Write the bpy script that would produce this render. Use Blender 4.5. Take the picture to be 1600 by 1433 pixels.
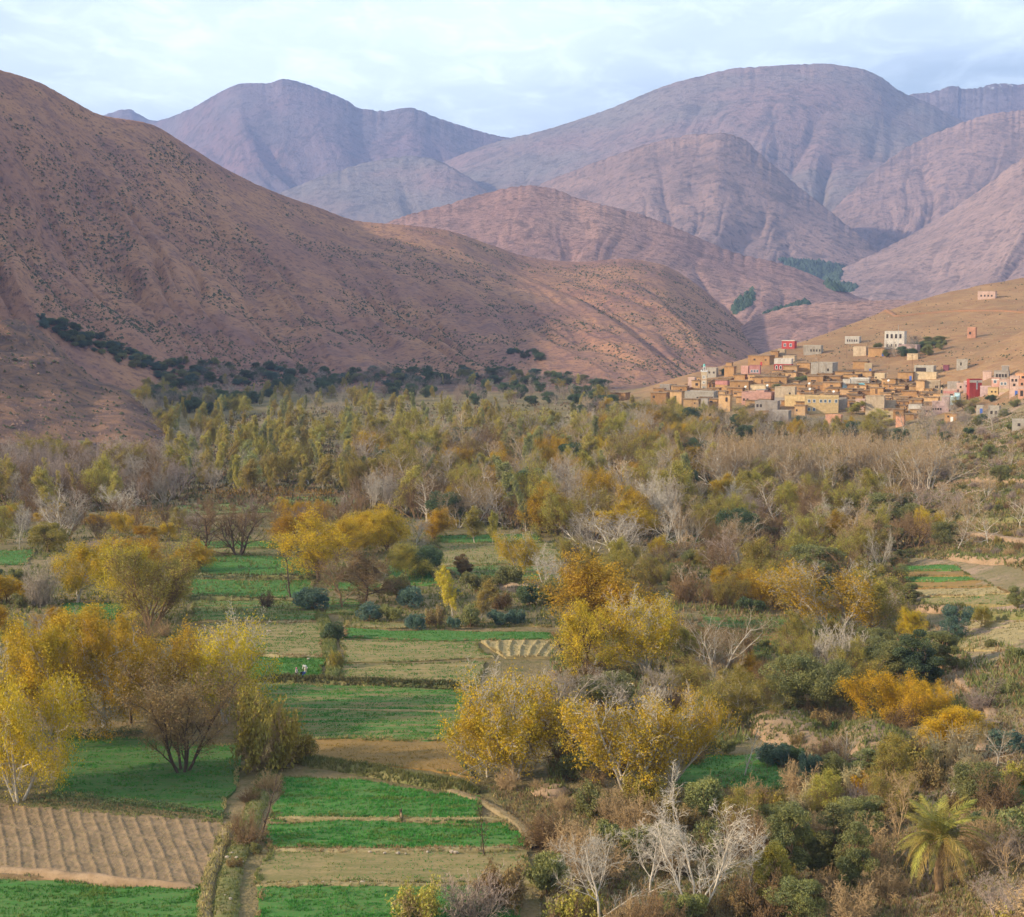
import bpy, math, random
import numpy as np
from mathutils import Vector, Matrix, Quaternion

for o in list(bpy.data.objects): bpy.data.objects.remove(o)
SC = bpy.context.scene
COL = SC.collection
R = math.radians

# ------------------------------------------------------------------ camera
F_PX, W_PX, H_PX, HOR = 2667.0, 1600.0, 1433.0, 480.0
CAMZ = 53.0
PITCH = math.atan((H_PX / 2 - HOR) / F_PX)
cam = bpy.data.cameras.new('camera')
cam.sensor_fit = 'HORIZONTAL'; cam.sensor_width = 36.0
cam.lens = F_PX / W_PX * 36.0
cam.clip_start = 1.0; cam.clip_end = 60000.0
co = bpy.data.objects.new('camera', cam); COL.objects.link(co)
co.location = (0, 0, CAMZ); co.rotation_euler = (math.pi / 2 - PITCH, 0, 0)
SC.camera = co

# ------------------------------------------------------------------ sky and sun
SUN_AZ = (-0.96, -0.28)          # horizontal direction towards the sun
SUN_EL = R(22)
world = bpy.data.worlds.new('World'); SC.world = world
world.use_nodes = True
wn, wl = world.node_tree.nodes, world.node_tree.links
wn.clear()
sky = wn.new('ShaderNodeTexSky'); sky.sky_type = 'NISHITA'; sky.sun_disc = False
sky.sun_elevation = SUN_EL
sky.sun_rotation = math.atan2(SUN_AZ[0], SUN_AZ[1])
sky.altitude = 1500; sky.air_density = 1.0; sky.dust_density = 1.2; sky.ozone_density = 1.0
tc = wn.new('ShaderNodeTexCoord')
sep = wn.new('ShaderNodeSeparateXYZ'); wl.new(tc.outputs['Generated'], sep.inputs[0])
zz = wn.new('ShaderNodeMath'); zz.operation = 'MAXIMUM'; wl.new(sep.outputs[2], zz.inputs[0]); zz.inputs[1].default_value = 0.0
za = wn.new('ShaderNodeMath'); za.operation = 'ADD'; wl.new(zz.outputs[0], za.inputs[0]); za.inputs[1].default_value = 0.10
dx = wn.new('ShaderNodeMath'); dx.operation = 'DIVIDE'; wl.new(sep.outputs[0], dx.inputs[0]); wl.new(za.outputs[0], dx.inputs[1])
dy = wn.new('ShaderNodeMath'); dy.operation = 'DIVIDE'; wl.new(sep.outputs[1], dy.inputs[0]); wl.new(za.outputs[0], dy.inputs[1])
cmb = wn.new('ShaderNodeCombineXYZ'); wl.new(dx.outputs[0], cmb.inputs[0]); wl.new(dy.outputs[0], cmb.inputs[1])
def wnoise(scale, detail, rough, sx, sy, off, dist=0.0):
    mp = wn.new('ShaderNodeMapping'); mp.inputs['Scale'].default_value = (sx, sy, 1); mp.inputs['Location'].default_value = off
    wl.new(cmb.outputs[0], mp.inputs[0])
    n = wn.new('ShaderNodeTexNoise'); n.inputs['Scale'].default_value = scale; n.inputs['Detail'].default_value = detail
    n.inputs['Roughness'].default_value = rough; n.inputs['Distortion'].default_value = dist
    wl.new(mp.outputs[0], n.inputs['Vector']); return n
def wramp(n, a, b):
    r = wn.new('ShaderNodeMapRange'); r.interpolation_type = 'SMOOTHSTEP'
    wl.new(n.outputs[0], r.inputs[0]); r.inputs[1].default_value = a; r.inputs[2].default_value = b; return r
c1 = wramp(wnoise(0.55, 5, 0.5, 1.0, 1.0, (3.1, 1.7, 0), 0.3), 0.15, 0.75)
c2 = wramp(wnoise(7.0, 8, 0.62, 1.0, 0.55, (0.4, 2.2, 0), 0.6), 0.40, 0.75)
cm = wn.new('ShaderNodeMath'); cm.operation = 'MULTIPLY_ADD'; wl.new(c2.outputs[0], cm.inputs[0]); cm.inputs[1].default_value = 0.30
wl.new(c1.outputs[0], cm.inputs[2])
cs = wn.new('ShaderNodeMath'); cs.operation = 'MULTIPLY'; wl.new(cm.outputs[0], cs.inputs[0]); cs.inputs[1].default_value = 0.74; cs.use_clamp = True
mix = wn.new('ShaderNodeMix'); mix.data_type = 'RGBA'
wl.new(cs.outputs[0], mix.inputs[0]); wl.new(sky.outputs[0], mix.inputs[6]); mix.inputs[7].default_value = (12.8, 14.6, 15.8, 1)
bg = wn.new('ShaderNodeBackground'); bg.inputs['Strength'].default_value = 0.085
wl.new(mix.outputs[2], bg.inputs[0])
wo = wn.new('ShaderNodeOutputWorld'); wl.new(bg.outputs[0], wo.inputs[0])

sun = bpy.data.lights.new('sun', 'SUN'); sun.energy = 5.0; sun.angle = R(1.5); sun.color = (1.0, 0.83, 0.60)
so = bpy.data.objects.new('sun', sun); COL.objects.link(so)
sd = Vector((SUN_AZ[0] * math.cos(SUN_EL), SUN_AZ[1] * math.cos(SUN_EL), math.sin(SUN_EL)))
so.rotation_euler = (-sd).to_track_quat('-Z', 'Y').to_euler()

vs = SC.view_settings
vs.view_transform = 'Standard'; vs.look = 'None'; vs.exposure = 0.60; vs.gamma = 1.0; vs.use_curve_mapping = False
cy = SC.cycles
cy.max_bounces = 4; cy.diffuse_bounces = 2; cy.glossy_bounces = 1; cy.transmission_bounces = 2; cy.transparent_max_bounces = 4
cy.volume_bounces = 0; cy.use_denoising = True; cy.use_adaptive_sampling = True; cy.adaptive_threshold = 0.02
cy.caustics_reflective = False; cy.caustics_refractive = False

# ------------------------------------------------------------------ numeric helpers
def _hash(i, j, s):
    h = (i.astype(np.int64) * 374761393 + j.astype(np.int64) * 668265263 + s * 1442695041) & 0xffffffff
    h = ((h ^ (h >> 13)) * 1274126177) & 0xffffffff
    h = ((h ^ (h >> 15)) * 2246822519) & 0xffffffff
    return (h ^ (h >> 16)) & 0xffffffff
def noise(x, y, s=0):
    x = np.asarray(x, float); y = np.asarray(y, float)
    xi = np.floor(x); yi = np.floor(y); fx = x - xi; fy = y - yi
    ux = fx * fx * fx * (fx * (fx * 6 - 15) + 10); uy = fy * fy * fy * (fy * (fy * 6 - 15) + 10)
    def g(a, b):
        t = _hash(xi + a, yi + b, s) * (2 * np.pi / 4294967296.0)
        return np.cos(t) * (fx - a) + np.sin(t) * (fy - b)
    n = (g(0, 0) * (1 - ux) + g(1, 0) * ux) * (1 - uy) + (g(0, 1) * (1 - ux) + g(1, 1) * ux) * uy
    return n * 1.5                       # about -1..1
def fbm(x, y, o=4, s=0, gain=0.5, lac=2.03):
    a, t = 1.0, 0.0
    for k in range(o):
        t = t + a * noise(x, y, s + k * 17); x = x * lac; y = y * lac; a *= gain
    return t
def sstep(a, b, x):
    t = np.clip((x - a) / (b - a), 0, 1); return t * t * (3 - 2 * t)
def ray(px, py):
    px = np.asarray(px, float); py = np.asarray(py, float)
    u = (px - W_PX / 2) / F_PX; v = (H_PX / 2 - py) / F_PX
    c, s = math.cos(PITCH), math.sin(PITCH)
    return u, c + v * s, -s + v * c      # x, y, z of the direction
def at(px, py, y):
    dx_, dy_, dz_ = ray(px, py); k = np.asarray(y, float) / dy_
    return dx_ * k, dy_ * k, CAMZ + dz_ * k
def px_az(px): return (np.asarray(px, float) - 800) / F_PX * 1.0

# ------------------------------------------------------------------ the lie of the land
def ridge_table(pts):
    p = np.array(pts, float); x, y, z = at(p[:, 0], p[:, 1], p[:, 2]); return x / y, y, z
HILL = ridge_table([(880, 642, 900), (1000, 613, 950), (1060, 592, 960), (1130, 573, 980), (1205, 548, 1000), (1260, 533, 1030),
                    (1340, 503, 1080), (1400, 480, 1120), (1480, 457, 1160), (1560, 441, 1180), (1600, 433, 1200), (1750, 408, 1260), (2200, 380, 1350), (3200, 380, 1400)])
HILLF = (px_az([880, 1000, 1200, 1400, 1600, 2000, 3200]), np.array([870, 800, 755, 735, 650, 560, 500.]))
SPUR = ridge_table([(1350, 622, 800), (1390, 604, 820), (1450, 583, 830), (1520, 557, 850), (1600, 517, 880), (1750, 470, 900), (2200, 430, 900), (3200, 430, 900)])
SPURF = (px_az([1350, 1450, 1600, 2200, 3200]), np.array([790, 765, 660, 450, 400.]))
LEFT = ridge_table([(-2600, -100, 760), (-1600, -60, 780), (-900, 120, 800), (-400, 330, 805), (-200, 420, 810), (0, 481, 830), (45, 496, 830), (98, 536, 820), (140, 580, 800), (190, 603, 760), (224, 631, 730), (250, 660, 700), (290, 700, 650)])
LEFTF = (px_az([-2600, -600, 0, 133, 200, 250, 290]), np.array([420, 470, 585, 600, 600, 600, 610.]))
def hump(az, y, ridge, foot, p=1.0, back=1.0):
    ra, ry, rz = ridge
    zr = np.maximum(np.interp(az, ra, rz, left=0, right=rz[-1]), 0); yr = np.interp(az, ra, ry); yf = np.interp(az, foot[0], foot[1])
    t = (y - yf) / (yr - yf)
    front = np.clip(t, 0, 1) ** p
    bk = np.clip(1 - (t - 1) * back, 0, 1); bk = bk * bk * (3 - 2 * bk)
    return zr * np.where(t < 1, front, bk)
def gz(x, y):
    x = np.asarray(x, float); y = np.asarray(y, float)
    yy = np.maximum(y, 100.0); az = x / yy
    z = 0.5 * noise(x / 70, y / 70, 3) * sstep(100, 180, y)
    wob = 1 + 0.35 * fbm(x / 50, y / 70, 5, 5, 0.6)
    h = hump(az, yy, HILL, HILLF, 1.05, 0.7) * (0.97 + 0.03 * wob)
    s = hump(az, yy, SPUR, SPURF, 1.0, 1.2)
    s = s * (0.96 + 0.04 * wob)
    azl = az
    l = hump(azl, yy, (LEFT[0], LEFT[1], np.where(LEFT[0] > -0.195, np.maximum(LEFT[2], 0), LEFT[2])), LEFTF, 0.72, 0.9)
    l = np.where(az > LEFT[0][-1], 0, l)
    l = l * (0.90 + 0.16 * fbm(x / 40 + y / 80, y / 60, 5, 8, 0.6))
    rr = 0.030 * np.minimum(yy, 600) * sstep(0.20, 0.36, az) * sstep(900, 640, yy)
    rr = rr + 0.35 * sstep(0.2, 0.3, az) * fbm(x / 22, y / 22, 3, 9)
    return z + np.maximum(np.maximum(h, s), 0) + l + rr
_DS = np.geomspace(110, 2600, 1400)
_AZ = np.linspace(-0.42, 0.42, 700)
_TAB = gz(_AZ[:, None] * _DS[None], np.broadcast_to(_DS, (700, len(_DS))))
def hits(px, py):
    px = np.atleast_1d(np.asarray(px, float)); py = np.atleast_1d(np.asarray(py, float))
    out = np.zeros((len(px), 3))
    for i0 in range(0, len(px), 512):
        a, b, c = ray(px[i0:i0 + 512], py[i0:i0 + 512])
        q = np.clip((a / b + 0.42) / 0.84 * 699, 0, 698.99); i = q.astype(int); f = (q - i)[:, None]
        G = _TAB[i] * (1 - f) + _TAB[i + 1] * f; Z = CAMZ + (c / b)[:, None] * _DS
        below = Z < G
        k = np.where(below.any(1), below.argmax(1), len(_DS) - 1); k = np.maximum(k, 1)
        r = np.arange(len(k)); d0 = Z[r, k - 1] - G[r, k - 1]; d1 = Z[r, k] - G[r, k]
        t = np.clip(d0 / np.where(np.abs(d0 - d1) < 1e-9, 1, d0 - d1), 0, 1)
        y = _DS[k - 1] + (_DS[k] - _DS[k - 1]) * t; x = a / b * y
        out[i0:i0 + 512] = np.stack([x, y, gz(x, y)], 1)
    return out
def hit(px, py): return hits([px], [py])[0]

# ------------------------------------------------------------------ mesh helpers
def raw_mesh(name, V, faces, smooth=False, fmat=None):
    """V (n,3); faces: list of int arrays, each (m,k)"""
    me = bpy.data.meshes.new(name)
    V = np.asarray(V, np.float32)
    me.vertices.add(len(V)); me.vertices.foreach_set('co', V.ravel())
    faces = [np.asarray(f, np.int32) for f in faces if len(f)]
    idx = np.concatenate([f.ravel() for f in faces]); tot = np.concatenate([np.full(len(f), f.shape[1], np.int32) for f in faces])
    me.loops.add(len(idx)); me.loops.foreach_set('vertex_index', idx)
    me.polygons.add(len(tot))
    st = np.concatenate([[0], np.cumsum(tot)[:-1]]).astype(np.int32)
    me.polygons.foreach_set('loop_start', st)
    try: me.polygons.foreach_set('loop_total', tot)
    except Exception: pass
    if fmat is not None: me.polygons.foreach_set('material_index', np.asarray(fmat, np.int32))
    me.polygons.foreach_set('use_smooth', np.full(len(tot), smooth, bool))
    me.update(calc_edges=True); me.validate()
    return me
def grid_faces(nr, nc):
    i = np.arange(nr - 1)[:, None] * nc + np.arange(nc - 1)[None, :]; i = i.ravel()
    return np.stack([i, i + 1, i + nc + 1, i + nc], 1)
_MC = {}
def link(name, me, mats=(), parent=None, **props):
    o = bpy.data.objects.new(name, me); COL.objects.link(o)
    if me is not None and mats:
        if len(me.materials) == 0:
            for m in mats: me.materials.append(m)
        else:
            if any(me.materials[k] is not m for k, m in enumerate(mats)):
                key = (me.name,) + tuple(m.name for m in mats)      # one shared copy per set of materials
                if key not in _MC:
                    c = me.copy(); _MC[key] = c
                    for k, m in enumerate(mats): c.materials[k] = m
                o.data = _MC[key]
    if parent is not None: o.parent = parent
    for k, v in props.items():
        if v is not None: o[k] = v
    return o
class MB:
    def __init__(s): s.v = []; s.f = []
    def box(s, x0, x1, y0, y1, z0, z1, tx=0.0):
        n = len(s.v)
        s.v += [(x0, y0, z0), (x1, y0, z0), (x1, y1, z0), (x0, y1, z0), (x0 + tx, y0 + tx, z1), (x1 - tx, y0 + tx, z1), (x1 - tx, y1 - tx, z1), (x0 + tx, y1 - tx, z1)]
        s.f += [(n + 3, n + 2, n + 1, n), (n + 4, n + 5, n + 6, n + 7)] + [(n + a, n + b, n + b + 4, n + a + 4) for a, b in ((0, 1), (1, 2), (2, 3), (3, 0))]
        return s
    def tube(s, pts, rad, sides=6, cap=True):
        n0 = len(s.v); pts = [Vector(p) for p in pts]
        for i, p in enumerate(pts):
            d = (pts[min(i + 1, len(pts) - 1)] - pts[max(i - 1, 0)]).normalized()
            a = d.orthogonal().normalized(); b = d.cross(a)
            for k in range(sides):
                t = 2 * math.pi * k / sides; q = p + (a * math.cos(t) + b * math.sin(t)) * rad[i]; s.v.append(tuple(q))
        for i in range(len(pts) - 1):
            for k in range(sides):
                a0 = n0 + i * sides + k; b0 = n0 + i * sides + (k + 1) % sides
                s.f.append((a0, b0, b0 + sides, a0 + sides))
        if cap:
            s.f.append(tuple(n0 + k for k in range(sides))[::-1]); e = n0 + (len(pts) - 1) * sides; s.f.append(tuple(e + k for k in range(sides)))
        return s
    def lathe(s, prof, sides=10):
        n0 = len(s.v)
        for r, z in prof:
            for k in range(sides):
                t = 2 * math.pi * k / sides; s.v.append((r * math.cos(t), r * math.sin(t), z))
        for i in range(len(prof) - 1):
            for k in range(sides):
                a = n0 + i * sides + k; b = n0 + i * sides + (k + 1) % sides; s.f.append((a, b, b + sides, a + sides))
        s.f.append(tuple(n0 + k for k in range(sides))[::-1]); e = n0 + (len(prof) - 1) * sides; s.f.append(tuple(e + k for k in range(sides)))
        return s
    def mesh(s, name, smooth=False):
        me = bpy.data.meshes.new(name); me.from_pydata(s.v, [], s.f)
        if smooth: me.polygons.foreach_set('use_smooth', np.ones(len(me.polygons), bool))
        me.update(); return me

# ------------------------------------------------------------------ materials
MATS = {}
def new_mat(name):
    m = bpy.data.materials.new(name); m.use_nodes = True; nt = m.node_tree; b = nt.nodes['Principled BSDF']
    b.inputs['Roughness'].default_value = 0.95; b.inputs['Specular IOR Level'].default_value = 0.15
    MATS[name] = m; return m, nt.nodes, nt.links, b
def coords(n, l, kind, scale=(1, 1, 1), rot=(0, 0, 0)):
    if kind == 'P': g = n.new('ShaderNodeNewGeometry'); src = g.outputs['Position']
    else: g = n.new('ShaderNodeTexCoord'); src = g.outputs['Object']
    mp = n.new('ShaderNodeMapping'); mp.vector_type = 'TEXTURE' if any(rot) else 'POINT'
    if any(rot):
        mp.vector_type = 'POINT'
    mp.inputs['Scale'].default_value = scale; mp.inputs['Rotation'].default_value = rot
    l.new(src, mp.inputs[0]); return mp.outputs[0]
def nz(n, l, vec, scale, detail=4, rough=0.55, dist=0.0):
    t = n.new('ShaderNodeTexNoise'); t.inputs['Scale'].default_value = scale; t.inputs['Detail'].default_value = detail
    t.inputs['Roughness'].default_value = rough; t.inputs['Distortion'].default_value = dist; l.new(vec, t.inputs['Vector']); return t.outputs[0]
def mrange(n, l, v, a, b, c=0.0, d=1.0, smooth=True):
    r = n.new('ShaderNodeMapRange'); r.interpolation_type = 'SMOOTHSTEP' if smooth else 'LINEAR'
    l.new(v, r.inputs[0])
    for k, q in zip((1, 2, 3, 4), (a, b, c, d)): r.inputs[k].default_value = q
    return r.outputs[0]
def mixc(n, l, f, a, b, blend='MIX'):
    m = n.new('ShaderNodeMix'); m.data_type = 'RGBA'; m.blend_type = blend
    if isinstance(f, (int, float)): m.inputs[0].default_value = f
    else: l.new(f, m.inputs[0])
    for k, q in ((6, a), (7, b)):
        if isinstance(q, tuple): m.inputs[k].default_value = (*q[:3], 1)
        else: l.new(q, m.inputs[k])
    return m.outputs[2]
def bump(n, l, b, h, strength=0.5, dist=0.1):
    u = n.new('ShaderNodeBump'); u.inputs['Strength'].default_value = strength; u.inputs['Distance'].default_value = dist
    l.new(h, u.inputs['Height']); l.new(u.outputs[0], b.inputs['Normal'])
def plain(name, c, c2=None, scale=3.0, kind='O', rough=0.9, bmp=0.0, jitter=0.0):
    m, n, l, b = new_mat(name); b.inputs['Roughness'].default_value = rough
    v = coords(n, l, kind); f = nz(n, l, v, scale, 5, 0.6)
    c2 = c2 or tuple(x * 0.7 for x in c)
    out = mixc(n, l, mrange(n, l, f, 0.35, 0.68), c, c2)
    if jitter:
        oi = n.new('ShaderNodeObjectInfo'); hs = n.new('ShaderNodeHueSaturation')
        l.new(mrange(n, l, oi.outputs['Random'], 0, 1, 1 - jitter, 1 + jitter, False), hs.inputs['Value']); l.new(out, hs.inputs['Color']); out = hs.outputs[0]
    l.new(out, b.inputs['Base Color'])
    if bmp: bump(n, l, b, f, bmp, 0.1)
    return m
def leaf_mat(name, c, c2, trans=0.35, hue=0.02, val=0.25):
    m, n, l, b = new_mat(name); b.inputs['Roughness'].default_value = 0.7
    v = coords(n, l, 'O'); f = nz(n, l, v, 0.8, 5, 0.7); f2 = nz(n, l, v, 7.0, 2, 0.5)
    out = mixc(n, l, mrange(n, l, f, 0.36, 0.64), c, c2)
    oi = n.new('ShaderNodeObjectInfo'); hs = n.new('ShaderNodeHueSaturation')
    l.new(mrange(n, l, oi.outputs['Random'], 0, 1, 0.5 - hue, 0.5 + hue, False), hs.inputs['Hue'])
    a = n.new('ShaderNodeMath'); a.operation = 'ADD'
    l.new(mrange(n, l, f2, 0.3, 0.7, 1 - val, 1 + val * 0.6, False), a.inputs[0]); l.new(mrange(n, l, oi.outputs['Random'], 0, 1, -0.15, 0.15, False), a.inputs[1])
    l.new(a.outputs[0], hs.inputs['Value']); l.new(out, hs.inputs['Color'])
    l.new(hs.outputs[0], b.inputs['Base Color'])
    t = n.new('ShaderNodeBsdfTranslucent'); l.new(hs.outputs[0], t.inputs[0])
    ms = n.new('ShaderNodeMixShader'); ms.inputs[0].default_value = trans
    l.new(b.outputs[0], ms.inputs[1]); l.new(t.outputs[0], ms.inputs[2])
    l.new(ms.outputs[0], n['Material Output'].inputs[0]); return m

LEAFC = {'yellow': (0.62, 0.40, 0.025), 'gold': (0.58, 0.35, 0.025), 'bright': (0.72, 0.52, 0.05), 'amber': (0.74, 0.44, 0.018), 'orange': (0.60, 0.35, 0.02), 'olive': (0.27, 0.255, 0.08), 'yolive': (0.42, 0.33, 0.06), 'poplar': (0.52, 0.39, 0.085), 'poplarg': (0.38, 0.35, 0.115), 'dark': (0.125, 0.16, 0.065), 'blue': (0.13, 0.19, 0.12), 'brown': (0.31, 0.20, 0.075), 'straw': (0.55, 0.42, 0.20)}
LEAF = {k: leaf_mat('leaf_' + k, LEAFC[k], tuple(q * 0.72 for q in LEAFC[k]), 0.25, 0.012) for k in ('dark', 'orange', 'blue')}
BARKS = {
 'pale': (0.50, 0.43, 0.34), 'grey': (0.37, 0.305, 0.235), 'tan': (0.43, 0.29, 0.145), 'brown': (0.24, 0.15, 0.075), 'dark': (0.095, 0.065, 0.045), 'mauve': (0.35, 0.265, 0.21)}
BKEYS = list(BARKS)
BARK = {k: plain('bark_' + k, c, tuple(q * 0.7 for q in c), 2.0, jitter=0.15) for k, c in BARKS.items()}
# one bark, one twig and one leaf material shared by all trees; the species colour is the object's own colour
def species_bark(name, from_alpha):
    m, n, l, b = new_mat(name); v = coords(n, l, 'O'); f = nz(n, l, v, 2.0, 4, 0.6); oi = n.new('ShaderNodeObjectInfo')
    if from_alpha:
        rp_ = n.new('ShaderNodeValToRGB'); rp_.color_ramp.interpolation = 'CONSTANT'; el = rp_.color_ramp.elements
        while len(el) < len(BKEYS): el.new(0.5)
        for k, nm in enumerate(BKEYS): el[k].position = k / len(BKEYS); el[k].color = (*BARKS[nm], 1)
        l.new(oi.outputs['Alpha'], rp_.inputs[0]); c = rp_.outputs[0]
    else: c = oi.outputs['Color']
    hs = n.new('ShaderNodeHueSaturation'); l.new(c, hs.inputs['Color']); a = n.new('ShaderNodeMath'); a.operation = 'MULTIPLY'
    l.new(mrange(n, l, f, 0.35, 0.68, 1.0, 0.7), a.inputs[0]); l.new(mrange(n, l, oi.outputs['Random'], 0, 1, 0.83, 1.17, False), a.inputs[1]); l.new(a.outputs[0], hs.inputs['Value'])
    l.new(hs.outputs[0], b.inputs['Base Color']); return m
def species_leaf():
    m, n, l, b = new_mat('leaves'); b.inputs['Roughness'].default_value = 0.7
    v = coords(n, l, 'O'); f = nz(n, l, v, 0.8, 5, 0.7); f2 = nz(n, l, v, 7.0, 2, 0.5); oi = n.new('ShaderNodeObjectInfo'); c = oi.outputs['Color']
    d = mixc(n, l, 1.0, c, (0.64, 0.74, 1.0), 'MULTIPLY'); out = mixc(n, l, mrange(n, l, f, 0.36, 0.64), c, d); hs = n.new('ShaderNodeHueSaturation')
    l.new(mrange(n, l, oi.outputs['Random'], 0, 1, 0.488, 0.512, False), hs.inputs['Hue']); a = n.new('ShaderNodeMath'); a.operation = 'ADD'
    l.new(mrange(n, l, f2, 0.3, 0.7, 0.75, 1.15, False), a.inputs[0]); l.new(mrange(n, l, oi.outputs['Random'], 0, 1, -0.15, 0.15, False), a.inputs[1])
    l.new(a.outputs[0], hs.inputs['Value']); l.new(out, hs.inputs['Color']); l.new(hs.outputs[0], b.inputs['Base Color'])
    t = n.new('ShaderNodeBsdfTranslucent'); l.new(hs.outputs[0], t.inputs[0]); ms = n.new('ShaderNodeMixShader'); ms.inputs[0].default_value = 0.27
    l.new(b.outputs[0], ms.inputs[1]); l.new(t.outputs[0], ms.inputs[2]); l.new(ms.outputs[0], n['Material Output'].inputs[0]); return m
M_BARK, M_TWIG, M_LEAF = species_bark('bark', False), species_bark('twigs', True), species_leaf()
# ------------------------------------------------------------------ ground sheet
def ground_material():
    m, n, l, b = new_mat('valley_ground')
    v = coords(n, l, 'P')
    f1 = nz(n, l, v, 0.045, 6, 0.6); f2 = nz(n, l, v, 0.5, 5, 0.65); f3 = nz(n, l, v, 2.5, 3, 0.6)
    grass = mixc(n, l, mrange(n, l, f1, 0.38, 0.62), (0.17, 0.135, 0.06), (0.26, 0.19, 0.095))
    grass = mixc(n, l, mrange(n, l, f2, 0.46, 0.74), grass, (0.10, 0.105, 0.035))
    va = coords(n, l, 'P', (1, 1, 2.5)); h1 = nz(n, l, va, 0.03, 7, 0.62); 
    tan = mixc(n, l, mrange(n, l, h1, 0.36, 0.64), (0.38, 0.22, 0.105), (0.28, 0.17, 0.085))
    tan = mixc(n, l, mrange(n, l, f2, 0.47, 0.72, 0, 0.75), tan, (0.24, 0.16, 0.085))
    rk = nz(n, l, va, 0.12, 7, 0.7, 0.5)
    tan = mixc(n, l, mrange(n, l, rk, 0.47, 0.62, 0, 0.75), tan, (0.29, 0.15, 0.075))
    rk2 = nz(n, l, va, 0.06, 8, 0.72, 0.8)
    red = mixc(n, l, mrange(n, l, rk2, 0.40, 0.60), (0.25, 0.135, 0.08), (0.12, 0.075, 0.065))  # rock colour darkened in place of the shade the left spur lacks
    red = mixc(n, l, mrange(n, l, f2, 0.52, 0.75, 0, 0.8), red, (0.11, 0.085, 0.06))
    bank = mixc(n, l, mrange(n, l, f1, 0.36, 0.62), (0.40, 0.27, 0.19), (0.23, 0.18, 0.09))
    bank = mixc(n, l, mrange(n, l, f2, 0.46, 0.70), bank, (0.17, 0.155, 0.06))
    def attr(nm):
        a = n.new('ShaderNodeAttribute'); a.attribute_name = nm; return a.outputs['Fac']
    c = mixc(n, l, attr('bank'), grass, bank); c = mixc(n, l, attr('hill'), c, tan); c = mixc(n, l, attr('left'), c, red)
    l.new(c, b.inputs['Base Color']); bb = n.new('ShaderNodeMath'); bb.operation = 'MULTIPLY_ADD'; l.new(rk2, bb.inputs[0]); bb.inputs[1].default_value = 5.0; l.new(f3, bb.inputs[2])
    bump(n, l, b, bb.outputs[0], 0.8, 0.5); return m
us = np.concatenate([np.linspace(-60, -1.2, 26)[:-1], np.linspace(-1.2, -0.46, 40)[:-1], np.linspace(-0.46, 0.46, 190), np.linspace(0.46, 1.2, 40)[1:], np.linspace(1.2, 60, 26)[1:]])
ys = np.concatenate([np.linspace(-400, 120, 16)[:-1], np.geomspace(120, 1500, 210), np.geomspace(1500, 15500, 40)[1:]])
U, Y = np.meshgrid(us, ys)
X = np.clip(U * np.maximum(Y, 140), -15500, 15500)
# keep the outermost columns distinct when clipped
X = X + np.linspace(-40, 40, len(us))[None, :] * (np.abs(X) >= 15500)
Z = gz(X, Y)
Z = np.where(Y > 1700, np.minimum(Z, 0.0), Z)
me = raw_mesh('ground', np.stack([X, Y, Z], -1).reshape(-1, 3), [grid_faces(len(ys), len(us))], True)
YY = np.maximum(Y, 100); AZ = X / YY
hl = np.maximum(hump(AZ, YY, HILL, HILLF, 1.05, 0.7), hump(AZ, YY, SPUR, SPURF, 1.0, 1.2))
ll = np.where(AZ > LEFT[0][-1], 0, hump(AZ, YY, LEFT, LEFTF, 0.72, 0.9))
wv = fbm(X / 30, Y / 30, 3, 21)
def attr_set(nm, arr):
    a = me.attributes.new(nm, 'FLOAT', 'POINT'); a.data.foreach_set('value', np.clip(arr, 0, 1).ravel().astype(np.float32))
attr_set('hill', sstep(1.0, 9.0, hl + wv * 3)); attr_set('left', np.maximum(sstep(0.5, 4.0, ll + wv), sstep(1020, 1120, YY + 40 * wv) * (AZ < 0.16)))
attr_set('bank', sstep(0.20, 0.27, AZ + wv * 0.03) * sstep(900, 700, YY))
link('ground', me, [ground_material()], kind='structure', label='broad valley floor of rough grass and bare earth, rising to hillsides')

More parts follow.
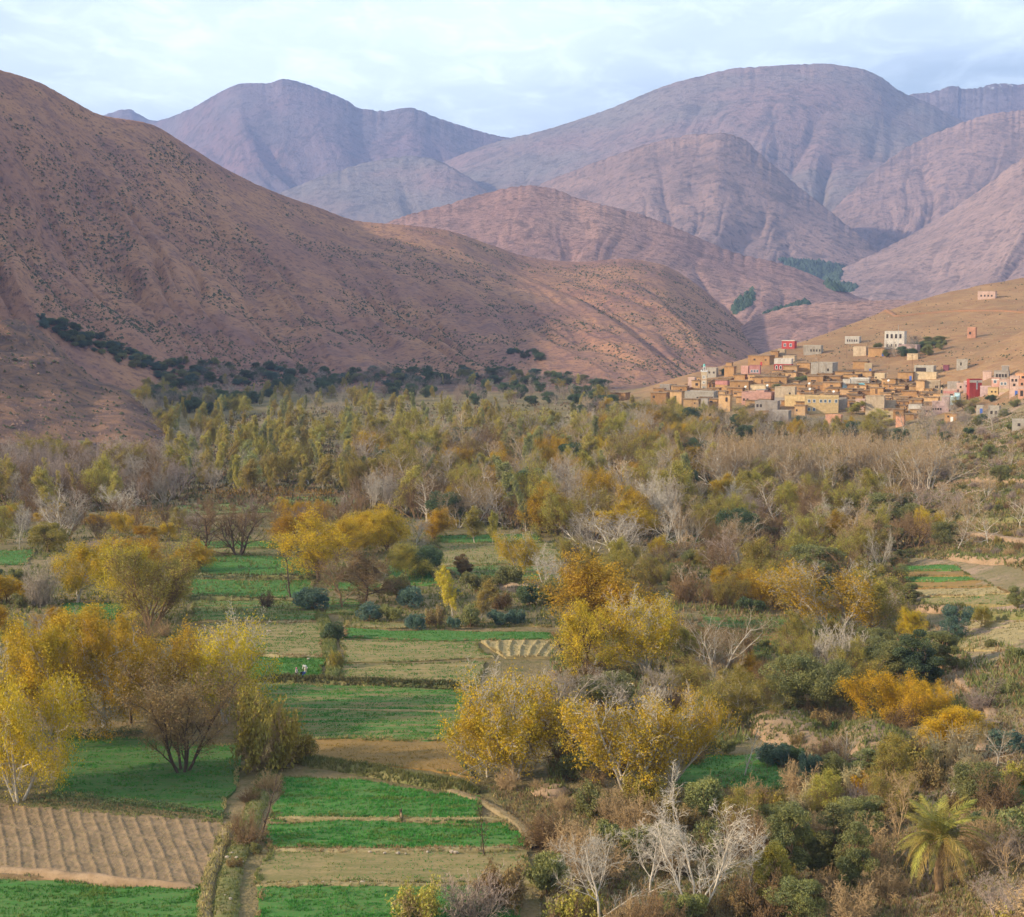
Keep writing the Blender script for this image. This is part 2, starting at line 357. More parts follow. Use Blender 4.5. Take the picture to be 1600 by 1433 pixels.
# ------------------------------------------------------------------ mountains
def mountain_material(name, c1, c2, c3, scl, dots=None, crag=0.7, streak=1.0, snow=None, bumpd=6.0, rot=0.0):
    m, n, l, b = new_mat(name)
    v = coords(n, l, 'P'); vs_ = coords(n, l, "P", (1.0, 0.7, 0.8), (0, 0.35, rot))
    f1 = nz(n, l, v, 0.9 * scl, 6, 0.6, 0.4); f2 = nz(n, l, vs_, 6 * scl, 7, 0.62, 0.5); f3 = nz(n, l, v, 22 * scl, 6, 0.65)
    c = mixc(n, l, mrange(n, l, f1, 0.38, 0.62), c1, c2)
    c = mixc(n, l, mrange(n, l, f2, 0.46, 0.68, 0, 0.55), c, c3)
    c = mixc(n, l, mrange(n, l, f3, 0.50, 0.66, 0, 0.8), c, tuple(0.55 * q for q in c3))
    c = mixc(n, l, mrange(n, l, f3, 0.42, 0.26, 0, 0.35), c, tuple(min(1, 1.3 * q) for q in c1))
    f4 = nz(n, l, v, 4.5 * scl, 9, 0.78, 0.6)
    c = mixc(n, l, mrange(n, l, f4, 0.52, 0.60, 0, crag), c, tuple(0.75 * q for q in c3))
    if dots:
        vo = n.new('ShaderNodeTexVoronoi'); vo.inputs['Scale'].default_value = dots; l.new(v, vo.inputs['Vector'])
        c = mixc(n, l, mrange(n, l, vo.outputs['Distance'], 0.14, 0.26, 0.55, 0), c, (0.055, 0.06, 0.035))
    if snow:
        sp = n.new('ShaderNodeSeparateXYZ'); g = n.new('ShaderNodeNewGeometry'); l.new(g.outputs['Position'], sp.inputs[0])
        k = n.new('ShaderNodeMath'); k.operation = 'MULTIPLY'
        l.new(mrange(n, l, sp.outputs[2], snow[0], snow[1]), k.inputs[0]); l.new(mrange(n, l, f3, 0.56, 0.62), k.inputs[1])
        k2 = n.new('ShaderNodeMath'); k2.operation = 'MULTIPLY'; l.new(k.outputs[0], k2.inputs[0]); l.new(mrange(n, l, sp.outputs[0], snow[2], snow[3]), k2.inputs[1])
        c = mixc(n, l, k2.outputs[0], c, (0.8, 0.82, 0.85))
    l.new(c, b.inputs['Base Color'])
    ad = n.new('ShaderNodeMath'); ad.operation = 'ADD'; l.new(f2, ad.inputs[0]); l.new(f3, ad.inputs[1])
    bump(n, l, b, ad.outputs[0], 0.8, bumpd); return m
def smooth_interp(x, xp, fp):
    # monotone cubic through the points
    xp = np.asarray(xp, float); fp = np.asarray(fp, float)
    h = np.diff(xp); d = np.diff(fp) / h
    m = np.concatenate([[d[0]], np.where(d[1:] * d[:-1] > 0, 2 * d[1:] * d[:-1] / np.where(np.abs(d[1:] + d[:-1]) < 1e-9, 1e-9, d[1:] + d[:-1]), 0), [d[-1]]])
    i = np.clip(np.searchsorted(xp, x) - 1, 0, len(h) - 1); t = np.clip((x - xp[i]) / h[i], 0, 1)
    return ((2 * t**3 - 3 * t**2 + 1) * fp[i] + (t**3 - 2 * t**2 + t) * h[i] * m[i] + (-2 * t**3 + 3 * t**2) * fp[i + 1] + (t**3 - t**2) * h[i] * m[i + 1])
def mountain(name, label, skyl, foot, mat, ncol, nrow, carve, freq, shear=0.0, p=1.1, seed=1, rough=0.012, back=0.9, zf=-2.0, relief=0.0):
    """skyl: (px,py,distance) of the crest; foot: (px,distance)"""
    s = np.array(skyl, float); fo = np.array(foot, float)
    a0, a1 = s[0, 0], s[-1, 0]; i0, i1 = max(a0, -60), min(a1, 1660)
    parts_ = [np.linspace(i0, i1, ncol)]
    if a0 < i0: parts_.insert(0, np.linspace(a0, i0, 26)[:-1])
    if a1 > i1: parts_.append(np.linspace(i1, a1, 26)[1:])
    px = np.concatenate(parts_)
    py = smooth_interp(px, s[:, 0], s[:, 1]); dist = smooth_interp(px, s[:, 0], s[:, 2])
    xr, yr, zr = at(px, py, dist)
    zrough = rough * dist * 0.10 * np.abs(fbm(px / 17.0, px * 0 + seed, 3, seed + 50))
    zr = np.maximum(zr, zf + 0.5)
    az = xr / yr; yf = np.interp(px, fo[:, 0], fo[:, 1])
    tf = np.linspace(0, 1, nrow); tb = 1 + np.linspace(0, 1, nrow // 3 + 2)[1:] ** 1.0 * back
    t = np.concatenate([tf, tb])[:, None]
    y = yf[None] + (yr - yf)[None] * t; x = az[None] * y
    prof = np.where(t < 1, np.clip(t, 0, 1) ** p, np.clip(1 - (t - 1) / back, 0, 1) ** 1.15)
    zrange = (zr - zf)[None]
    L = np.mean(xr[-1] - xr[0]) / (s[-1, 0] - s[0, 0])    # metres per pixel at the crest
    g = (px[None] - shear * (1 - t)) * freq
    wx = 0.55 * noise(g * 0.7, t * 1.7, seed + 3) + 0.22 * noise(g * 2.1, t * 4, seed + 4)
    def rid(k, q, sd): return 1 - np.abs(noise((g + wx) * k, t * q + seed, sd)) * 1.6
    car = 0.75 * np.clip(rid(1.0, 0.9, seed), 0, 1) ** 1.6 + 0.22 * np.clip(rid(2.3, 1.7, seed + 7), 0, 1) ** 1.8 + 0.07 * np.clip(rid(5.1, 3.4, seed + 9), 0, 1) ** 1.5 + 0.03 * (noise(g * 11, t * 9, seed + 11) + 1)
    car = car * (0.45 + 0.75 * np.clip(0.5 + 0.9 * noise(g * 0.33 + 5, t * 1.2, seed + 21), 0, 1.2)) + 0.25 * np.clip(0.5 + noise(g * 0.6, t * 2.2, seed + 23), 0, 1)
    g2 = g + 0.9 * wx + 0.12 * noise(g * 5, t * 7, seed + 41)
    for k_, q_, am in ((1.9, 0.8, 0.17), (4.3, 1.6, 0.08)):
        ch = np.clip(1 - np.abs(noise(g2 * k_, t * q_ + 3, seed + int(k_ * 10))) / 0.26, 0, 1)
        car = car + am * ch ** 1.4 * np.clip(1.25 - t * 0.8, 0, 1)
    tt = np.where(t < 1, t, 2 - t)
    tc1 = np.clip(tt, 0, 1); w = np.clip(tc1 / 0.35, 0, 1) ** 0.8 * np.clip((1 - tc1) / 0.55, 0, 1) ** 1.25 * 1.1
    z = zf + zrange * prof - zrange * carve * car * w
    z = z - zrough[None] * np.clip(1 - np.abs(t - 1) * 5, 0, 1)
    z = np.maximum(z, zf - 0.3)
    V = np.stack([x, y, z], -1)
    me_ = raw_mesh(name, V.reshape(-1, 3), [grid_faces(V.shape[0], V.shape[1])], True)
    link(name, me_, [mat], kind='structure', label=label)
    return V, nrow, car
VIO = (0.26, 0.18, 0.17)
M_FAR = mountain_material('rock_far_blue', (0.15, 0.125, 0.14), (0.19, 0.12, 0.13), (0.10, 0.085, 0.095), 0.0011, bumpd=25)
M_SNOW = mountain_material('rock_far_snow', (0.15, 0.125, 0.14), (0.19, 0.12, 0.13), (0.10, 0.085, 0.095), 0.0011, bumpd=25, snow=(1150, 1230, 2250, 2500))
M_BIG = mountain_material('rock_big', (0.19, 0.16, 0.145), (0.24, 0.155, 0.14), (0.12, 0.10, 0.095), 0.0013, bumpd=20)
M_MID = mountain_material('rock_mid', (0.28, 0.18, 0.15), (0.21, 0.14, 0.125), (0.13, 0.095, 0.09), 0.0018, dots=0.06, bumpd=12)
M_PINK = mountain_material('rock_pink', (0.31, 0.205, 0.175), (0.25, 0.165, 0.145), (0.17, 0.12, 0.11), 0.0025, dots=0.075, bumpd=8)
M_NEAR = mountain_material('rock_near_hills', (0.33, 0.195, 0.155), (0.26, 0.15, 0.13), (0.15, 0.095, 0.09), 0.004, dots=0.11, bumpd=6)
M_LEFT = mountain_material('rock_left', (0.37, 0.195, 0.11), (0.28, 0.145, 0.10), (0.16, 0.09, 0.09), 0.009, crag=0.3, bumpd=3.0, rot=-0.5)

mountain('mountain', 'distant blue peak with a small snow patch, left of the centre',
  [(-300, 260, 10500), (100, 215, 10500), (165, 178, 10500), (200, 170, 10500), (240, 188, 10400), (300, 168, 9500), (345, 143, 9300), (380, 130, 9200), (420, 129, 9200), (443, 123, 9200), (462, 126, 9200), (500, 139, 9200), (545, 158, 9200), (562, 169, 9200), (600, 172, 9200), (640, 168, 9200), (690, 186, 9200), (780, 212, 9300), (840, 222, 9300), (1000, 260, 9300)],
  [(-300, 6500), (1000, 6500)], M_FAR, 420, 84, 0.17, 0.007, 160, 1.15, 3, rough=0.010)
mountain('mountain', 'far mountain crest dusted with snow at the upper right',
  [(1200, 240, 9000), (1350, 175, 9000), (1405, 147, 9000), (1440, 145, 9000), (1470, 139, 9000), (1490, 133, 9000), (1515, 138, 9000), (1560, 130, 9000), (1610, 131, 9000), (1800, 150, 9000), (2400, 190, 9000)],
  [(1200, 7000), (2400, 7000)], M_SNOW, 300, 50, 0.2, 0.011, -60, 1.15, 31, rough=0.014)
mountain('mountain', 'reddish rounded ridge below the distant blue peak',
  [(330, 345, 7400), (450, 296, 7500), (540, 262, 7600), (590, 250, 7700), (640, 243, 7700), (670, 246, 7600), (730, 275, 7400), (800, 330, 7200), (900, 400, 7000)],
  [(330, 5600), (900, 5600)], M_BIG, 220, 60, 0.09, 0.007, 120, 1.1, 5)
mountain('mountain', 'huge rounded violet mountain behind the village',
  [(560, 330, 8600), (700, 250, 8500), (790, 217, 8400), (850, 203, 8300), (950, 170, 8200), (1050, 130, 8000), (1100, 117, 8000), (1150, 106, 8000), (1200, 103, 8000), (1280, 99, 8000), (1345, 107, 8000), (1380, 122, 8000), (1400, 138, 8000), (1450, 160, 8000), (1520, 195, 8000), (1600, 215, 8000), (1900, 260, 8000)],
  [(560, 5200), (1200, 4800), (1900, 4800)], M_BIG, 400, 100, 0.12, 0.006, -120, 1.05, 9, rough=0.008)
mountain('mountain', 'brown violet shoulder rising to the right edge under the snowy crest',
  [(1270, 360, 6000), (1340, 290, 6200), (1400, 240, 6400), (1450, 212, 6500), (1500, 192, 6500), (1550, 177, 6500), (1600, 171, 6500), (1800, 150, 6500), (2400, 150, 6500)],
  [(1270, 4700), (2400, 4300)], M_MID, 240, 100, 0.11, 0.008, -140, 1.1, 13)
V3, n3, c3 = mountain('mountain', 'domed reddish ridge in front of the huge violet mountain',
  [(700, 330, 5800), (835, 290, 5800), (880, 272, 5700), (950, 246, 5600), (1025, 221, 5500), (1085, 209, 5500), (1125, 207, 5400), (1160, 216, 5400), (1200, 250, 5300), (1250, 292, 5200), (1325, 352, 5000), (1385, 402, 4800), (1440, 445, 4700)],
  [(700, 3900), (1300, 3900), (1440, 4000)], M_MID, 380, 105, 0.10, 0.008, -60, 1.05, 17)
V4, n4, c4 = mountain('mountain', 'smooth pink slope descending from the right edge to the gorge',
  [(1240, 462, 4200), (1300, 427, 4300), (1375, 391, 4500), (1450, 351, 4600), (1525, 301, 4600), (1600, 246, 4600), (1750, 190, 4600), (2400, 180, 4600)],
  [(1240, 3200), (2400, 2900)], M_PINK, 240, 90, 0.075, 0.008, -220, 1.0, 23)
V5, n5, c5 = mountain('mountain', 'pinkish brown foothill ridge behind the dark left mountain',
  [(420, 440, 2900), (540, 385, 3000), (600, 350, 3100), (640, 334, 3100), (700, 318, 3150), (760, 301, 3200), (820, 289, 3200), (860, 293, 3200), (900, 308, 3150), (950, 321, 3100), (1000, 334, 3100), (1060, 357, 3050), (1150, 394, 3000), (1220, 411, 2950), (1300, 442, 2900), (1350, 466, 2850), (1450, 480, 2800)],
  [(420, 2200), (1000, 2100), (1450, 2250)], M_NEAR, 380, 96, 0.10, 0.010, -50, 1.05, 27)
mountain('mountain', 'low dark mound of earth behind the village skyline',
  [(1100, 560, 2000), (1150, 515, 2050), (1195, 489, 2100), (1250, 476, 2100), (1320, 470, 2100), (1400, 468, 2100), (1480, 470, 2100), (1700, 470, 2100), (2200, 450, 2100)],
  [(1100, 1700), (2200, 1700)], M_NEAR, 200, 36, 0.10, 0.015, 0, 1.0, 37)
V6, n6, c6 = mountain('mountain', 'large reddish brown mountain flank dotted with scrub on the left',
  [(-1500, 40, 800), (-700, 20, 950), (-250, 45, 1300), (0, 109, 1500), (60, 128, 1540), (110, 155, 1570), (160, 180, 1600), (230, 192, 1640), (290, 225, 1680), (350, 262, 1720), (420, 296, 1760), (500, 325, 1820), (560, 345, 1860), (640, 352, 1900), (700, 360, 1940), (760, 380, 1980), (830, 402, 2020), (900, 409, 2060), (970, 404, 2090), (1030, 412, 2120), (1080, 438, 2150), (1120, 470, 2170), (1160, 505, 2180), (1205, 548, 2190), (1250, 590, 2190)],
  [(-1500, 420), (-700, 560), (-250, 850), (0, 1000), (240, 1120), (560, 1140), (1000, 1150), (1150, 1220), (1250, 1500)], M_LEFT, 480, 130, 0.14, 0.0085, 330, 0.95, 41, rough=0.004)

# scrub on the left mountain and the foothill, woods of the far gorge
def blobs(name, label, P, size, mat, seed, flat=0.75):
    rng = np.random.default_rng(seed); N = len(P)
    base = np.array([(1, 0, 0), (0.31, 0.95, 0), (-0.81, 0.59, 0), (-0.81, -0.59, 0), (0.31, -0.95, 0), (0.1, 0.05, 1.0)])
    fc = np.array([(0, 1, 5), (1, 2, 5), (2, 3, 5), (3, 4, 5), (4, 0, 5)])
    V = base[None] * (0.6 + 0.8 * rng.random((N, 6, 1))) * size[:, None, None]
    V[:, :, 2] *= flat; a = rng.random(N) * 6.28; c, s = np.cos(a)[:, None], np.sin(a)[:, None]
    x = V[:, :, 0] * c - V[:, :, 1] * s; y = V[:, :, 0] * s + V[:, :, 1] * c
    V = np.stack([x, y, V[:, :, 2]], -1); V[:, :5, 2] -= 0.25 * size[:, None]
    V = V + P[:, None, :]
    Fc = (fc[None] + (np.arange(N) * 6)[:, None, None]).reshape(-1, 3)
    return link(name, raw_mesh(name, V.reshape(-1, 3), [Fc]), [mat], kind='stuff', label=label)
def pick_on(V, nrow, n, seed, c0, c1, r0=0.02, r1=0.97):
    rng = np.random.default_rng(seed); nc = V.shape[1]
    r = (r0 + (r1 - r0) * rng.random(n)) * (nrow - 2); c = (c0 + (c1 - c0) * rng.random(n)) * (nc - 2)
    i = r.astype(int); j = c.astype(int); fr = (r - i)[:, None]; fc = (c - j)[:, None]
    return (V[i, j] * (1 - fr) * (1 - fc) + V[i + 1, j] * fr * (1 - fc) + V[i, j + 1] * (1 - fr) * fc + V[i + 1, j + 1] * fr * fc), r / nrow, c / nc
SCRUB = plain('scrub', (0.05, 0.055, 0.03), (0.085, 0.08, 0.04), 0.2, 'P')
P, tr_, tc_ = pick_on(V6, n6, 44000, 5, 0.04, 1.0)
ci_ = c6[np.clip((tr_ * n6).astype(int), 0, n6 - 1), np.clip((tc_ * V6.shape[1]).astype(int), 0, V6.shape[1] - 1)]; ci_ = (ci_ - ci_.mean()) / ci_.std()
keep = (fbm(P[:, 0] / 70, P[:, 1] / 90, 3, 71) + 0.5 * noise(P[:, 0] / 14, P[:, 1] / 14, 72) + 0.25 * ci_) > 0.0
P = P[keep]; rg = np.random.default_rng(8)
blobs('scrub', 'low dark scrub scattered over the left mountain flank', P, 0.45 + 1.2 * rg.random(len(P)) ** 2.0 * (1 + 0.3 * noise(P[:, 0] / 50, P[:, 1] / 50, 3)), SCRUB, 9)

def ground_scrub(name, label, box, n, seed, smin, smax, mat, test):
    rng = np.random.default_rng(seed); x = rng.uniform(box[0], box[1], n); y = rng.uniform(box[2], box[3], n)
    P_ = hits(x, y); k = test(P_); P_ = P_[k]
    blobs(name, label, P_, smin + (smax - smin) * rng.random(len(P_)) ** 2.5, mat, seed)
ground_scrub('scrub', 'low scrub on the left spur', (-60, 270, 485, 705), 1500, 61, 0.25, 1.1, SCRUB, lambda P_: (P_[:, 1] < 900) & (P_[:, 2] > 3))
ground_scrub('scrub', 'low scrub on the village hill', (1230, 1640, 436, 650), 3200, 62, 0.2, 0.9, SCRUB, lambda P_: (P_[:, 2] > 8) & (fbm(P_[:, 0] / 40, P_[:, 1] / 40, 3, 5) > -0.1))
STN = plain('loose_stone', (0.42, 0.31, 0.21), (0.30, 0.21, 0.14), 0.5, 'P')
ground_scrub('stones', 'loose stones on the right slope and village hill', (1230, 1640, 440, 720), 1800, 63, 0.15, 0.6, STN, lambda P_: P_[:, 2] > 5)
ground_scrub('stones', 'loose rocks on the left spur', (-60, 270, 485, 712), 1500, 64, 0.2, 1.0, plain('loose_rock', (0.26, 0.16, 0.11), (0.17, 0.11, 0.09), 0.5, 'P'), lambda P_: (P_[:, 1] < 900) & (P_[:, 2] > 1))

def project(V):
    x, y, zc = V[..., 0], V[..., 1], V[..., 2] - CAMZ; c_, s_ = math.cos(PITCH), math.sin(PITCH)
    dpt = y * c_ - zc * s_; up_ = y * s_ + zc * c_
    return 800 + F_PX * x / dpt, H_PX / 2 - F_PX * up_ / dpt
PX6, PY6 = project(V6[:n6])
def hit6(px, py):
    k = np.argmin((PX6 - px) ** 2 + (PY6 - py) ** 2); return V6[:n6].reshape(-1, 3)[k].copy()
def inside(poly, x, y):
    c = False; j = len(poly) - 1
    for i in range(len(poly)):
        if (poly[i][1] > y) != (poly[j][1] > y) and x < (poly[j][0] - poly[i][0]) * (y - poly[i][1]) / (poly[j][1] - poly[i][1]) + poly[i][0]: c = not c
        j = i
    return c
FARG = plain('far_wood', (0.055, 0.085, 0.05), (0.035, 0.06, 0.04), 0.05, 'P')
def far_wood(label, polys, surfs, n, size, seed):
    got = []
    for V_, n_ in surfs:
        Q, _, _ = pick_on(V_, n_, n, seed, 0, 1); qx, qy = project(Q)
        for pl in polys:
            xs = [p_[0] for p_ in pl]; ys_ = [p_[1] for p_ in pl]
            m_ = (qx > min(xs)) & (qx < max(xs)) & (qy > min(ys_)) & (qy < max(ys_))
            got += [q for q, a_, b_ in zip(Q[m_], qx[m_], qy[m_]) if inside(pl, a_, b_)]
    if got:
        got = np.array(got); rr_ = np.random.default_rng(seed); blobs('far_wood', label, got, size * (0.6 + 0.8 * rr_.random(len(got))), FARG, seed)
far_wood('dark far-off wood filling the gorge below the pink slope', [[(1215, 405), (1262, 407), (1318, 416), (1310, 438), (1275, 436), (1240, 420)], [(1290, 440), (1340, 448), (1330, 456), (1296, 452)]], [(V3, n3), (V4, n4), (V5, n5)], 60000, 9.0, 301)
far_wood('dark far-off scrub wood on the foothill ridge', [[(1140, 478), (1175, 452), (1180, 470), (1150, 492)], [(1190, 490), (1260, 468), (1265, 476), (1200, 496)]], [(V5, n5)], 40000, 5.0, 302)

# ------------------------------------------------------------------ fields, paths, banks
def soil_mat(name, c, c2, c3, sc=(0.25, 1.3, 1), b2=0.5):
    m, n, l, b = new_mat(name); v = coords(n, l, 'P', sc); w = coords(n, l, 'P')
    f = nz(n, l, v, 0.8, 5, 0.62); g = nz(n, l, w, 3.0, 4, 0.65)
    o = mixc(n, l, mrange(n, l, f, 0.38, 0.62), c, c2); o = mixc(n, l, mrange(n, l, g, 0.48, 0.70, 0, 0.7), o, c3)
    l.new(o, b.inputs['Base Color']); bump(n, l, b, g, b2, 0.12); return m
SOIL = {
 'cut': soil_mat('soil_red_cutting', (0.30, 0.15, 0.08), (0.24, 0.13, 0.07), (0.2, 0.12, 0.07), (0.2, 0.2, 0.2)),
 'dry2': soil_mat('soil_trodden_path', (0.27, 0.20, 0.11), (0.21, 0.155, 0.08), (0.15, 0.13, 0.06), (0.7, 0.7, 0.7)),
 'cliff': soil_mat('soil_dark_cliff', (0.20, 0.125, 0.085), (0.13, 0.085, 0.065), (0.09, 0.075, 0.045), (0.3, 0.3, 0.3)),
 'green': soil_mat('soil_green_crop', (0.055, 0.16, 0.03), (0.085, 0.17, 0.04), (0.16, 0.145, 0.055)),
 'shade': soil_mat('soil_crop_painted_shade', (0.045, 0.13, 0.025), (0.08, 0.125, 0.04), (0.17, 0.13, 0.06)),  # green crop soil with the trees' shade darkened into its colour
 'mixed': soil_mat('soil_thin_crop', (0.07, 0.16, 0.035), (0.22, 0.155, 0.07), (0.10, 0.16, 0.04), (0.12, 1.6, 1)),
 'olive': soil_mat('soil_stubble_grass', (0.19, 0.16, 0.06), (0.27, 0.20, 0.09), (0.12, 0.14, 0.045)),
 'gold': soil_mat('soil_gold_stubble', (0.26, 0.155, 0.05), (0.22, 0.14, 0.05), (0.17, 0.12, 0.045)),
 'plow': soil_mat('soil_ploughed', (0.26, 0.175, 0.10), (0.19, 0.13, 0.075), (0.18, 0.15, 0.065), (0.6, 0.6, 1)),
 'tan': soil_mat('soil_tan_field', (0.33, 0.25, 0.12), (0.27, 0.21, 0.10), (0.20, 0.18, 0.07)),
 'earth': soil_mat('soil_bare_earth', (0.36, 0.24, 0.14), (0.28, 0.18, 0.10), (0.2, 0.14, 0.08), (0.7, 0.7, 0.7)),
 'dry': soil_mat('soil_dry_verge', (0.34, 0.26, 0.13), (0.25, 0.20, 0.09), (0.15, 0.14, 0.05), (0.7, 0.7, 0.7)),
 'rock': soil_mat('soil_rocky_bank', (0.34, 0.225, 0.14), (0.27, 0.175, 0.10), (0.16, 0.13, 0.07), (0.5, 0.5, 0.5)),
 'verge': soil_mat('soil_green_verge', (0.15, 0.15, 0.05), (0.20, 0.165, 0.07), (0.08, 0.10, 0.03), (0.7, 0.7, 0.7)),
}
GRASS = {
 'lime': leaf_mat('grass_lime', (0.12, 0.23, 0.04), (0.17, 0.22, 0.05), 0.3, 0.01, 0.35),
 'brown': leaf_mat('grass_brown', (0.25, 0.165, 0.085), (0.17, 0.11, 0.06), 0.3),
 'green': leaf_mat('grass_green', (0.060, 0.21, 0.035), (0.085, 0.24, 0.045), 0.3, 0.01, 0.35),
 'olive': leaf_mat('grass_olive', (0.21, 0.19, 0.065), (0.14, 0.16, 0.05), 0.3),
 'dry': leaf_mat('grass_dry', (0.42, 0.31, 0.14), (0.31, 0.23, 0.10), 0.3),
 'gold': leaf_mat('grass_gold', (0.34, 0.20, 0.06), (0.27, 0.17, 0.05), 0.3),
 'dark': leaf_mat('grass_dark', (0.10, 0.11, 0.04), (0.15, 0.13, 0.05), 0.2),
}
def tufts(name, P, h, w, mat, seed, parent=None, blades=3, label=None, lean=0.5):
    rng = np.random.default_rng(seed); N = len(P) * blades
    if N == 0: return None
    B = np.repeat(P, blades, 0); hh = np.repeat(h, blades) if np.ndim(h) else np.full(N, h)
    hh = hh * (0.6 + 0.8 * rng.random(N)); a = rng.random(N) * 6.283; ww = w * (0.6 + 0.8 * rng.random(N))
    d = np.stack([np.cos(a), np.sin(a), np.zeros(N)], 1); off = (rng.random((N, 3)) - 0.5) * (w * 2.2); off[:, 2] = 0
    tipo = (rng.random((N, 3)) - 0.5) * 2 * lean; tipo[:, 2] = 0
    b = B + off
    V = np.stack([b - d * ww[:, None] * 0.5 - (0, 0, 0.03), b + d * ww[:, None] * 0.5 - (0, 0, 0.03), b + tipo * hh[:, None] + np.stack([0 * hh, 0 * hh, hh], 1)], 1)
    me_ = raw_mesh(name, V.reshape(-1, 3), [np.arange(N * 3).reshape(-1, 3)])
    return link(name, me_, [mat], parent, kind='stuff', label=label)
FN = [0]
def field(label, quad, soil, crop=None, dens=8.0, ch=0.16, nx=30, ny=14, up=0.22, ridges=None, thin=0.0, rows=None):
    """quad: TL, TR, BR, BL in picture pixels of the ground there"""
    FN[0] += 1; sd = FN[0]
    q = np.array(quad, float); H = hits(q[:, 0], q[:, 1])
    u = np.linspace(0, 1, nx); v = np.linspace(0, 1, ny); Uu, Vv = np.meshgrid(u, v)
    def bil(a, b_): return (H[0][None] * ((1 - a) * (1 - b_))[..., None] + H[1][None] * (a * (1 - b_))[..., None] + H[2][None] * (a * b_)[..., None] + H[3][None] * ((1 - a) * b_)[..., None])
    wob = 0.12 if ridges else 0.9
    def pos(a, b_):
        p = bil(a.ravel(), b_.ravel()); e = np.sqrt(np.clip(np.minimum(np.minimum(a, 1 - a), np.minimum(b_, 1 - b_)).ravel(), 0, .2))
        p[:, 0] += wob * noise(p[:, 0] / 9, p[:, 1] / 9, 101); p[:, 1] += 2.0 * wob * noise(p[:, 0] / 11, p[:, 1] / 11, 102)
        p[:, 0] += 0.33 * min(wob, 0.9) * noise(p[:, 0] / 1.7, p[:, 1] / 1.7, 107); p[:, 1] += 0.5 * wob * noise(p[:, 0] / 1.9, p[:, 1] / 1.9, 108)
        z = gz(p[:, 0], p[:, 1]) * 0.0 + p[:, 2] + up + 0.07 * fbm(p[:, 0] / 4, p[:, 1] / 4, 3, 103)
        if ridges:
            n_, amp, sh = ridges; ph = a.ravel() * n_ + sh * b_.ravel() + 0.07 * noise(p[:, 0] / 7, p[:, 1] / 5, 104)
            cross = np.abs(((b_.ravel() * 3 + 0.12 * noise(p[:, 0] / 5, 0 * p[:, 0], 105)) % 1) - 0.5)
            k = np.clip((0.5 - cross) * 9, 0, 1)
            z = z + amp * np.exp(-((ph % 1) - 0.5) ** 2 / 0.022) * k + amp * 0.8 * (1 - k) + 0.05 * fbm(p[:, 0] * 1.6, p[:, 1] * 1.6, 3, 106)
        if rows: z = z + rows[1] * np.sin(b_.ravel() * rows[0] * 6.283)
        p[:, 2] = z; return p
    P_ = pos(Uu, Vv)
    g = grid_faces(ny, nx)[:, ::-1]
    edge = np.concatenate([np.arange(nx), np.arange(1, ny) * nx + nx - 1, (ny - 1) * nx + np.arange(nx - 2, -1, -1), np.arange(ny - 2, 0, -1) * nx])
    Pe = P_[edge].copy(); Pe[:, 2] -= up + 1.2
    n0 = len(P_); m_ = len(edge); i = np.arange(m_); j = (i + 1) % m_
    sk = np.stack([edge[i], edge[j], n0 + j, n0 + i], 1)
    o = link('field', raw_mesh('field', np.concatenate([P_, Pe]), [g, sk]), [SOIL[soil]], kind='structure', label=label)
    if crop:
        A = np.linalg.norm(np.cross(H[1] - H[0], H[3] - H[0])) * 0.5 + np.linalg.norm(np.cross(H[1] - H[2], H[3] - H[2])) * 0.5
        n = int(min(A * dens, 26000)); rng = np.random.default_rng(sd + 500)
        a, b_ = rng.random(n), rng.random(n); pp = pos(a, b_)
        mask = fbm(pp[:, 0] / 6.0, pp[:, 1] / 1.6, 3, 110 + sd) + 0.5 * noise(pp[:, 0] / 2, pp[:, 1] / 1, 111) > (-0.75 + thin)
        pm = pp[mask]; hh = ch * (0.75 + 0.5 * np.clip(0.5 + fbm(pm[:, 0] / 3, pm[:, 1] / 2, 2, sd + 9), 0, 1.4)); alt = (noise(pm[:, 0] / 5, pm[:, 1] / 1.5, sd + 3) + 0.5 * (rng.random(len(pm)) - 0.5)) > 0.28
        tufts('grass', pm[~alt], hh[~alt], ch * 0.55, GRASS[crop], sd, o, 3)
        if crop == 'green': tufts('grass', pm[alt], hh[alt], ch * 0.55, GRASS['lime'], sd + 1, o, 3)
    rg2 = np.random.default_rng(sd + 900); per = sum(np.linalg.norm(H[k] - H[(k + 1) % 4]) for k in range(4)); nv_ = int(min(per * 9, 2600)); sd_ = rg2.integers(0, 4, nv_); tq = rg2.random(nv_); ins = np.abs(rg2.normal(0, 0.018, nv_))
    a = np.choose(sd_, [tq, 1 - ins * 0.6, tq, ins * 0.6]); b_ = np.choose(sd_, [ins, tq, 1 - ins, tq]); vp = pos(a, b_); k1 = noise(vp[:, 0] / 3, vp[:, 1] / 3, sd) > -0.15
    tufts('verge_grass', vp[k1], 0.26, 0.12, GRASS['dry' if sd % 2 else 'olive'], sd + 2, o, 3)
    return o
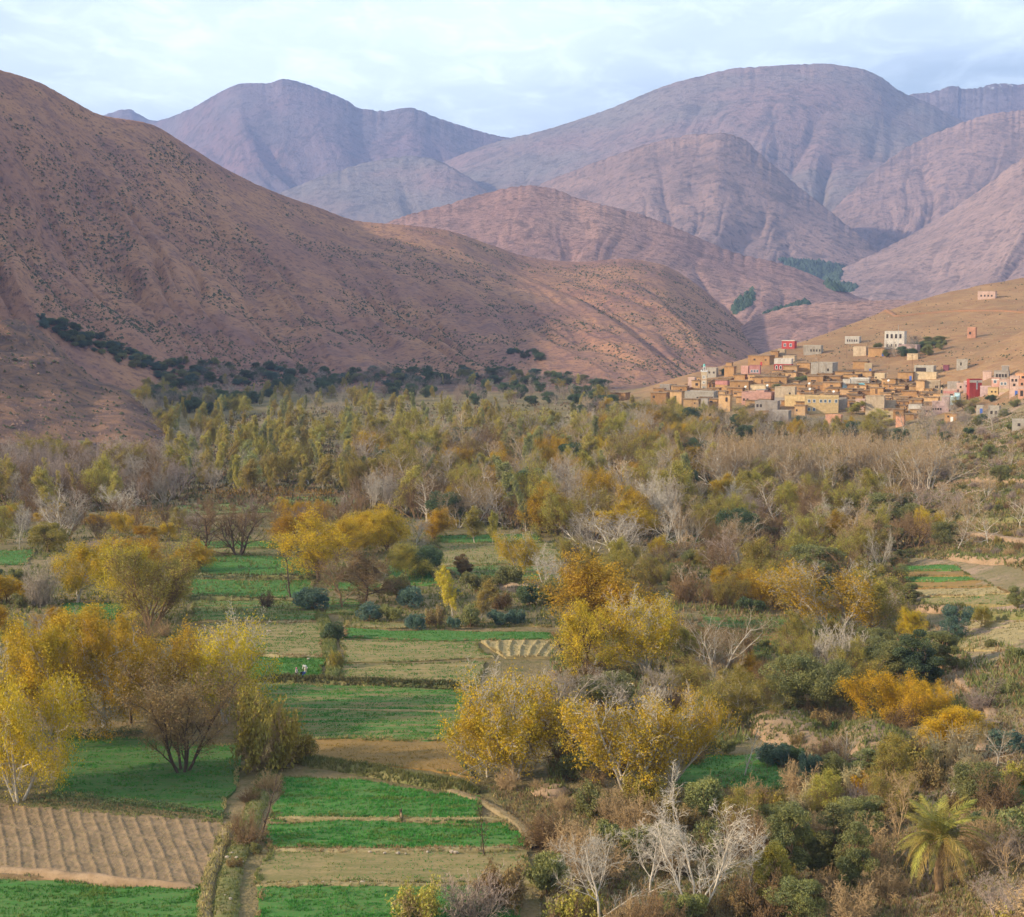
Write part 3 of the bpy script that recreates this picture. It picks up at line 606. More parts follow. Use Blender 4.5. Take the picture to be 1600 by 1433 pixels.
def strip(name, label, pts, width, height, mat, grass=None, gd=5.0, gh=0.3, seg=2.0, kind='structure', seed=0, flat=False, lift=0.03, **kw):
    """a raised band over the ground along picture points"""
    p = np.array(pts, float); H = hits(p[:, 0], p[:, 1])
    d = np.concatenate([[0], np.cumsum(np.linalg.norm(np.diff(H[:, :2], axis=0), axis=1))])
    n = max(4, int(d[-1] / seg)); s = np.linspace(0, d[-1], n)
    x = smooth_interp(s, d, H[:, 0]); y = smooth_interp(s, d, H[:, 1])
    tx, ty = np.gradient(x), np.gradient(y); q = np.hypot(tx, ty) + 1e-9; nx_, ny_ = -ty / q, tx / q
    prof = [(-1.15, -0.5), (-1, 0.0), (-0.72, 0.75), (-0.3, 1.0), (0.3, 1.0), (0.72, 0.75), (1, 0.0), (1.15, -0.5)] if not flat else [(-1.05, -0.6), (-1, 0.6), (-0.4, 1.0), (0.4, 1.0), (1, 0.6), (1.05, -0.6)]
    rows = []; endt = np.clip(np.minimum(s, d[-1] - s) / max(1.0, min(width, d[-1] * 0.3)), 0, 1) ** 0.6 if not flat else 1.0
    for a, h in prof:
        ww = width * 0.5 * (0.35 + 0.65 * endt) * (1 + 0.25 * noise(s / 4, s * 0 + a * 3, seed + 31))
        hx = x + nx_ * a * ww; hy = y + ny_ * a * ww
        rows.append(np.stack([hx, hy, gz(x, y) + lift + endt * height * h * (1 + 0.3 * noise(s / 2.5, s * 0 + a, seed + 33))], 1))
    for q_ in (0, -1): rows[q_][:, 2] = gz(rows[q_][:, 0], rows[q_][:, 1]) - 0.5
    V = np.stack(rows, 1)
    V[:, 1:-1, 2] += 0.35 * height * fbm(V[:, 1:-1, 0] / 1.7, V[:, 1:-1, 1] / 1.7, 3, seed + 90)
    o = link(name, raw_mesh(name, V.reshape(-1, 3), [grid_faces(V.shape[0], V.shape[1])[:, ::-1]], True), [mat], kind=kind, label=label, **kw)
    if grass:
        rng = np.random.default_rng(seed + 77); m = int(d[-1] * width * gd); r = rng.random(m) * (n - 1.01); c = 1 + rng.random(m) * (len(prof) - 3.01)
        i, j = r.astype(int), c.astype(int); fr, fc = (r - i)[:, None], (c - j)[:, None]
        P_ = V[i, j] * (1 - fr) * (1 - fc) + V[i + 1, j] * fr * (1 - fc) + V[i, j + 1] * (1 - fr) * fc + V[i + 1, j + 1] * fr * fc
        tufts('grass', P_, gh, gh * 0.4, GRASS[grass], seed + 5, o, 3)
    return o

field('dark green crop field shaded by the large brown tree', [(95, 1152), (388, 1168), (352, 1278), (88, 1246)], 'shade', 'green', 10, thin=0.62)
field('ploughed brown field with broken furrow ridges', [(-60, 1255), (357, 1288), (322, 1391), (-120, 1362)], 'plow', 'dry', 3.0, 0.10, 170, 100, ridges=(19, 0.10, -3.4), thin=0.5)
field('green crop field at the lower left corner', [(-90, 1372), (318, 1394), (322, 1480), (-130, 1480)], 'green', 'green', 14, 0.2, thin=0.42)
field('bright green crop field where a person stands at the lower edge', [(447, 1212), (738, 1246), (752, 1281), (420, 1280)], 'green', 'green', 16, 0.2, thin=0.30)
field('bright green crop field below the standing person', [(417, 1285), (790, 1286), (826, 1326), (410, 1330)], 'green', 'green', 16, 0.2, thin=0.30)
field('olive brown stubble field with a row of pale stones', [(410, 1335), (826, 1332), (835, 1384), (402, 1382)], 'olive', 'green', 7, 0.12, thin=0.75)
field('dark green crop field at the bottom edge', [(402, 1387), (800, 1388), (830, 1480), (392, 1480)], 'green', 'green', 12, 0.2, thin=0.40)
field('golden brown stubble field between green crops', [(492, 1157), (705, 1164), (745, 1216), (478, 1186)], 'gold', 'gold', 10, 0.14, thin=0.35)
field('long striped green field with tan lines', [(405, 1068), (738, 1078), (708, 1161), (440, 1153)], 'mixed', 'green', 13, 0.16, thin=0.45)
field('small bright green plot where people work', [(392, 1030), (515, 1028), (500, 1064), (385, 1062)], 'green', 'green', 12, 0.2, thin=0.05)
field('olive terrace field above the working people', [(310, 975), (507, 975), (507, 1024), (395, 1026)], 'olive', 'green', 7, thin=0.55)
field('narrow green terrace beside the dirt ridge', [(300, 940), (488, 944), (500, 972), (300, 972)], 'mixed', 'green', 6, thin=0.55)
field('green terrace field below the sunlit terrace', [(296, 907), (492, 909), (488, 935), (296, 933)], 'green', 'green', 6, thin=0.35)
field('sunlit bright green terrace with slanting rows', [(335, 870), (500, 872), (498, 902), (300, 900)], 'green', 'green', 6, thin=0.25, rows=(9, 0.05))
field('bright green strip of crop above the bed plots', [(538, 985), (868, 990), (868, 1001), (536, 999)], 'green', 'green', 7, thin=0.0)
field('brown and green striped bed plot', [(536, 1003), (748, 1004), (770, 1032), (532, 1036)], 'olive', 'green', 6, thin=0.6, rows=(4, 0.08))
field('tan bed plot with pale ridges', [(752, 1004), (870, 1004), (876, 1030), (790, 1030)], 'tan', 'olive', 3, thin=0.5, nx=60, ridges=(6, 0.3, 2.0))
field('striped plot with green rows beside the dark hedge', [(528, 1040), (760, 1038), (748, 1072), (535, 1064)], 'olive', 'green', 7, thin=0.55, rows=(3, 0.08))
field('small green plot behind the leaning tree', [(604, 876), (640, 874), (700, 916), (610, 912)], 'green', 'green', 4, thin=0.1)
field('olive terraces in the middle of the valley', [(682, 850), (866, 850), (880, 880), (690, 886)], 'olive', 'green', 3, thin=0.7)
field('green terrace edge in the middle of the valley', [(690, 888), (880, 884), (890, 908), (720, 906)], 'mixed', 'green', 4, thin=0.4)
field('green plot between the yellow trees at the left', [(100, 944), (200, 946), (180, 968), (95, 964)], 'green', 'green', 4, thin=0.2)
field('green plot at the left edge', [(-60, 972), (110, 974), (60, 1004), (-90, 1004)], 'mixed', 'green', 4, thin=0.3)
field('green meadow beyond the brown trees', [(270, 792), (400, 786), (430, 800), (280, 806)], 'mixed', 'green', 2, thin=0.4)
field('far green strip in front of the poplars', [(430, 778), (560, 776), (560, 790), (420, 792)], 'mixed', 'green', 2, thin=0.4)
field('green strip behind the pale twin trunks', [(680, 838), (840, 836), (850, 849), (690, 850)], 'green', 'green', 3, thin=0.1)
field('green plot at the left margin under the bare tree', [(-50, 862), (60, 860), (40, 884), (-60, 886)], 'green', 'green', 3, thin=0.2)
field('small brown plot behind the orange bush', [(140, 842), (200, 840), (195, 862), (130, 864)], 'plow', None)
field('green meadow under the white-trunked bare tree', [(1075, 1182), (1200, 1180), (1262, 1232), (1050, 1232)], 'green', 'green', 10, thin=0.45)
field('small green plot among the olive trees', [(1210, 1128), (1300, 1130), (1310, 1152), (1215, 1152)], 'green', 'green', 8, thin=0.2)
field('green and brown strip plot behind the pale bare tree', [(1090, 962), (1235, 966), (1225, 986), (1085, 982)], 'mixed', 'green', 4, thin=0.4)
field('brown strip plot behind the pale bare tree', [(1085, 985), (1225, 989), (1210, 1008), (1080, 1004)], 'gold', 'green', 4, thin=0.6)
field('thin green crop strip on the right terrace', [(1392, 884), (1490, 884), (1500, 891), (1388, 893)], 'green', 'green', 5, thin=0.0)
field('brown strip on the right terrace', [(1386, 895), (1505, 893), (1512, 899), (1384, 902)], 'gold', None)
field('lower thin green crop strip on the right terrace', [(1386, 904), (1515, 901), (1525, 906), (1390, 911)], 'green', 'green', 5, thin=0.0)
field('brown terrace under the green strips', [(1392, 913), (1530, 908), (1550, 916), (1410, 921)], 'gold', None)
field('tan terrace on the right slope', [(1420, 924), (1560, 918), (1580, 928), (1440, 935)], 'tan', 'olive', 3, thin=0.3)
field('olive terrace on the right slope', [(1440, 938), (1580, 931), (1600, 944), (1460, 950)], 'olive', 'green', 3, thin=0.5)
field('tan field at the right edge', [(1510, 972), (1640, 972), (1660, 1018), (1500, 1018)], 'tan', 'olive', 3, thin=0.5, rows=(8, 0.05))
field('green plot at the right edge', [(1560, 1210), (1680, 1205), (1680, 1255), (1575, 1255)], 'green', 'green', 8, thin=0.3)

field('narrow green strip in the far left meadow', [(300, 848), (430, 846), (436, 856), (296, 858)], 'green', 'green', 3, thin=0.2)
field('narrow tan strip behind the sunlit terrace', [(320, 860), (500, 858), (502, 867), (312, 868)], 'olive', 'green', 2, thin=0.6)
field('thin green strip right of the orange topped tree', [(520, 910), (600, 914), (602, 924), (516, 922)], 'green', 'green', 4, thin=0.2)
field('green strip left of the bush row', [(512, 935), (560, 938), (556, 960), (512, 958)], 'mixed', 'green', 4, thin=0.3)
field('tan strip under the bush row', [(540, 972), (700, 976), (860, 980), (538, 982)], 'olive', 'green', 4, thin=0.6)
field('green plot behind the big golden tree', [(1060, 1004), (1210, 1012), (1190, 1034), (1050, 1026)], 'mixed', 'green', 4, thin=0.4)
field('green plot in the grove right of centre', [(1045, 838), (1110, 838), (1105, 850), (1040, 850)], 'green', 'green', 2, thin=0.2)
PT = SOIL['dry']
strip('path', 'dirt footpath bending round the corner of the bright green field', [(705, 1238), (745, 1252), (790, 1276), (815, 1295), (838, 1328)], 1.1, 0.12, SOIL['dry2'], 'dry', 8, 0.16, flat=True, lift=0.25, seed=1)
strip('bank', 'grassy bund between the two bright green fields', [(418, 1282), (560, 1284), (700, 1284), (795, 1284)], 0.7, 0.25, SOIL['dry'], 'dry', 14, 0.2, seed=2, lift=0.2)
strip('bank', 'dry grassy bund above the stubble field', [(408, 1332), (560, 1333), (700, 1331), (830, 1329)], 1.0, 0.3, SOIL['dry'], 'dry', 12, 0.25, seed=3, lift=0.15)
strip('bank', 'dry bund at the bottom edge of the stubble field', [(400, 1385), (560, 1386), (720, 1387)], 0.8, 0.25, SOIL['dry'], 'dry', 12, 0.22, seed=4, lift=0.15)
strip('bank', 'bare earth terrace wall under the ploughed field', [(-60, 1362), (60, 1370), (150, 1380), (240, 1386), (322, 1393)], 1.2, 0.75, SOIL['earth'], None, seed=5, lift=0.0)
strip('bank', 'rough grass verge between ploughed field and ditch', [(358, 1288), (340, 1335), (322, 1392), (318, 1470)], 1.2, 0.35, SOIL['dry2'], 'dry', 14, 0.3, seed=6)
strip('bank', 'grassy ditch bank running up beside the bright fields', [(432, 1175), (412, 1230), (385, 1300), (362, 1360), (350, 1470)], 2.2, 0.3, SOIL['verge'], 'olive', 10, 0.25, seed=7)
strip('bank', 'tall grassy bank below the golden field', [(465, 1190), (560, 1206), (650, 1222), (748, 1240)], 2.4, 0.7, SOIL['verge'], 'olive', 22, 0.42, seed=8)
strip('bank', 'dry grass line across the long striped field', [(420, 1110), (560, 1112), (720, 1116)], 0.6, 0.18, SOIL['dry'], 'dry', 8, 0.15, seed=9, lift=0.2)
strip('bank', 'dark grassy bank above the long striped field', [(400, 1066), (470, 1066), (560, 1070), (650, 1074), (740, 1080)], 2.0, 0.7, SOIL['verge'], 'dark', 16, 0.5, seed=10)
strip('bank', 'winding grassy ridge beside the olive terrace', [(500, 960), (512, 990), (515, 1020), (522, 1050), (515, 1066)], 2.4, 0.5, SOIL['verge'], 'olive', 10, 0.35, seed=11)
strip('bank', 'low wall of earth under the sunlit terrace', [(296, 903), (400, 906), (500, 906)], 2.2, 0.9, SOIL['verge'], 'dark', 5, 0.5, seed=12)
strip('bank', 'dark grass line below the green terrace', [(296, 936), (400, 939), (492, 940)], 1.6, 0.6, SOIL['verge'], 'dark', 5, 0.4, seed=13)
strip('bank', 'tan grass line between green terraces', [(300, 973), (400, 974), (505, 974)], 1.2, 0.4, SOIL['dry'], 'dry', 6, 0.3, seed=14)
strip('bank', 'tan verge above the working people', [(395, 1027), (460, 1029), (515, 1026)], 1.5, 0.5, SOIL['dry'], 'dry', 6, 0.35, seed=15)
strip('bank', 'rocky earth bank above the blue green bushes', [(760, 918), (820, 922), (880, 930)], 5.0, 1.2, SOIL['rock'], 'olive', 2, 0.5, seed=16)
strip('bank', 'eroded pinkish earth bank between olive trees', [(1190, 1115), (1220, 1140), (1265, 1160), (1310, 1150)], 9.0, 1.7, SOIL['rock'], 'olive', 5, 0.5, seg=1.0, seed=17)
strip('bank', 'reddish earth bank right of the small green plot', [(1330, 1135), (1370, 1160), (1400, 1190)], 8.0, 1.5, SOIL['rock'], 'olive', 5, 0.5, seg=1.0, seed=18)
strip('bank', 'orange earth scar beside the yellow trees', [(835, 1235), (860, 1240), (890, 1236)], 3.5, 0.9, SOIL['rock'], 'olive', 4, 0.5, seg=0.8, seed=19)
strip('bank', 'stony bare bank in the middle right', [(1050, 880), (1090, 905), (1120, 930)], 12.0, 1.5, SOIL['rock'], 'olive', 3, 0.6, seg=1.0, seed=20)
strip('path', 'pale footpath climbing the right slope', [(1500, 1060), (1545, 1100), (1550, 1140), (1535, 1175)], 1.8, 0.15, SOIL['rock'], None, flat=True, seed=21)
strip('path', 'winding pale track on the right terraces', [(1440, 850), (1480, 840), (1530, 835), (1580, 842), (1640, 850)], 5.0, 0.4, SOIL['rock'], None, flat=True, seed=22)
for k, (pts, lab) in enumerate([
  ([(1450, 818), (1500, 812), (1560, 816), (1640, 815)], 'upper stone terrace line on the right slope'),
  ([(1455, 760), (1520, 752), (1640, 757)], 'terrace line below the village orchard'),
  ([(1470, 720), (1540, 714), (1640, 718)], 'high terrace line under the pink houses'),
  ([(1480, 870), (1560, 880), (1640, 876)], 'stony terrace line above the green strips'),
  ([(1500, 962), (1560, 966), (1640, 964)], 'dark terrace line above the tan field'),
  ([(1390, 952), (1460, 955), (1520, 957)], 'dark grassy terrace line below the olive terrace')]):
    strip('bank', lab, pts, 2.6, 1.0, SOIL['rock' if k % 2 else 'verge'], 'olive', 3, 0.6, seed=40 + k)
strip('bank', 'river cliff of dark earth at the foot of the left spur', [(-80, 716), (0, 712), (80, 714), (160, 716), (230, 720), (265, 728)], 16.0, 5.0, SOIL['cliff'], None, seg=2, seed=60)
strip('path', 'grassy ledge above the river cliff', [(-60, 700), (40, 699), (130, 692)], 8.0, 0.8, SOIL['olive'], None, seg=4, flat=True, seed=61)
strip('path', 'red cutting of the road across the village hill', [(1310, 503), (1400, 494), (1470, 488), (1540, 486), (1640, 492)], 3.0, 0.7, SOIL['cut'], None, seg=6, flat=True, seed=62)

# ------------------------------------------------------------------ trees: shared shapes
ZUP = Vector((0, 0, 1))
def rvec(r): return Vector((r.gauss(0, 1), r.gauss(0, 1), r.gauss(0, 1)))
def grow(r, P):
    out = []
    def branch(p, d, L, rad, lev):
        n = P['seg'][lev]; pts, rr = [p.copy()], [rad]; dirs = [d]
        tip = P.get('tip', 0.25)
        for i in range(n):
            d = (d + rvec(r) * P['wob'][lev] + ZUP * P['up'][lev]).normalized(); p = p + d * (L / n)
            pts.append(p.copy()); rr.append(rad * (1 - (i + 1) / n * (1 - tip))); dirs.append(d)
        out.append((pts, rr, lev))
        if lev + 1 >= P['levels']: return
        k = P['n'][lev]; ph = r.random() * 6.28
        for j in range(k):
            t = P['t0'][lev] + (1 - P['t0'][lev]) * (j + r.random()) / k
            f = t * n; i = min(int(f), n - 1); q = pts[i].lerp(pts[i + 1], f - i); dd = dirs[i + 1]
            ax = dd.orthogonal().normalized(); ax.rotate(Quaternion(dd, ph + j * 2.4 + r.gauss(0, 0.3)))
            nd = dd.copy(); nd.rotate(Quaternion(ax, R(P['ang'][lev]) * (0.7 + 0.6 * r.random())))
            nl = L * P['ratio'][lev] * (0.65 + 0.6 * r.random()) * (1 - P['fall'][lev] * t)
            branch(q, nd, nl, max(rr[i] * P['rr'], P['rmin']), lev + 1)
    for sx in range(P['stems']):
        a = sx * 2.4 + r.random(); le = P['lean'] * (0.5 + r.random())
        d = Vector((math.cos(a) * le, math.sin(a) * le, 1)).normalized()
        o = Vector((math.cos(a), math.sin(a), 0)) * P.get('sb', 0.15) * (P['stems'] > 1)
        branch(o - ZUP * 0.3, d, P['H'] * (0.85 + 0.3 * r.random()), P['r0'], 0)
    return out
def tube_arrays(brs, sides_of, V, Fq):
    for pts, rr, lev in brs:
        sd = sides_of(lev); n0 = len(V); m = len(pts)
        if sd == 2:
            side = (pts[-1] - pts[0]).orthogonal().normalized()
            for p, q in zip(pts, rr): V.append(p - side * q); V.append(p + side * q)
            for i in range(m - 1): a = n0 + 2 * i; Fq.append((a, a + 1, a + 3, a + 2))
            continue
        ref = None
        for i, p in enumerate(pts):
            d = (pts[min(i + 1, m - 1)] - pts[max(i - 1, 0)]).normalized()
            a = d.orthogonal().normalized() if ref is None else (ref - d * ref.dot(d)).normalized()
            ref = a; b = d.cross(a)
            for k in range(sd):
                t = 6.28318 * k / sd; V.append(p + (a * math.cos(t) + b * math.sin(t)) * rr[i])
        for i in range(m - 1):
            for k in range(sd):
                x = n0 + i * sd + k; y = n0 + i * sd + (k + 1) % sd; Fq.append((x, y, y + sd, x + sd))
def leaf_quads(C, size, rng, aspect=1.0, droop=0.0):
    N = len(C); a = rng.normal(size=(N, 3)); a /= np.linalg.norm(a, axis=1)[:, None] + 1e-9
    b = rng.normal(size=(N, 3)); b -= a * (a * b).sum(1)[:, None]; b /= np.linalg.norm(b, axis=1)[:, None] + 1e-9
    s = (size * (0.55 + 0.9 * rng.random(N)))[:, None]
    V = np.stack([C - a * s * 0.55, C + b * s * 0.45 * aspect + a * s * 0.1, C + a * s * 0.5 - b * s * 0.35 * aspect], 1)
    return V.reshape(-1, 3), np.arange(3 * N).reshape(-1, 3)
PROTO = {}
def finish(key, tV, tF, cV, cF, cm, leafy):
    tm = raw_mesh(key + '_trunk', [tuple(v) for v in tV], [tF], True)
    cmsh = raw_mesh(key + '_crown', cV, cF, False, cm)
    h0 = np.percentile(cV[:, 2], 99.5); w0 = 2 * np.percentile(np.hypot(cV[:, 0], cV[:, 1]), 86)
    PROTO[key] = (tm, cmsh, h0, w0)
def make_tree(key, P, seed, leaf=None, twig_from=3, nleaf=0, lsize=0.2, spread=0.3, keepf=None, aspect=1.0):
    r = random.Random(seed); rng = np.random.default_rng(seed); brs = grow(r, P)
    tV, tF = [], []
    tube_arrays([b for b in brs if b[2] < twig_from], lambda l: (7, 5, 4, 3, 3)[l], tV, tF)
    V, Fq = [], []; tw = [b for b in brs if b[2] >= twig_from]
    tube_arrays(tw, lambda l: 3 if l == twig_from and P['levels'] - twig_from > 1 else 2, V, Fq)
    cV = np.array([tuple(v) for v in V]).reshape(-1, 3); cF = [np.array(Fq, int).reshape(-1, 4)]; cm = [0] * len(Fq)
    if nleaf:
        src = np.array([tuple(b[0][1 + r.randrange(len(b[0]) - 1)]) for b in tw for _ in range(4)])
        C = src[rng.integers(0, len(src), int(nleaf * 2.6))] + rng.normal(size=(int(nleaf * 2.6), 3)) * spread
        C = C[C[:, 2] > 0.1]
        h = np.percentile(src[:, 2], 99); cl = fbm(C[:, 0] / 1.1 + 0.6 * C[:, 2], C[:, 1] / 1.1 - 0.5 * C[:, 2], 2, seed)
        pr = 0.5 + 1.3 * cl
        if keepf: pr = pr * keepf(C[:, 2] / h, np.hypot(C[:, 0], C[:, 1]))
        C = C[rng.random(len(C)) < pr][:nleaf]
        lv, lf = leaf_quads(C, np.full(len(C), lsize), rng, aspect); n0 = len(cV)
        cV = np.concatenate([cV, lv]); cF.append(lf + n0); cm += [1] * len(lf)
    finish(key, tV, tF, cV, cF, cm, nleaf > 0)
BROAD = dict(levels=5, stems=1, H=6.0, r0=0.17, seg=(6, 5, 4, 3, 2), wob=(0.10, 0.16, 0.20, 0.22, 0.2), up=(0.05, 0.09, 0.05, 0.02, 0.01), n=(13, 8, 6, 5), t0=(0.14, 0.18, 0.15, 0.1), ang=(58, 45, 42, 42), ratio=(0.78, 0.50, 0.45, 0.5), fall=(0.40, 0.4, 0.3, 0.2), rr=0.55, rmin=0.011, lean=0.10)
SPREAD = dict(BROAD, stems=4, H=5.2, r0=0.13, lean=0.55, n=(8, 7, 6, 4), t0=(0.16, 0.15, 0.15, 0.1), ang=(44, 42, 42, 42), ratio=(0.66, 0.55, 0.45, 0.5))
FAN = dict(BROAD, stems=6, H=6.5, r0=0.11, lean=0.5, n=(7, 7, 6, 5), t0=(0.2, 0.15, 0.12, 0.1), ang=(30, 32, 34, 36), ratio=(0.55, 0.5, 0.5, 0.5), up=(0.06, 0.10, 0.08, 0.05, 0.03))
TALL = dict(BROAD, H=9.5, r0=0.12, n=(20, 7, 5, 4), ang=(42, 38, 40, 40), ratio=(0.38, 0.5, 0.5, 0.5), fall=(0.5, 0.3, 0.3, 0.2), up=(0.05, 0.14, 0.08, 0.05, 0.02), t0=(0.12, 0.2, 0.2, 0.1))
COLUMN = dict(BROAD, H=11.0, r0=0.13, n=(32, 7, 4, 3), ang=(32, 30, 35, 40), ratio=(0.24, 0.5, 0.5, 0.5), fall=(0.55, 0.3, 0.3, 0.2), up=(0.06, 0.20, 0.15, 0.1, 0.05), t0=(0.06, 0.15, 0.2, 0.1))
SHRUB = dict(levels=4, stems=11, H=1.9, r0=0.028, seg=(5, 4, 3, 2), wob=(0.14, 0.2, 0.22, 0.2), up=(0.05, 0.06, 0.04, 0.02), n=(8, 6, 5), t0=(0.12, 0.12, 0.1), ang=(38, 42, 45), ratio=(0.5, 0.5, 0.5), fall=(0.4, 0.3, 0.2), rr=0.6, rmin=0.012, lean=0.8, sb=0.15)
for i in range(3): make_tree('broad%d' % i, dict(BROAD, n=(13, 8, 6, 3)), 10 + i, nleaf=36000, lsize=0.115, spread=0.36)
for i in range(2): make_tree('spread%d' % i, dict(SPREAD, n=(8, 7, 6, 3)), 20 + i, nleaf=38000, lsize=0.115, spread=0.38)
def mixkeep(z, rad): return np.clip(1.5 - 1.75 * z + 0.10 * rad, 0.02, 1)
for i in range(3): make_tree('mixed%d' % i, SPREAD if i else FAN, 30 + i, nleaf=26000, lsize=0.12, spread=0.32, keepf=mixkeep)
for i in range(3): make_tree('thin%d' % i, BROAD if i else FAN, 40 + i, nleaf=17000, lsize=0.115, spread=0.3)
for i in range(4): make_tree('bare%d' % i, (FAN, SPREAD, BROAD, TALL)[i], 50 + i)
make_tree('open0', dict(FAN, stems=4, n=(7, 7, 6, 4), r0=0.11, rmin=0.012, ratio=(0.55, 0.55, 0.55, 0.65), wob=(0.13, 0.20, 0.22, 0.2, 0.15)), 57)
make_tree('open1', dict(BROAD, n=(10, 8, 6, 5), r0=0.14, rmin=0.012, ratio=(0.75, 0.55, 0.5, 0.65), wob=(0.13, 0.20, 0.22, 0.2, 0.15)), 58)
for i in range(2): make_tree('tall%d' % i, TALL, 60 + i, nleaf=14000, lsize=0.19, spread=0.3)
for i in range(3): make_tree('column%d' % i, COLUMN, 70 + i, nleaf=(15000, 12000, 8000)[i], lsize=0.2, spread=0.22)
for i in range(2): make_tree('sapling%d' % i, dict(TALL, levels=4, H=4.6, r0=0.09, n=(9, 5, 4), rmin=0.014), 80 + i)
for i in range(3): make_tree('twigbush%d' % i, dict(SHRUB, stems=(22, 26, 18)[i], H=(1.9, 2.3, 1.6)[i]), 90 + i, twig_from=2)
for i in range(3): make_tree('leafbush%d' % i, dict(SHRUB, stems=(12, 14, 10)[i]), 100 + i, twig_from=2, nleaf=(5000, 6000, 3000)[i], lsize=0.15, spread=0.16)
def make_clump(key, seed, H, Wd, ncl, per, lsize, multi=3):
    """dense evergreen crown of many leaf clumps on a short forked trunk"""
    r = random.Random(seed); rng = np.random.default_rng(seed); cs = []
    while len(cs) < ncl:
        p = rng.uniform(-1, 1, 3); 
        if (p ** 2).sum() < 1 and (p ** 2).sum() > 0.12: cs.append(p)
    cs = np.array(cs) * (Wd / 2, Wd / 2, H * 0.44) + (0, 0, H * 0.50); cs[:, :2] *= (0.75 + 0.4 * rng.random((ncl, 1)))
    brs = []
    for s in range(multi):
        a = s * 6.28 / multi + r.random(); q = Vector((math.cos(a) * Wd * 0.10, math.sin(a) * Wd * 0.10, H * 0.35))
        brs.append(([Vector((0.1 * math.cos(a), 0.1 * math.sin(a), -0.3)), q * 0.5 + rvec(r) * 0.05, q], [0.03 * H, 0.022 * H, 0.015 * H], 0))
    for c in cs:
        b = brs[r.randrange(multi)][0][-1]; e = Vector(c); m_ = b.lerp(e, 0.5) + rvec(r) * 0.15
        brs.append(([b, m_, e], [0.012 * H, 0.008 * H, 0.003 * H], 1))
    tV, tF = [], []; tube_arrays(brs, lambda l: 6 if l == 0 else 4, tV, tF)
    C, S = [], []
    for c in cs:
        rad = Wd * (0.13 + 0.10 * rng.random()); d = rng.normal(size=(per, 3)); d /= np.linalg.norm(d, axis=1)[:, None]
        C.append(c + d * (rad * (0.45 + 0.62 * rng.random((per, 1)) ** 0.6)) * (1, 1, 0.85))
    C = np.concatenate(C); C = C[C[:, 2] > 0.15]
    lv, lf = leaf_quads(C, np.full(len(C), lsize), rng, 0.8)
    tw, tf = [], []; tube_arrays([([Vector(c), Vector(c) + rvec(r) * 0.3], [0.02, 0.008], 2) for c in cs], lambda l: 2, tw, tf)
    tw = np.array([tuple(v) for v in tw]); n0 = len(tw)
    finish(key, tV, tF, np.concatenate([tw, lv]), [np.array(tf), lf + n0], [0] * len(tf) + [1] * len(lf), True)
for i in range(3): make_clump('olive%d' % i, 110 + i, 6.0, 5.0, (26, 34, 22)[i], 640, 0.165)
for i in range(2): make_clump('upright%d' % i, 120 + i, 7.5, 3.4, 30, 760, 0.15, 2)
for i in range(2): make_clump('roundbush%d' % i, 130 + i, 2.0, 2.6, 16, 320, 0.15, 4)
def make_reed(key, seed, n):
    r = random.Random(seed); tV, tF, V, Fq = [], [], [], []
    for k in range(n):
        a = r.random() * 6.28; q = math.sqrt(r.random()) * 0.9; b = Vector((q * math.cos(a), q * math.sin(a), -0.1)); h = 2.6 + 1.6 * r.random()
        le = Vector((math.cos(a), math.sin(a), 0)) * (0.15 + 0.35 * r.random()) + rvec(r) * 0.08
        pts = [b + ZUP * h * t + le * h * 0.4 * t * t for t in (0, 0.35, 0.7, 1.0)]
        tube_arrays([(pts, [0.022, 0.02, 0.015, 0.008], 0)], lambda l: 3, tV, tF)
        for j in range(5):
            t = 0.35 + 0.6 * r.random(); p = b + ZUP * h * t + le * h * 0.4 * t * t; d = (rvec(r) * 0.6 + ZUP * 0.5 + le).normalized()
            tube_arrays([([p, p + d * 0.35, p + d * 0.6 - ZUP * 0.12], [0.02, 0.035, 0.004], 1)], lambda l: 2, V, Fq)
        p = pts[-1]; tube_arrays([([p, p + ZUP * 0.25 + le * 0.1, p + ZUP * 0.5 + le * 0.25], [0.02, 0.06, 0.01], 1)], lambda l: 2, V, Fq)
    cV = np.array([tuple(v) for v in V]); finish(key, tV, tF, cV, [np.array(Fq)], [0] * len(Fq), False)
make_reed('reed0', 5, 90); make_reed('reed1', 6, 60)

def plant(key, name, label, cat, loc, H, Wd, bark, leaf=None, group=None, rot=None, far=False, names=('trunk', 'crown'), rs=None, twig=None, sink=0.0):
    tm, cm, h0, w0 = PROTO[key]; r = rs or random
    sz = H / h0; sx = Wd / w0; rz = r.random() * 6.28 if rot is None else rot
    M = Matrix.Translation((loc[0], loc[1], loc[2] - sink)) @ Matrix.Rotation(rz, 4, 'Z') @ Matrix.Diagonal((sx, sx, sz, 1))
    reed = key.startswith('reed'); lc = LEAFC.get(leaf, BARKS[bark]); al = (BKEYS.index(twig or bark) + 0.5) / len(BKEYS)
    crown = [M_LEAF] if reed else [M_TWIG] + ([M_LEAF] if len(_slots(cm)) > 1 else [])
    if far: e = link(name, tm, [M_LEAF if reed else M_BARK], label=label, category=cat, group=group); e.matrix_world = M; e.color = (*(lc if reed else BARKS[bark]), 1)
    else:
        e = link(name, None, (), label=label, category=cat, group=group); e.matrix_world = M; e.empty_display_size = 0.5
        t_ = link(names[0], tm, [M_LEAF if reed else M_BARK], e); t_.color = (*(lc if reed else BARKS[bark]), 1)
    c_ = link(names[1], cm, crown, e); c_.color = (*lc, al)
    return e
_SL = {}
def _slots(me_):
    if me_.name not in _SL:
        a = np.zeros(len(me_.polygons), np.int32); me_.polygons.foreach_get('material_index', a); _SL[me_.name] = np.unique(a)
    return _SL[me_.name]

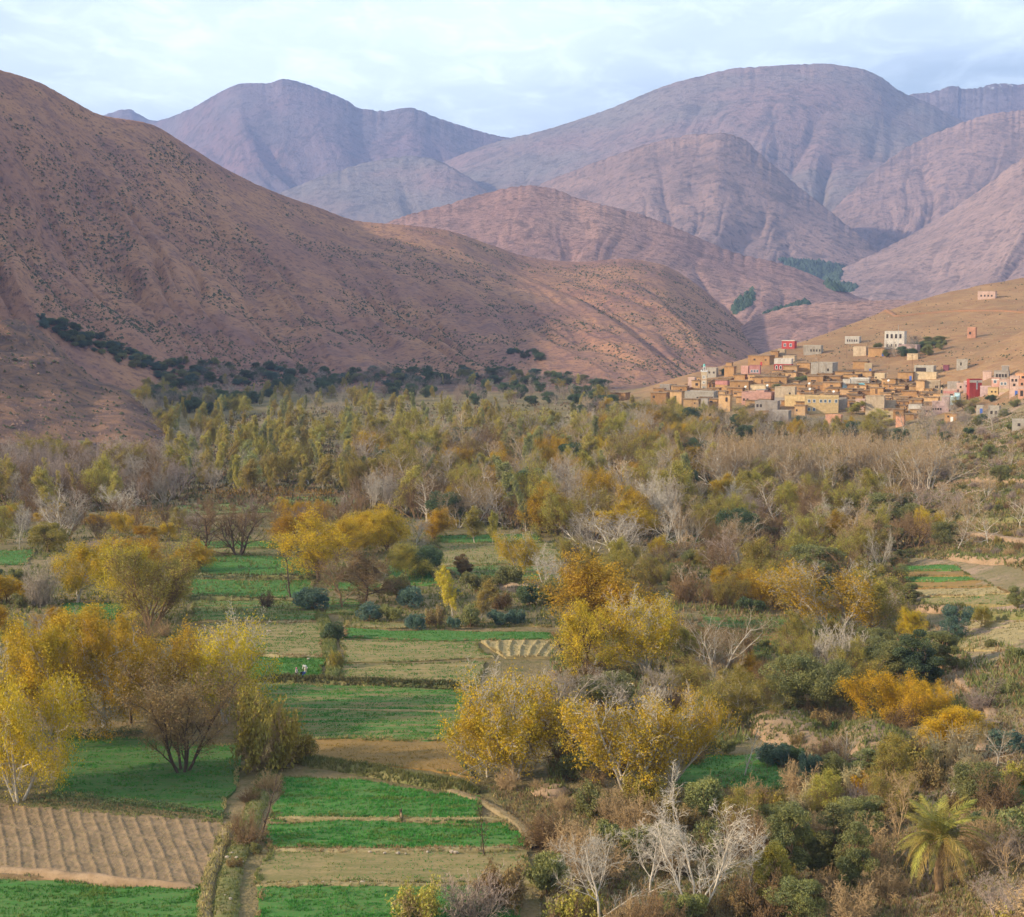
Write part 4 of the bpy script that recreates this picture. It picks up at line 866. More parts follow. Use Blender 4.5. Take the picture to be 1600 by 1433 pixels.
# ------------------------------------------------------------------ the single trees one can pick out
RT = random.Random(4)
def tree(key, name, label, cat, px, py, wpx, hpx, bark, leaf=None, twig=None, group=None, rot=None, names=('trunk', 'crown')):
    p = hit(px, py); s = p[1] / F_PX
    return plant(key, name, label, cat, p, hpx * s, wpx * s, bark, leaf, group, rot, False, names, RT, twig)
T = 'tree'
# lower left
tree('spread0', 'yellow_tree', 'full yellow tree at the left edge above the ploughed field', T, 30, 1252, 170, 215, 'pale', 'yellow', 'pale')
tree('mixed0', 'yellow_tree', 'yellow tree with white upright twigs cut by the left edge', T, -25, 1235, 150, 235, 'pale', 'yellow', 'pale')
tree('broad0', 'yellow_tree', 'tall golden tree second from the left edge behind the shaded field', T, 95, 1158, 150, 200, 'grey', 'yellow', 'grey')
tree('thin1', 'yellow_tree', 'thinning golden tree with bare pale stems behind the shaded field', T, 158, 1152, 120, 190, 'pale', 'gold', 'pale')
tree('broad1', 'yellow_tree', 'deep golden tree just left of the large brown tree', T, 205, 1130, 110, 170, 'dark', 'gold', 'brown')
tree('broad2', 'yellow_tree', 'yellow tree in the gap at the back of the left clump', T, 130, 1110, 150, 160, 'brown', 'yellow', 'brown')
tree('mixed1', 'yellow_tree', 'yellow tree with a bleached bare top right of the clump', T, 350, 1130, 135, 172, 'pale', 'yellow', 'pale')
tree('thin0', 'brown_tree', 'large round brown tree with dark forked trunk in the shaded field', T, 285, 1209, 160, 180, 'dark', 'brown', 'brown', rot=1.2)
tree('thin2', 'brown_tree', 'half bare brownish yellow tree between the brown tree and the bleached one', T, 255, 1135, 120, 160, 'brown', 'gold', 'brown')
tree('open0', 'bare_tree', 'grey leafless shrubby tree poking above the yellow clump', T, 75, 1075, 90, 130, 'grey', None, 'grey')
tree('bare3', 'bare_tree', 'slim grey leafless tree at the top of the yellow clump', T, 45, 1050, 60, 95, 'grey', None, 'grey')
tree('leafbush0', 'shrub', 'tall brown bush over the ditch left of the golden field', 'shrub', 425, 1202, 85, 100, 'tan', 'yolive', 'tan', names=('stem', 'foliage'))
tree('leafbush1', 'shrub', 'olive brown bush on the ditch bank beside the long striped field', 'shrub', 398, 1155, 70, 75, 'brown', 'yolive', 'brown', names=('stem', 'foliage'))
tree('sapling0', 'bare_tree', 'small dark twisted leafless tree beside the ploughed field corner', T, 409, 1310, 72, 100, 'dark', None, 'dark')
tree('twigbush0', 'bare_shrub', 'leafless brown bush under the small dark tree', 'shrub', 385, 1320, 55, 60, 'brown', None, 'brown', names=('stem', 'twigs'))
tree('sapling1', 'bare_tree', 'thin dark sapling at the edge of the stubble field', T, 758, 1340, 36, 88, 'dark', None, 'dark')
tree('sapling0', 'bare_tree', 'faint leafless sapling standing in the bright green field', T, 672, 1284, 16, 34, 'brown', None, 'brown')
# middle left
tree('thin0', 'yellow_tree', 'big round olive yellow tree left of the green terraces', T, 235, 978, 138, 138, 'brown', 'yolive', 'brown')
tree('broad2', 'yellow_tree', 'yellow patch tree leaning on the big olive yellow tree', T, 205, 966, 90, 120, 'grey', 'yellow', 'grey')
tree('broad0', 'yellow_tree', 'yellow round tree third from the left edge in the middle distance', T, 120, 942, 105, 100, 'pale', 'yellow', 'pale')
tree('spread1', 'orange_tree', 'glowing orange tree touching the big olive yellow tree', T, 303, 896, 58, 50, 'brown', 'orange', 'brown')
tree('spread0', 'orange_tree', 'orange tree behind the big olive yellow tree', T, 215, 890, 90, 52, 'brown', 'orange', 'brown')
tree('spread1', 'orange_tree', 'small orange tree cut by the left edge', T, 8, 942, 70, 48, 'brown', 'orange', 'brown')
tree('twigbush1', 'shrub', 'pale grey leafless bush beside the small orange tree at the left', 'shrub', 62, 948, 50, 72, 'grey', None, 'grey', names=('stem', 'twigs'))
tree('bare0', 'bare_tree', 'large pale fan-shaped leafless tree at the upper left', T, 98, 845, 105, 92, 'pale', None, 'grey')
tree('bare1', 'bare_tree', 'white-topped leafless tree behind the orange hedge', T, 190, 805, 62, 48, 'pale', None, 'pale')
tree('open1', 'bare_tree', 'thin white leafless tree at the left margin', T, 30, 860, 34, 75, 'pale', None, 'pale')
tree('olive0', 'olive_tree', 'yellowish green bush tree beneath the pale fan-shaped tree', T, 75, 862, 55, 45, 'brown', 'yolive')
tree('bare1', 'brown_tree', 'dark spreading leafless tree behind the sunlit terrace', T, 372, 868, 110, 92, 'dark', None, 'brown')
tree('bare2', 'brown_tree', 'broad brown leafless tree left of the sunlit terrace', T, 318, 868, 110, 82, 'dark', None, 'brown')
tree('thin2', 'orange_tree', 'orange topped tree with thick dark trunk by the sunlit terrace', T, 497, 909, 122, 108, 'dark', 'orange', 'brown', rot=0.4)
tree('sapling1', 'bare_tree', 'slender dark leafless tree left of the orange topped tree', T, 455, 935, 45, 78, 'dark', None, 'dark')
tree('open1', 'leaning_tree', 'brown tree with a thick leaning trunk beside the dark bushes', T, 535, 950, 105, 85, 'brown', None, 'brown')
tree('thin1', 'leaning_tree', 'brown leaved tree filling the leaning tree from behind', T, 570, 942, 90, 80, 'dark', 'brown', 'brown')
tree('roundbush0', 'shrub', 'dark blue green bush between terrace and leaning tree', 'shrub', 490, 952, 50, 34, 'brown', 'blue', names=('stem', 'foliage'))
tree('twigbush2', 'shrub', 'small dark leafless bush on the green terrace', 'shrub', 416, 950, 22, 28, 'dark', None, 'dark', names=('stem', 'twigs'))
for k, (px, py, w, h, lf, lab) in enumerate([
  (570, 850, 90, 55, 'orange', 'orange tree behind the leaning tree'), (610, 862, 80, 70, 'gold', 'golden tree right of the orange topped tree'),
  (455, 850, 80, 50, 'orange', 'orange brown tree behind the slender dark tree'), (530, 868, 85, 60, 'gold', 'golden brown tree behind the thick dark trunk'),
  (675, 842, 62, 48, 'orange', 'orange bush tree above the white stems'), (710, 800, 40, 42, 'yellow', 'small yellow tree below the fan tree in the centre'),
  (635, 905, 70, 60, 'yolive', 'olive brown tree beside the small green plot')]):
    tree(('broad0', 'spread1', 'broad2')[k % 3], 'autumn_tree', lab, T, px, py, w, h, 'brown', lf, 'brown')
tree('tall0', 'poplar_tree', 'vivid yellow young poplar among blue green bushes', T, 707, 962, 50, 74, 'pale', 'bright', 'pale')
tree('tall1', 'poplar_tree', 'pale straw yellow young poplar with white trunk', T, 752, 972, 38, 68, 'pale', 'poplar', 'pale')
tree('bare0', 'bare_tree', 'fan-shaped cream leafless tree in the centre of the valley', T, 715, 825, 75, 66, 'pale', 'yolive', 'tan')
tree('open1', 'bare_tree', 'white leafless stems beside the orange bush', T, 650, 858, 48, 50, 'pale', None, 'pale')
tree('tall1', 'young_tree', 'yellow olive young tree with pale trunk on the green strip edge', T, 742, 850, 34, 60, 'pale', 'yolive', 'pale')
tree('tall0', 'young_tree', 'thin young tree with pale trunk beside the olive terraces', T, 770, 852, 26, 55, 'pale', 'yolive', 'pale')
tree('mixed2', 'young_tree', 'yellow and white half bare tree right of the olive terraces', T, 812, 896, 58, 70, 'pale', 'yellow', 'pale')
tree('open0', 'bare_tree', 'white leafless tree leaning over the olive terraces', T, 850, 912, 60, 58, 'pale', None, 'pale')
tree('open1', 'bare_tree', 'low white leafless tree behind the big yellow tree', T, 880, 930, 60, 60, 'pale', None, 'pale')
tree('olive1', 'olive_tree', 'dark green bush tree beside the small green plot', T, 660, 900, 55, 46, 'brown', 'dark')
tree('upright0', 'olive_tree', 'dark brown pointed bush above the vivid yellow poplar', T, 725, 900, 26, 34, 'brown', 'brown')
# centre
tree('spread1', 'yellow_tree', 'big golden yellow tree right of the bed plots', T, 955, 990, 165, 125, 'brown', 'gold', 'brown')
tree('mixed1', 'yellow_tree', 'yellow tree with white twigs right of the big golden tree', T, 1010, 1052, 125, 132, 'pale', 'yellow', 'pale')
tree('thin1', 'brown_tree', 'rust brown thin tree in front of the big golden tree', T, 915, 1060, 100, 120, 'dark', 'gold', 'brown')
tree('tall0', 'young_tree', 'slim yellow green tree beside the tan bed plot', T, 893, 1052, 44, 56, 'brown', 'yolive', 'brown')
tree('bare1', 'bare_tree', 'pale wide leafless tree in front of the strip plots', T, 1118, 1062, 112, 118, 'pale', None, 'tan')
tree('mixed1', 'yellow_tree', 'large yellow tree with white branching top beside the golden field', T, 805, 1218, 160, 185, 'pale', 'yellow', 'pale', rot=2.0)
tree('broad1', 'yellow_tree', 'dense low yellow tree at the end of the golden field', T, 762, 1214, 110, 110, 'pale', 'yellow', 'grey')
tree('mixed2', 'yellow_tree', 'tall white twigged tree with yellow skirts in the centre', T, 985, 1240, 170, 172, 'pale', 'gold', 'pale', rot=0.5)
tree('mixed0', 'yellow_tree', 'yellow and bone white tree leaning right at the centre', T, 1050, 1222, 130, 150, 'pale', 'gold', 'pale')
tree('thin2', 'brown_tree', 'brown half bare tree between the two large yellow trees', T, 890, 1200, 90, 120, 'brown', 'brown', 'brown')
tree('bare1', 'bare_tree', 'grey twiggy leafless tree behind the large yellow trees', T, 880, 1120, 100, 95, 'grey', None, 'grey')
tree('open0', 'bare_tree', 'grey white leafless shrub tree right of the rust brown tree', T, 985, 1118, 110, 80, 'grey', None, 'grey')
tree('olive2', 'olive_tree', 'dark green tree hidden behind the white twigs', T, 945, 1112, 80, 62, 'brown', 'olive')
tree('open1', 'bare_tree', 'grey leafless tree left of the yellow green tree', T, 1050, 1110, 90, 80, 'grey', None, 'grey')
tree('broad1', 'yellow_tree', 'yellow green round tree beside the eroded bank', T, 1155, 1128, 96, 86, 'pale', 'yolive', 'pale')
tree('sapling0', 'bare_tree', 'small leafless tree with white trunk in the meadow', T, 1163, 1215, 54, 82, 'pale', None, 'pale')
# right
tree('mixed0', 'yellow_tree', 'spreading yellow tree with straw white top right of centre', T, 1305, 995, 175, 122, 'pale', 'yellow', 'pale')
tree('thin1', 'brown_tree', 'brown half bare tree attached to the spreading yellow tree', T, 1358, 990, 95, 100, 'tan', 'yolive', 'tan')
tree('twigbush1', 'shrub', 'bright white leafless bush below the spreading yellow tree', 'shrub', 1307, 1056, 80, 82, 'pale', None, 'pale', names=('stem', 'twigs'))
tree('bare0', 'bare_tree', 'pinkish pale leafless tree right of the spreading yellow tree', T, 1420, 985, 52, 56, 'mauve', None, 'mauve')
tree('broad0', 'yellow_tree', 'small yellow tree under the pinkish pale tree', T, 1432, 1000, 46, 50, 'brown', 'yellow', 'brown')
tree('olive0', 'olive_tree', 'large rounded olive tree beside the white bush', T, 1238, 1102, 84, 82, 'brown', 'olive')
tree('olive1', 'olive_tree', 'olive tree joined to the right of the large rounded one', T, 1290, 1110, 78, 80, 'brown', 'olive')
tree('upright0', 'olive_tree', 'dense dark upright evergreen above the bright orange tree', T, 1438, 1075, 62, 90, 'dark', 'dark')
tree('olive2', 'olive_tree', 'olive tree left of the dark upright evergreen', T, 1385, 1060, 70, 62, 'brown', 'olive')
tree('olive2', 'olive_tree', 'silver olive tree above the dark upright evergreen', T, 1495, 998, 44, 52, 'grey', 'blue')
tree('upright1', 'olive_tree', 'olive tree right of the dark upright evergreen', T, 1470, 1050, 50, 66, 'brown', 'olive')
tree('spread0', 'orange_tree', 'bright orange yellow tree on the right slope', T, 1392, 1128, 120, 74, 'brown', 'amber', 'brown')
tree('spread1', 'orange_tree', 'second bright orange yellow tree lower to the right', T, 1480, 1160, 105, 62, 'brown', 'amber', 'brown')
tree('spread0', 'orange_tree', 'orange tree joining the two bright ones on the right slope', T, 1450, 1118, 70, 52, 'brown', 'amber', 'brown')
tree('bare3', 'bare_tree', 'slender leafless tree above the pale footpath', T, 1545, 1108, 44, 54, 'dark', None, 'mauve')
tree('olive1', 'olive_tree', 'dark evergreen round tree in the brown wood right of centre', T, 1147, 858, 64, 62, 'dark', 'dark')
tree('olive0', 'olive_tree', 'olive green tree below the brown wood', T, 1270, 902, 90, 52, 'dark', 'olive')
tree('olive2', 'olive_tree', 'bright olive tree at the right of the brown wood', T, 1395, 812, 70, 42, 'dark', 'olive')
tree('olive1', 'olive_tree', 'olive tree left of the bright olive tree', T, 1330, 812, 56, 42, 'dark', 'olive')
tree('bare0', 'bare_tree', 'pale fan-shaped leafless tree in the right middle', T, 1335, 866, 78, 72, 'tan', None, 'tan')
tree('olive2', 'olive_tree', 'small round green tree on the right terraces', T, 1590, 950, 30, 34, 'brown', 'olive')
tree('broad2', 'young_tree', 'small green yellow tree above the tan field', T, 1532, 980, 32, 34, 'brown', 'yolive', 'brown')
tree('broad0', 'orange_tree', 'rusty orange bush tree in the right middle', T, 1278, 845, 42, 28, 'brown', 'orange', 'brown')
tree('bare1', 'bare_tree', 'pale leafless tree with yellow crown in the central grove', T, 965, 872, 110, 85, 'pale', 'gold', 'grey')
tree('bare0', 'bare_tree', 'tall pale leafless tree left in the central grove', T, 925, 868, 90, 78, 'pale', None, 'grey')
tree('bare3', 'bare_tree', 'thin pale leafless tree right in the central grove', T, 1035, 868, 46, 82, 'pale', None, 'pale')
tree('broad1', 'yellow_tree', 'golden tree behind the central pale grove', T, 975, 845, 100, 62, 'brown', 'gold', 'brown')
# foreground right
tree('open0', 'bare_tree', 'large bone white leafless tree in the right foreground', T, 1088, 1432, 190, 215, 'pale', None, 'pale', rot=0.6)
tree('open1', 'bare_tree', 'white leafless tree left in the foreground', T, 938, 1450, 150, 150, 'pale', None, 'pale', rot=2.2)
tree('bare3', 'bare_tree', 'slender pale leafless tree left of the olive trees', T, 1172, 1412, 70, 150, 'pale', None, 'tan')
tree('bare3', 'bare_tree', 'straight tan leafless tree left of the palm', T, 1385, 1372, 82, 172, 'tan', None, 'tan', rot=1.0)
tree('upright1', 'olive_tree', 'tall olive tree in the right foreground', T, 1232, 1385, 62, 130, 'brown', 'olive')
tree('upright0', 'olive_tree', 'tall olive tree second from the white tree in the foreground', T, 1295, 1378, 70, 128, 'brown', 'olive')
tree('olive0', 'olive_tree', 'pale olive bush tree at the bottom edge', T, 1246, 1440, 80, 72, 'brown', 'olive')
tree('olive1', 'olive_tree', 'olive tree behind the palm', T, 1520, 1262, 74, 72, 'brown', 'olive')
tree('olive2', 'olive_tree', 'dark olive tree behind the straight tan tree', T, 1345, 1302, 66, 58, 'brown', 'olive')
tree('olive0', 'olive_tree', 'dark olive tree behind the large bone white tree', T, 1210, 1312, 74, 56, 'brown', 'olive')
tree('upright1', 'olive_tree', 'slender pale olive tree between the white tree and the tall olive trees', T, 1205, 1420, 48, 105, 'brown', 'yolive')
tree('upright0', 'olive_tree', 'tall pale olive tree left of the straight tan tree', T, 1330, 1400, 54, 120, 'brown', 'olive')
tree('thin1', 'brown_tree', 'golden brown thin tree right of the white tree behind olives', T, 1160, 1310, 80, 78, 'tan', 'yolive', 'tan')
tree('open1', 'bare_tree', 'wide bone white leafless tree between the two foreground white trees', T, 1015, 1405, 120, 120, 'pale', None, 'pale', rot=1.1)
tree('bare1', 'bare_tree', 'grey tan leafless tree at the right edge beyond the palm', T, 1575, 1370, 90, 90, 'tan', None, 'mauve')
tree('bare0', 'bare_tree', 'mauve leafless tree right below the palm', T, 1560, 1440, 110, 80, 'mauve', None, 'mauve')
tree('leafbush1', 'shrub', 'yellow brown bush below the orange trees', 'shrub', 1400, 1205, 80, 52, 'brown', 'yolive', 'brown', names=('stem', 'foliage'))
tree('leafbush0', 'shrub', 'small orange bush behind the reeds', 'shrub', 1355, 1240, 46, 32, 'brown', 'orange', 'brown', names=('stem', 'foliage'))
tree('leafbush2', 'shrub', 'loose yellow olive bush at the bottom edge of the green field', 'shrub', 648, 1440, 76, 68, 'tan', 'yolive', 'tan', names=('stem', 'foliage'))
tree('twigbush1', 'shrub', 'dense grey leafless bush at the bottom edge', 'shrub', 738, 1440, 100, 82, 'mauve', None, 'mauve', names=('stem', 'twigs'))
tree('leafbush2', 'shrub', 'brown thin bush behind the grey leafless bush', 'shrub', 780, 1420, 80, 82, 'brown', 'brown', 'brown', names=('stem', 'foliage'))
for k, (px, py, h, lab) in enumerate([(1500, 1195, 70, 'tall straw yellow reeds below the orange trees'), (1475, 1205, 62, 'straw reeds left of the tallest reeds'), (1270, 1262, 46, 'straw reeds behind the olive trees'),
   (1245, 1272, 40, 'short straw reeds above the white tree'), (1330, 1235, 44, 'straw reeds beside the small orange bush'), (1530, 1165, 40, 'bent straw reeds beside the footpath'), (870, 1440, 40, 'dry reed tips at the bottom edge'), (1515, 1215, 52, 'short reeds right below the tallest reeds')]):
    tree('reed%d' % (k % 2), 'reed_clump', lab, 'reeds', px, py, h * 0.75, h, 'tan', 'straw', names=('stalks', 'leaves'))

# blue green bushes around the vivid poplar and elsewhere
for k, (px, py, w, h, lf, lab) in enumerate([
  (650, 985, 28, 26, 'blue', 'round blue green bush in front of the vivid yellow poplar'), (709, 984, 18, 20, 'blue', 'small blue green bush below the vivid yellow poplar'), (733, 980, 30, 34, 'olive', 'green bush between the two young poplars'),
  (778, 978, 30, 24, 'blue', 'blue green bush right of the straw yellow poplar'), (806, 976, 28, 24, 'blue', 'blue green bush at the right end of the bush row'), (610, 972, 34, 26, 'olive', 'olive bush left in the bush row'),
  (575, 970, 40, 28, 'blue', 'wide blue green bush at the left end of the bush row'), (680, 978, 30, 30, 'brown', 'brown bush beside the vivid yellow poplar'), (645, 950, 40, 34, 'blue', 'blue green bush up behind the bush row'),
  (745, 925, 44, 30, 'olive', 'olive bush above the straw yellow poplar'), (795, 918, 40, 34, 'olive', 'tall olive bush above the rocky bank'), (825, 945, 44, 30, 'dark', 'dark bush below the rocky bank'), (860, 942, 50, 36, 'olive', 'olive bush beside the big golden tree'),
  (620, 935, 40, 36, 'olive', 'olive bush behind the leaning tree'), (780, 952, 34, 28, 'brown', 'mauve brown bush beneath the rocky bank'), (708, 940, 24, 22, 'blue', 'bush behind the vivid yellow poplar'),
  (520, 1000, 34, 28, 'dark', 'dark bush on the winding ridge'), (522, 1045, 24, 32, 'yolive', 'straw olive bush at the foot of the winding ridge'),
  (1210, 1195, 46, 34, 'blue', 'blue green bush beside the meadow'), (1265, 1225, 32, 50, 'blue', 'tall blue green bush right of the meadow'), (1255, 1238, 44, 28, 'dark', 'dark bush under the tall blue green bush'), (1235, 1188, 40, 24, 'dark', 'dark bush behind the meadow'),
  (1100, 1175, 40, 32, 'dark', 'dark green bush at the left end of the meadow'), (1135, 1180, 30, 26, 'olive', 'green bush behind the white trunked tree'), (900, 1215, 50, 40, 'olive', 'olive bush beneath the large yellow tree'),
  (470, 1188, 50, 40, 'yolive', 'straw green bush at the left end of the golden field'), (1570, 1180, 50, 40, 'blue', 'grey green bush at the right edge'), (1540, 1300, 40, 34, 'dark', 'dark shrub right of the palm')]):
    tree('roundbush%d' % (k % 2) if lf in ('blue', 'dark', 'olive') else 'leafbush%d' % (k % 3), 'shrub', lab, 'shrub', px, py, w, h, 'brown', lf, 'brown', names=('stem', 'foliage'))

# ------------------------------------------------------------------ woods
KINDS = {  # key choices, name, wording, bark, leaf, twig, height range m, width/height
 'pop': (('column0', 'column1', 'tall0', 'tall1'), 'poplar_tree', 'slender yellow poplar', 'pale', 'poplar', 'tan', (8, 12), (0.40, 0.58)),
 'popg': (('column0', 'column1', 'column2', 'tall1'), 'poplar_tree', 'slender grey green poplar', 'pale', 'poplarg', 'grey', (8, 12), (0.38, 0.55)),
 'popd': (('column2', 'tall1'), 'poplar_tree', 'thin half bare golden poplar', 'pale', 'poplar', 'tan', (8, 11), (0.40, 0.55)),
 'bare': (('bare0', 'bare1', 'bare2', 'bare3'), 'bare_tree', 'leafless grey tree', 'grey', None, 'grey', (8, 12), (0.7, 1.0)),
 'tan': (('bare0', 'bare1', 'bare2', 'bare3'), 'pale_tree', 'leafless tan tree', 'pale', None, 'tan', (8, 12), (0.7, 1.0)),
 'fan': (('bare0', 'bare1', 'bare0'), 'grove_tree', 'tall leafless tan tree', 'pale', None, 'tan', (12, 16), (0.75, 1.0)),
 'white': (('open0', 'open1', 'bare0'), 'pale_tree', 'leafless white-stemmed tree', 'pale', None, 'pale', (8, 11), (0.65, 0.95)),
 'brown': (('bare1', 'bare2', 'bare0'), 'brown_tree', 'leafless brown tree', 'brown', None, 'brown', (7, 11), (0.8, 1.1)),
 'mauve': (('bare1', 'bare2', 'bare0'), 'brown_tree', 'leafless mauve brown tree', 'mauve', None, 'mauve', (7, 11), (0.8, 1.1)),
 'ybr': (('thin0', 'thin1', 'thin2'), 'autumn_tree', 'half bare yellow brown tree', 'brown', 'yolive', 'brown', (8, 12), (0.75, 1.0)),
 'gold': (('broad0', 'broad1', 'spread0', 'spread1'), 'yellow_tree', 'golden leaved tree', 'brown', 'gold', 'brown', (6, 10), (0.8, 1.2)),
 'orange': (('spread0', 'spread1', 'broad2'), 'orange_tree', 'orange leaved tree', 'brown', 'orange', 'brown', (4, 7), (1.0, 1.6)),
 'green': (('olive0', 'olive1', 'olive2'), 'evergreen_tree', 'dark round evergreen tree', 'dark', 'dark', 'dark', (5, 9), (0.9, 1.4)),
 'olive': (('olive0', 'olive1', 'upright0', 'olive2'), 'olive_tree', 'olive green tree', 'brown', 'olive', 'brown', (5, 8), (0.8, 1.2)),
 'tshrub': (('twigbush0', 'twigbush1', 'twigbush2'), 'bare_shrub', 'leafless brown shrub', 'brown', None, 'brown', (2.0, 4.2), (0.9, 1.3)),
 'gshrub': (('twigbush0', 'twigbush1', 'twigbush2'), 'bare_shrub', 'leafless tan grey shrub', 'tan', None, 'tan', (2.0, 4.2), (0.9, 1.3)),
 'mshrub': (('twigbush0', 'twigbush1', 'twigbush2'), 'bare_shrub', 'leafless mauve shrub', 'mauve', None, 'mauve', (2.0, 3.8), (0.9, 1.3)),
 'oshrub': (('roundbush0', 'roundbush1', 'leafbush1'), 'shrub', 'leafy olive shrub', 'brown', 'olive', 'brown', (1.6, 3.2), (0.9, 1.4)),
 'yshrub': (('leafbush0', 'leafbush1', 'leafbush2'), 'shrub', 'yellowish leafy shrub', 'brown', 'yolive', 'brown', (1.4, 2.8), (0.9, 1.4)),
 'bshrub': (('leafbush0', 'leafbush1', 'leafbush2'), 'shrub', 'brown leaved shrub', 'brown', 'brown', 'brown', (1.4, 2.8), (0.9, 1.4)),
 'dshrub': (('roundbush0', 'roundbush1'), 'shrub', 'dark evergreen shrub', 'dark', 'dark', 'dark', (1.2, 2.6), (1.0, 1.6)),
}
def ordinal(k): return '%d%s' % (k, 'th' if 10 <= k % 100 <= 20 else {1: 'st', 2: 'nd', 3: 'rd'}.get(k % 10, 'th'))
def wood(where, poly, count, mix_, seed, sc=1.0, gap=0.55, skip=None):
    r = random.Random(seed); xs = [p[0] for p in poly]; ys_ = [p[1] for p in poly]
    ks = list(mix_); ws = [mix_[k] for k in ks]; cand = []
    while len(cand) < count * 5:
        x, y = r.uniform(min(xs), max(xs)), r.uniform(min(ys_), max(ys_))
        if inside(poly, x, y) and not (skip and inside(skip, x, y)): cand.append((x, y))
    H = hits([c[0] for c in cand], [c[1] for c in cand]); got = []
    for (x, y), p in zip(cand, H):
        if len(got) >= count: break
        s = F_PX / p[1]; gx = 6.0 * s * gap * sc; gy = max(2.5, 40.0 * s * s * 0.02 * gap) * sc
        if any(abs(x - g[0]) < gx and abs(y - g[1]) < gy for g in got): continue
        got.append((x, y, p, r.choices(ks, ws)[0]))
    got.sort(key=lambda g: g[0]); seen = {}
    for x, y, p, kd in got:
        keys, nm, wd, bk, lf, tw, hr, wr = KINDS[kd]; seen[kd] = seen.get(kd, 0) + 1
        h = r.uniform(*hr) * sc; w = h * r.uniform(*wr); shr = kd.endswith('shrub')
        plant(r.choice(keys), nm, '%s %s %s, from the left' % (ordinal(seen[kd]), wd, where), 'shrub' if shr else 'tree', p, h, w, bk, lf, (wd + 's ' + where), None, p[1] > 430 or shr and p[1] > 330, ('stem', 'foliage') if shr else ('trunk', 'crown'), r, tw, 0.1)
wood('in the mountain-foot poplar grove', [(245, 640), (420, 615), (600, 625), (800, 650), (830, 690), (700, 720), (560, 775), (400, 780), (265, 765)], 250, dict(pop=4, popg=2.6, popd=3, green=0.4, ybr=2, bare=0.8), 1, 0.95, 0.28)
wood('in the dark mountain-foot belt', [(150, 575), (260, 582), (600, 588), (800, 590), (955, 606), (960, 636), (700, 632), (560, 622), (420, 625), (280, 660), (230, 650), (200, 610)], 340, dict(green=6, bare=3, mauve=2.5, popd=1.2, ybr=1), 2, 0.85, 0.2)
wood('below the left spur', [(-40, 735), (120, 730), (270, 738), (290, 790), (-40, 812)], 90, dict(mauve=4, brown=3, bare=1.5, popd=1.2, ybr=1), 3, 1.15, 0.33)
wood('in the central wood', [(560, 715), (720, 690), (900, 672), (1110, 668), (1120, 740), (1060, 835), (900, 850), (800, 835), (640, 815), (560, 800)], 260, dict(tan=4, bare=2, ybr=3, brown=3, gold=2.2, popg=1.2, popd=1, white=1.2, orange=0.9, green=1.0), 4, 1.2, 0.3)
wood('in the belt below the village', [(905, 632), (1000, 640), (1200, 662), (1340, 672), (1490, 676), (1480, 694), (1100, 690), (900, 668)], 140, dict(bare=4, mauve=2, green=2.0, gold=1.2, ybr=2, tan=1, popd=0.6), 5, 0.75, 0.28)
wood('in the tan grove below the village', [(1130, 735), (1290, 728), (1455, 745), (1460, 770), (1120, 768)], 85, dict(fan=8, ybr=1.2, white=0.6), 6, 1.0, 0.25)
wood('in the tangle behind the strip plots', [(880, 870), (1060, 865), (1290, 925), (1400, 870), (1440, 930), (1400, 985), (1230, 960), (1070, 945), (900, 935)], 80, dict(brown=3, ybr=3, tan=2, olive=2, gold=1, tshrub=2, oshrub=2), 31, 0.62, 0.4)
wood('in the tangle above the meadow', [(1060, 1020), (1230, 1010), (1400, 1010), (1420, 1100), (1330, 1120), (1200, 1090), (1080, 1150)], 60, dict(brown=2, ybr=2.5, tan=1.5, olive=3, gold=0.7, gshrub=2, oshrub=2), 32, 0.55, 0.42)
wood('in the tangle right of the meadow', [(1260, 1200), (1440, 1190), (1560, 1190), (1560, 1290), (1300, 1290)], 40, dict(ybr=2, tan=1.5, olive=2.5, yshrub=2, oshrub=2, gshrub=2), 33, 0.5, 0.42)
wood('in the right-hand scrub wood', [(1060, 790), (1250, 775), (1450, 785), (1450, 860), (1290, 930), (1190, 955), (1060, 860)], 130, dict(brown=3, tan=2, ybr=2, mauve=1, olive=1, tshrub=2, gold=0.4, white=0.7), 7, 0.9, 0.4)
wood('among the fields left of centre', [(0, 800), (260, 812), (420, 806), (560, 800), (560, 840), (290, 845), (0, 850)], 44, dict(brown=4, orange=2, mauve=2, ybr=1.5, bare=1), 8, 0.75, 0.6)
wood('on the right orchard terraces', [(1480, 680), (1640, 690), (1640, 900), (1560, 875), (1440, 850), (1470, 760)], 165, dict(mauve=1.5, tan=1.4, oshrub=3, yshrub=3, mshrub=3, olive=0.6, tshrub=2, gshrub=2), 9, 0.62, 0.45)
wood('on the lower right slope', [(1480, 1000), (1640, 1020), (1640, 1200), (1560, 1200), (1530, 1110)], 34, dict(mshrub=2, oshrub=2, tshrub=2, mauve=0.6), 10, 0.8, 0.6)
wood('between the central yellow trees', [(870, 1050), (1080, 1040), (1200, 1010), (1210, 1100), (1090, 1180), (1060, 1230), (860, 1240)], 60, dict(tshrub=3, gshrub=3, bshrub=2, yshrub=1, oshrub=1, brown=0.4), 11, 1.05, 0.4)
wood('in the foreground thicket', [(850, 1290), (960, 1255), (1240, 1250), (1420, 1230), (1640, 1225), (1640, 1490), (850, 1490)], 400, dict(tshrub=2.5, gshrub=5, bshrub=2, yshrub=3, oshrub=3, mshrub=0.8), 12, 1.2, 0.24, [(1392, 1352), (1545, 1352), (1560, 1500), (1380, 1500)])
wood('on the bank beside the meadow', [(1240, 1160), (1340, 1110), (1440, 1140), (1460, 1230), (1260, 1240)], 40, dict(oshrub=2, bshrub=3, tshrub=2, dshrub=1, yshrub=1), 13, 0.9, 0.45)
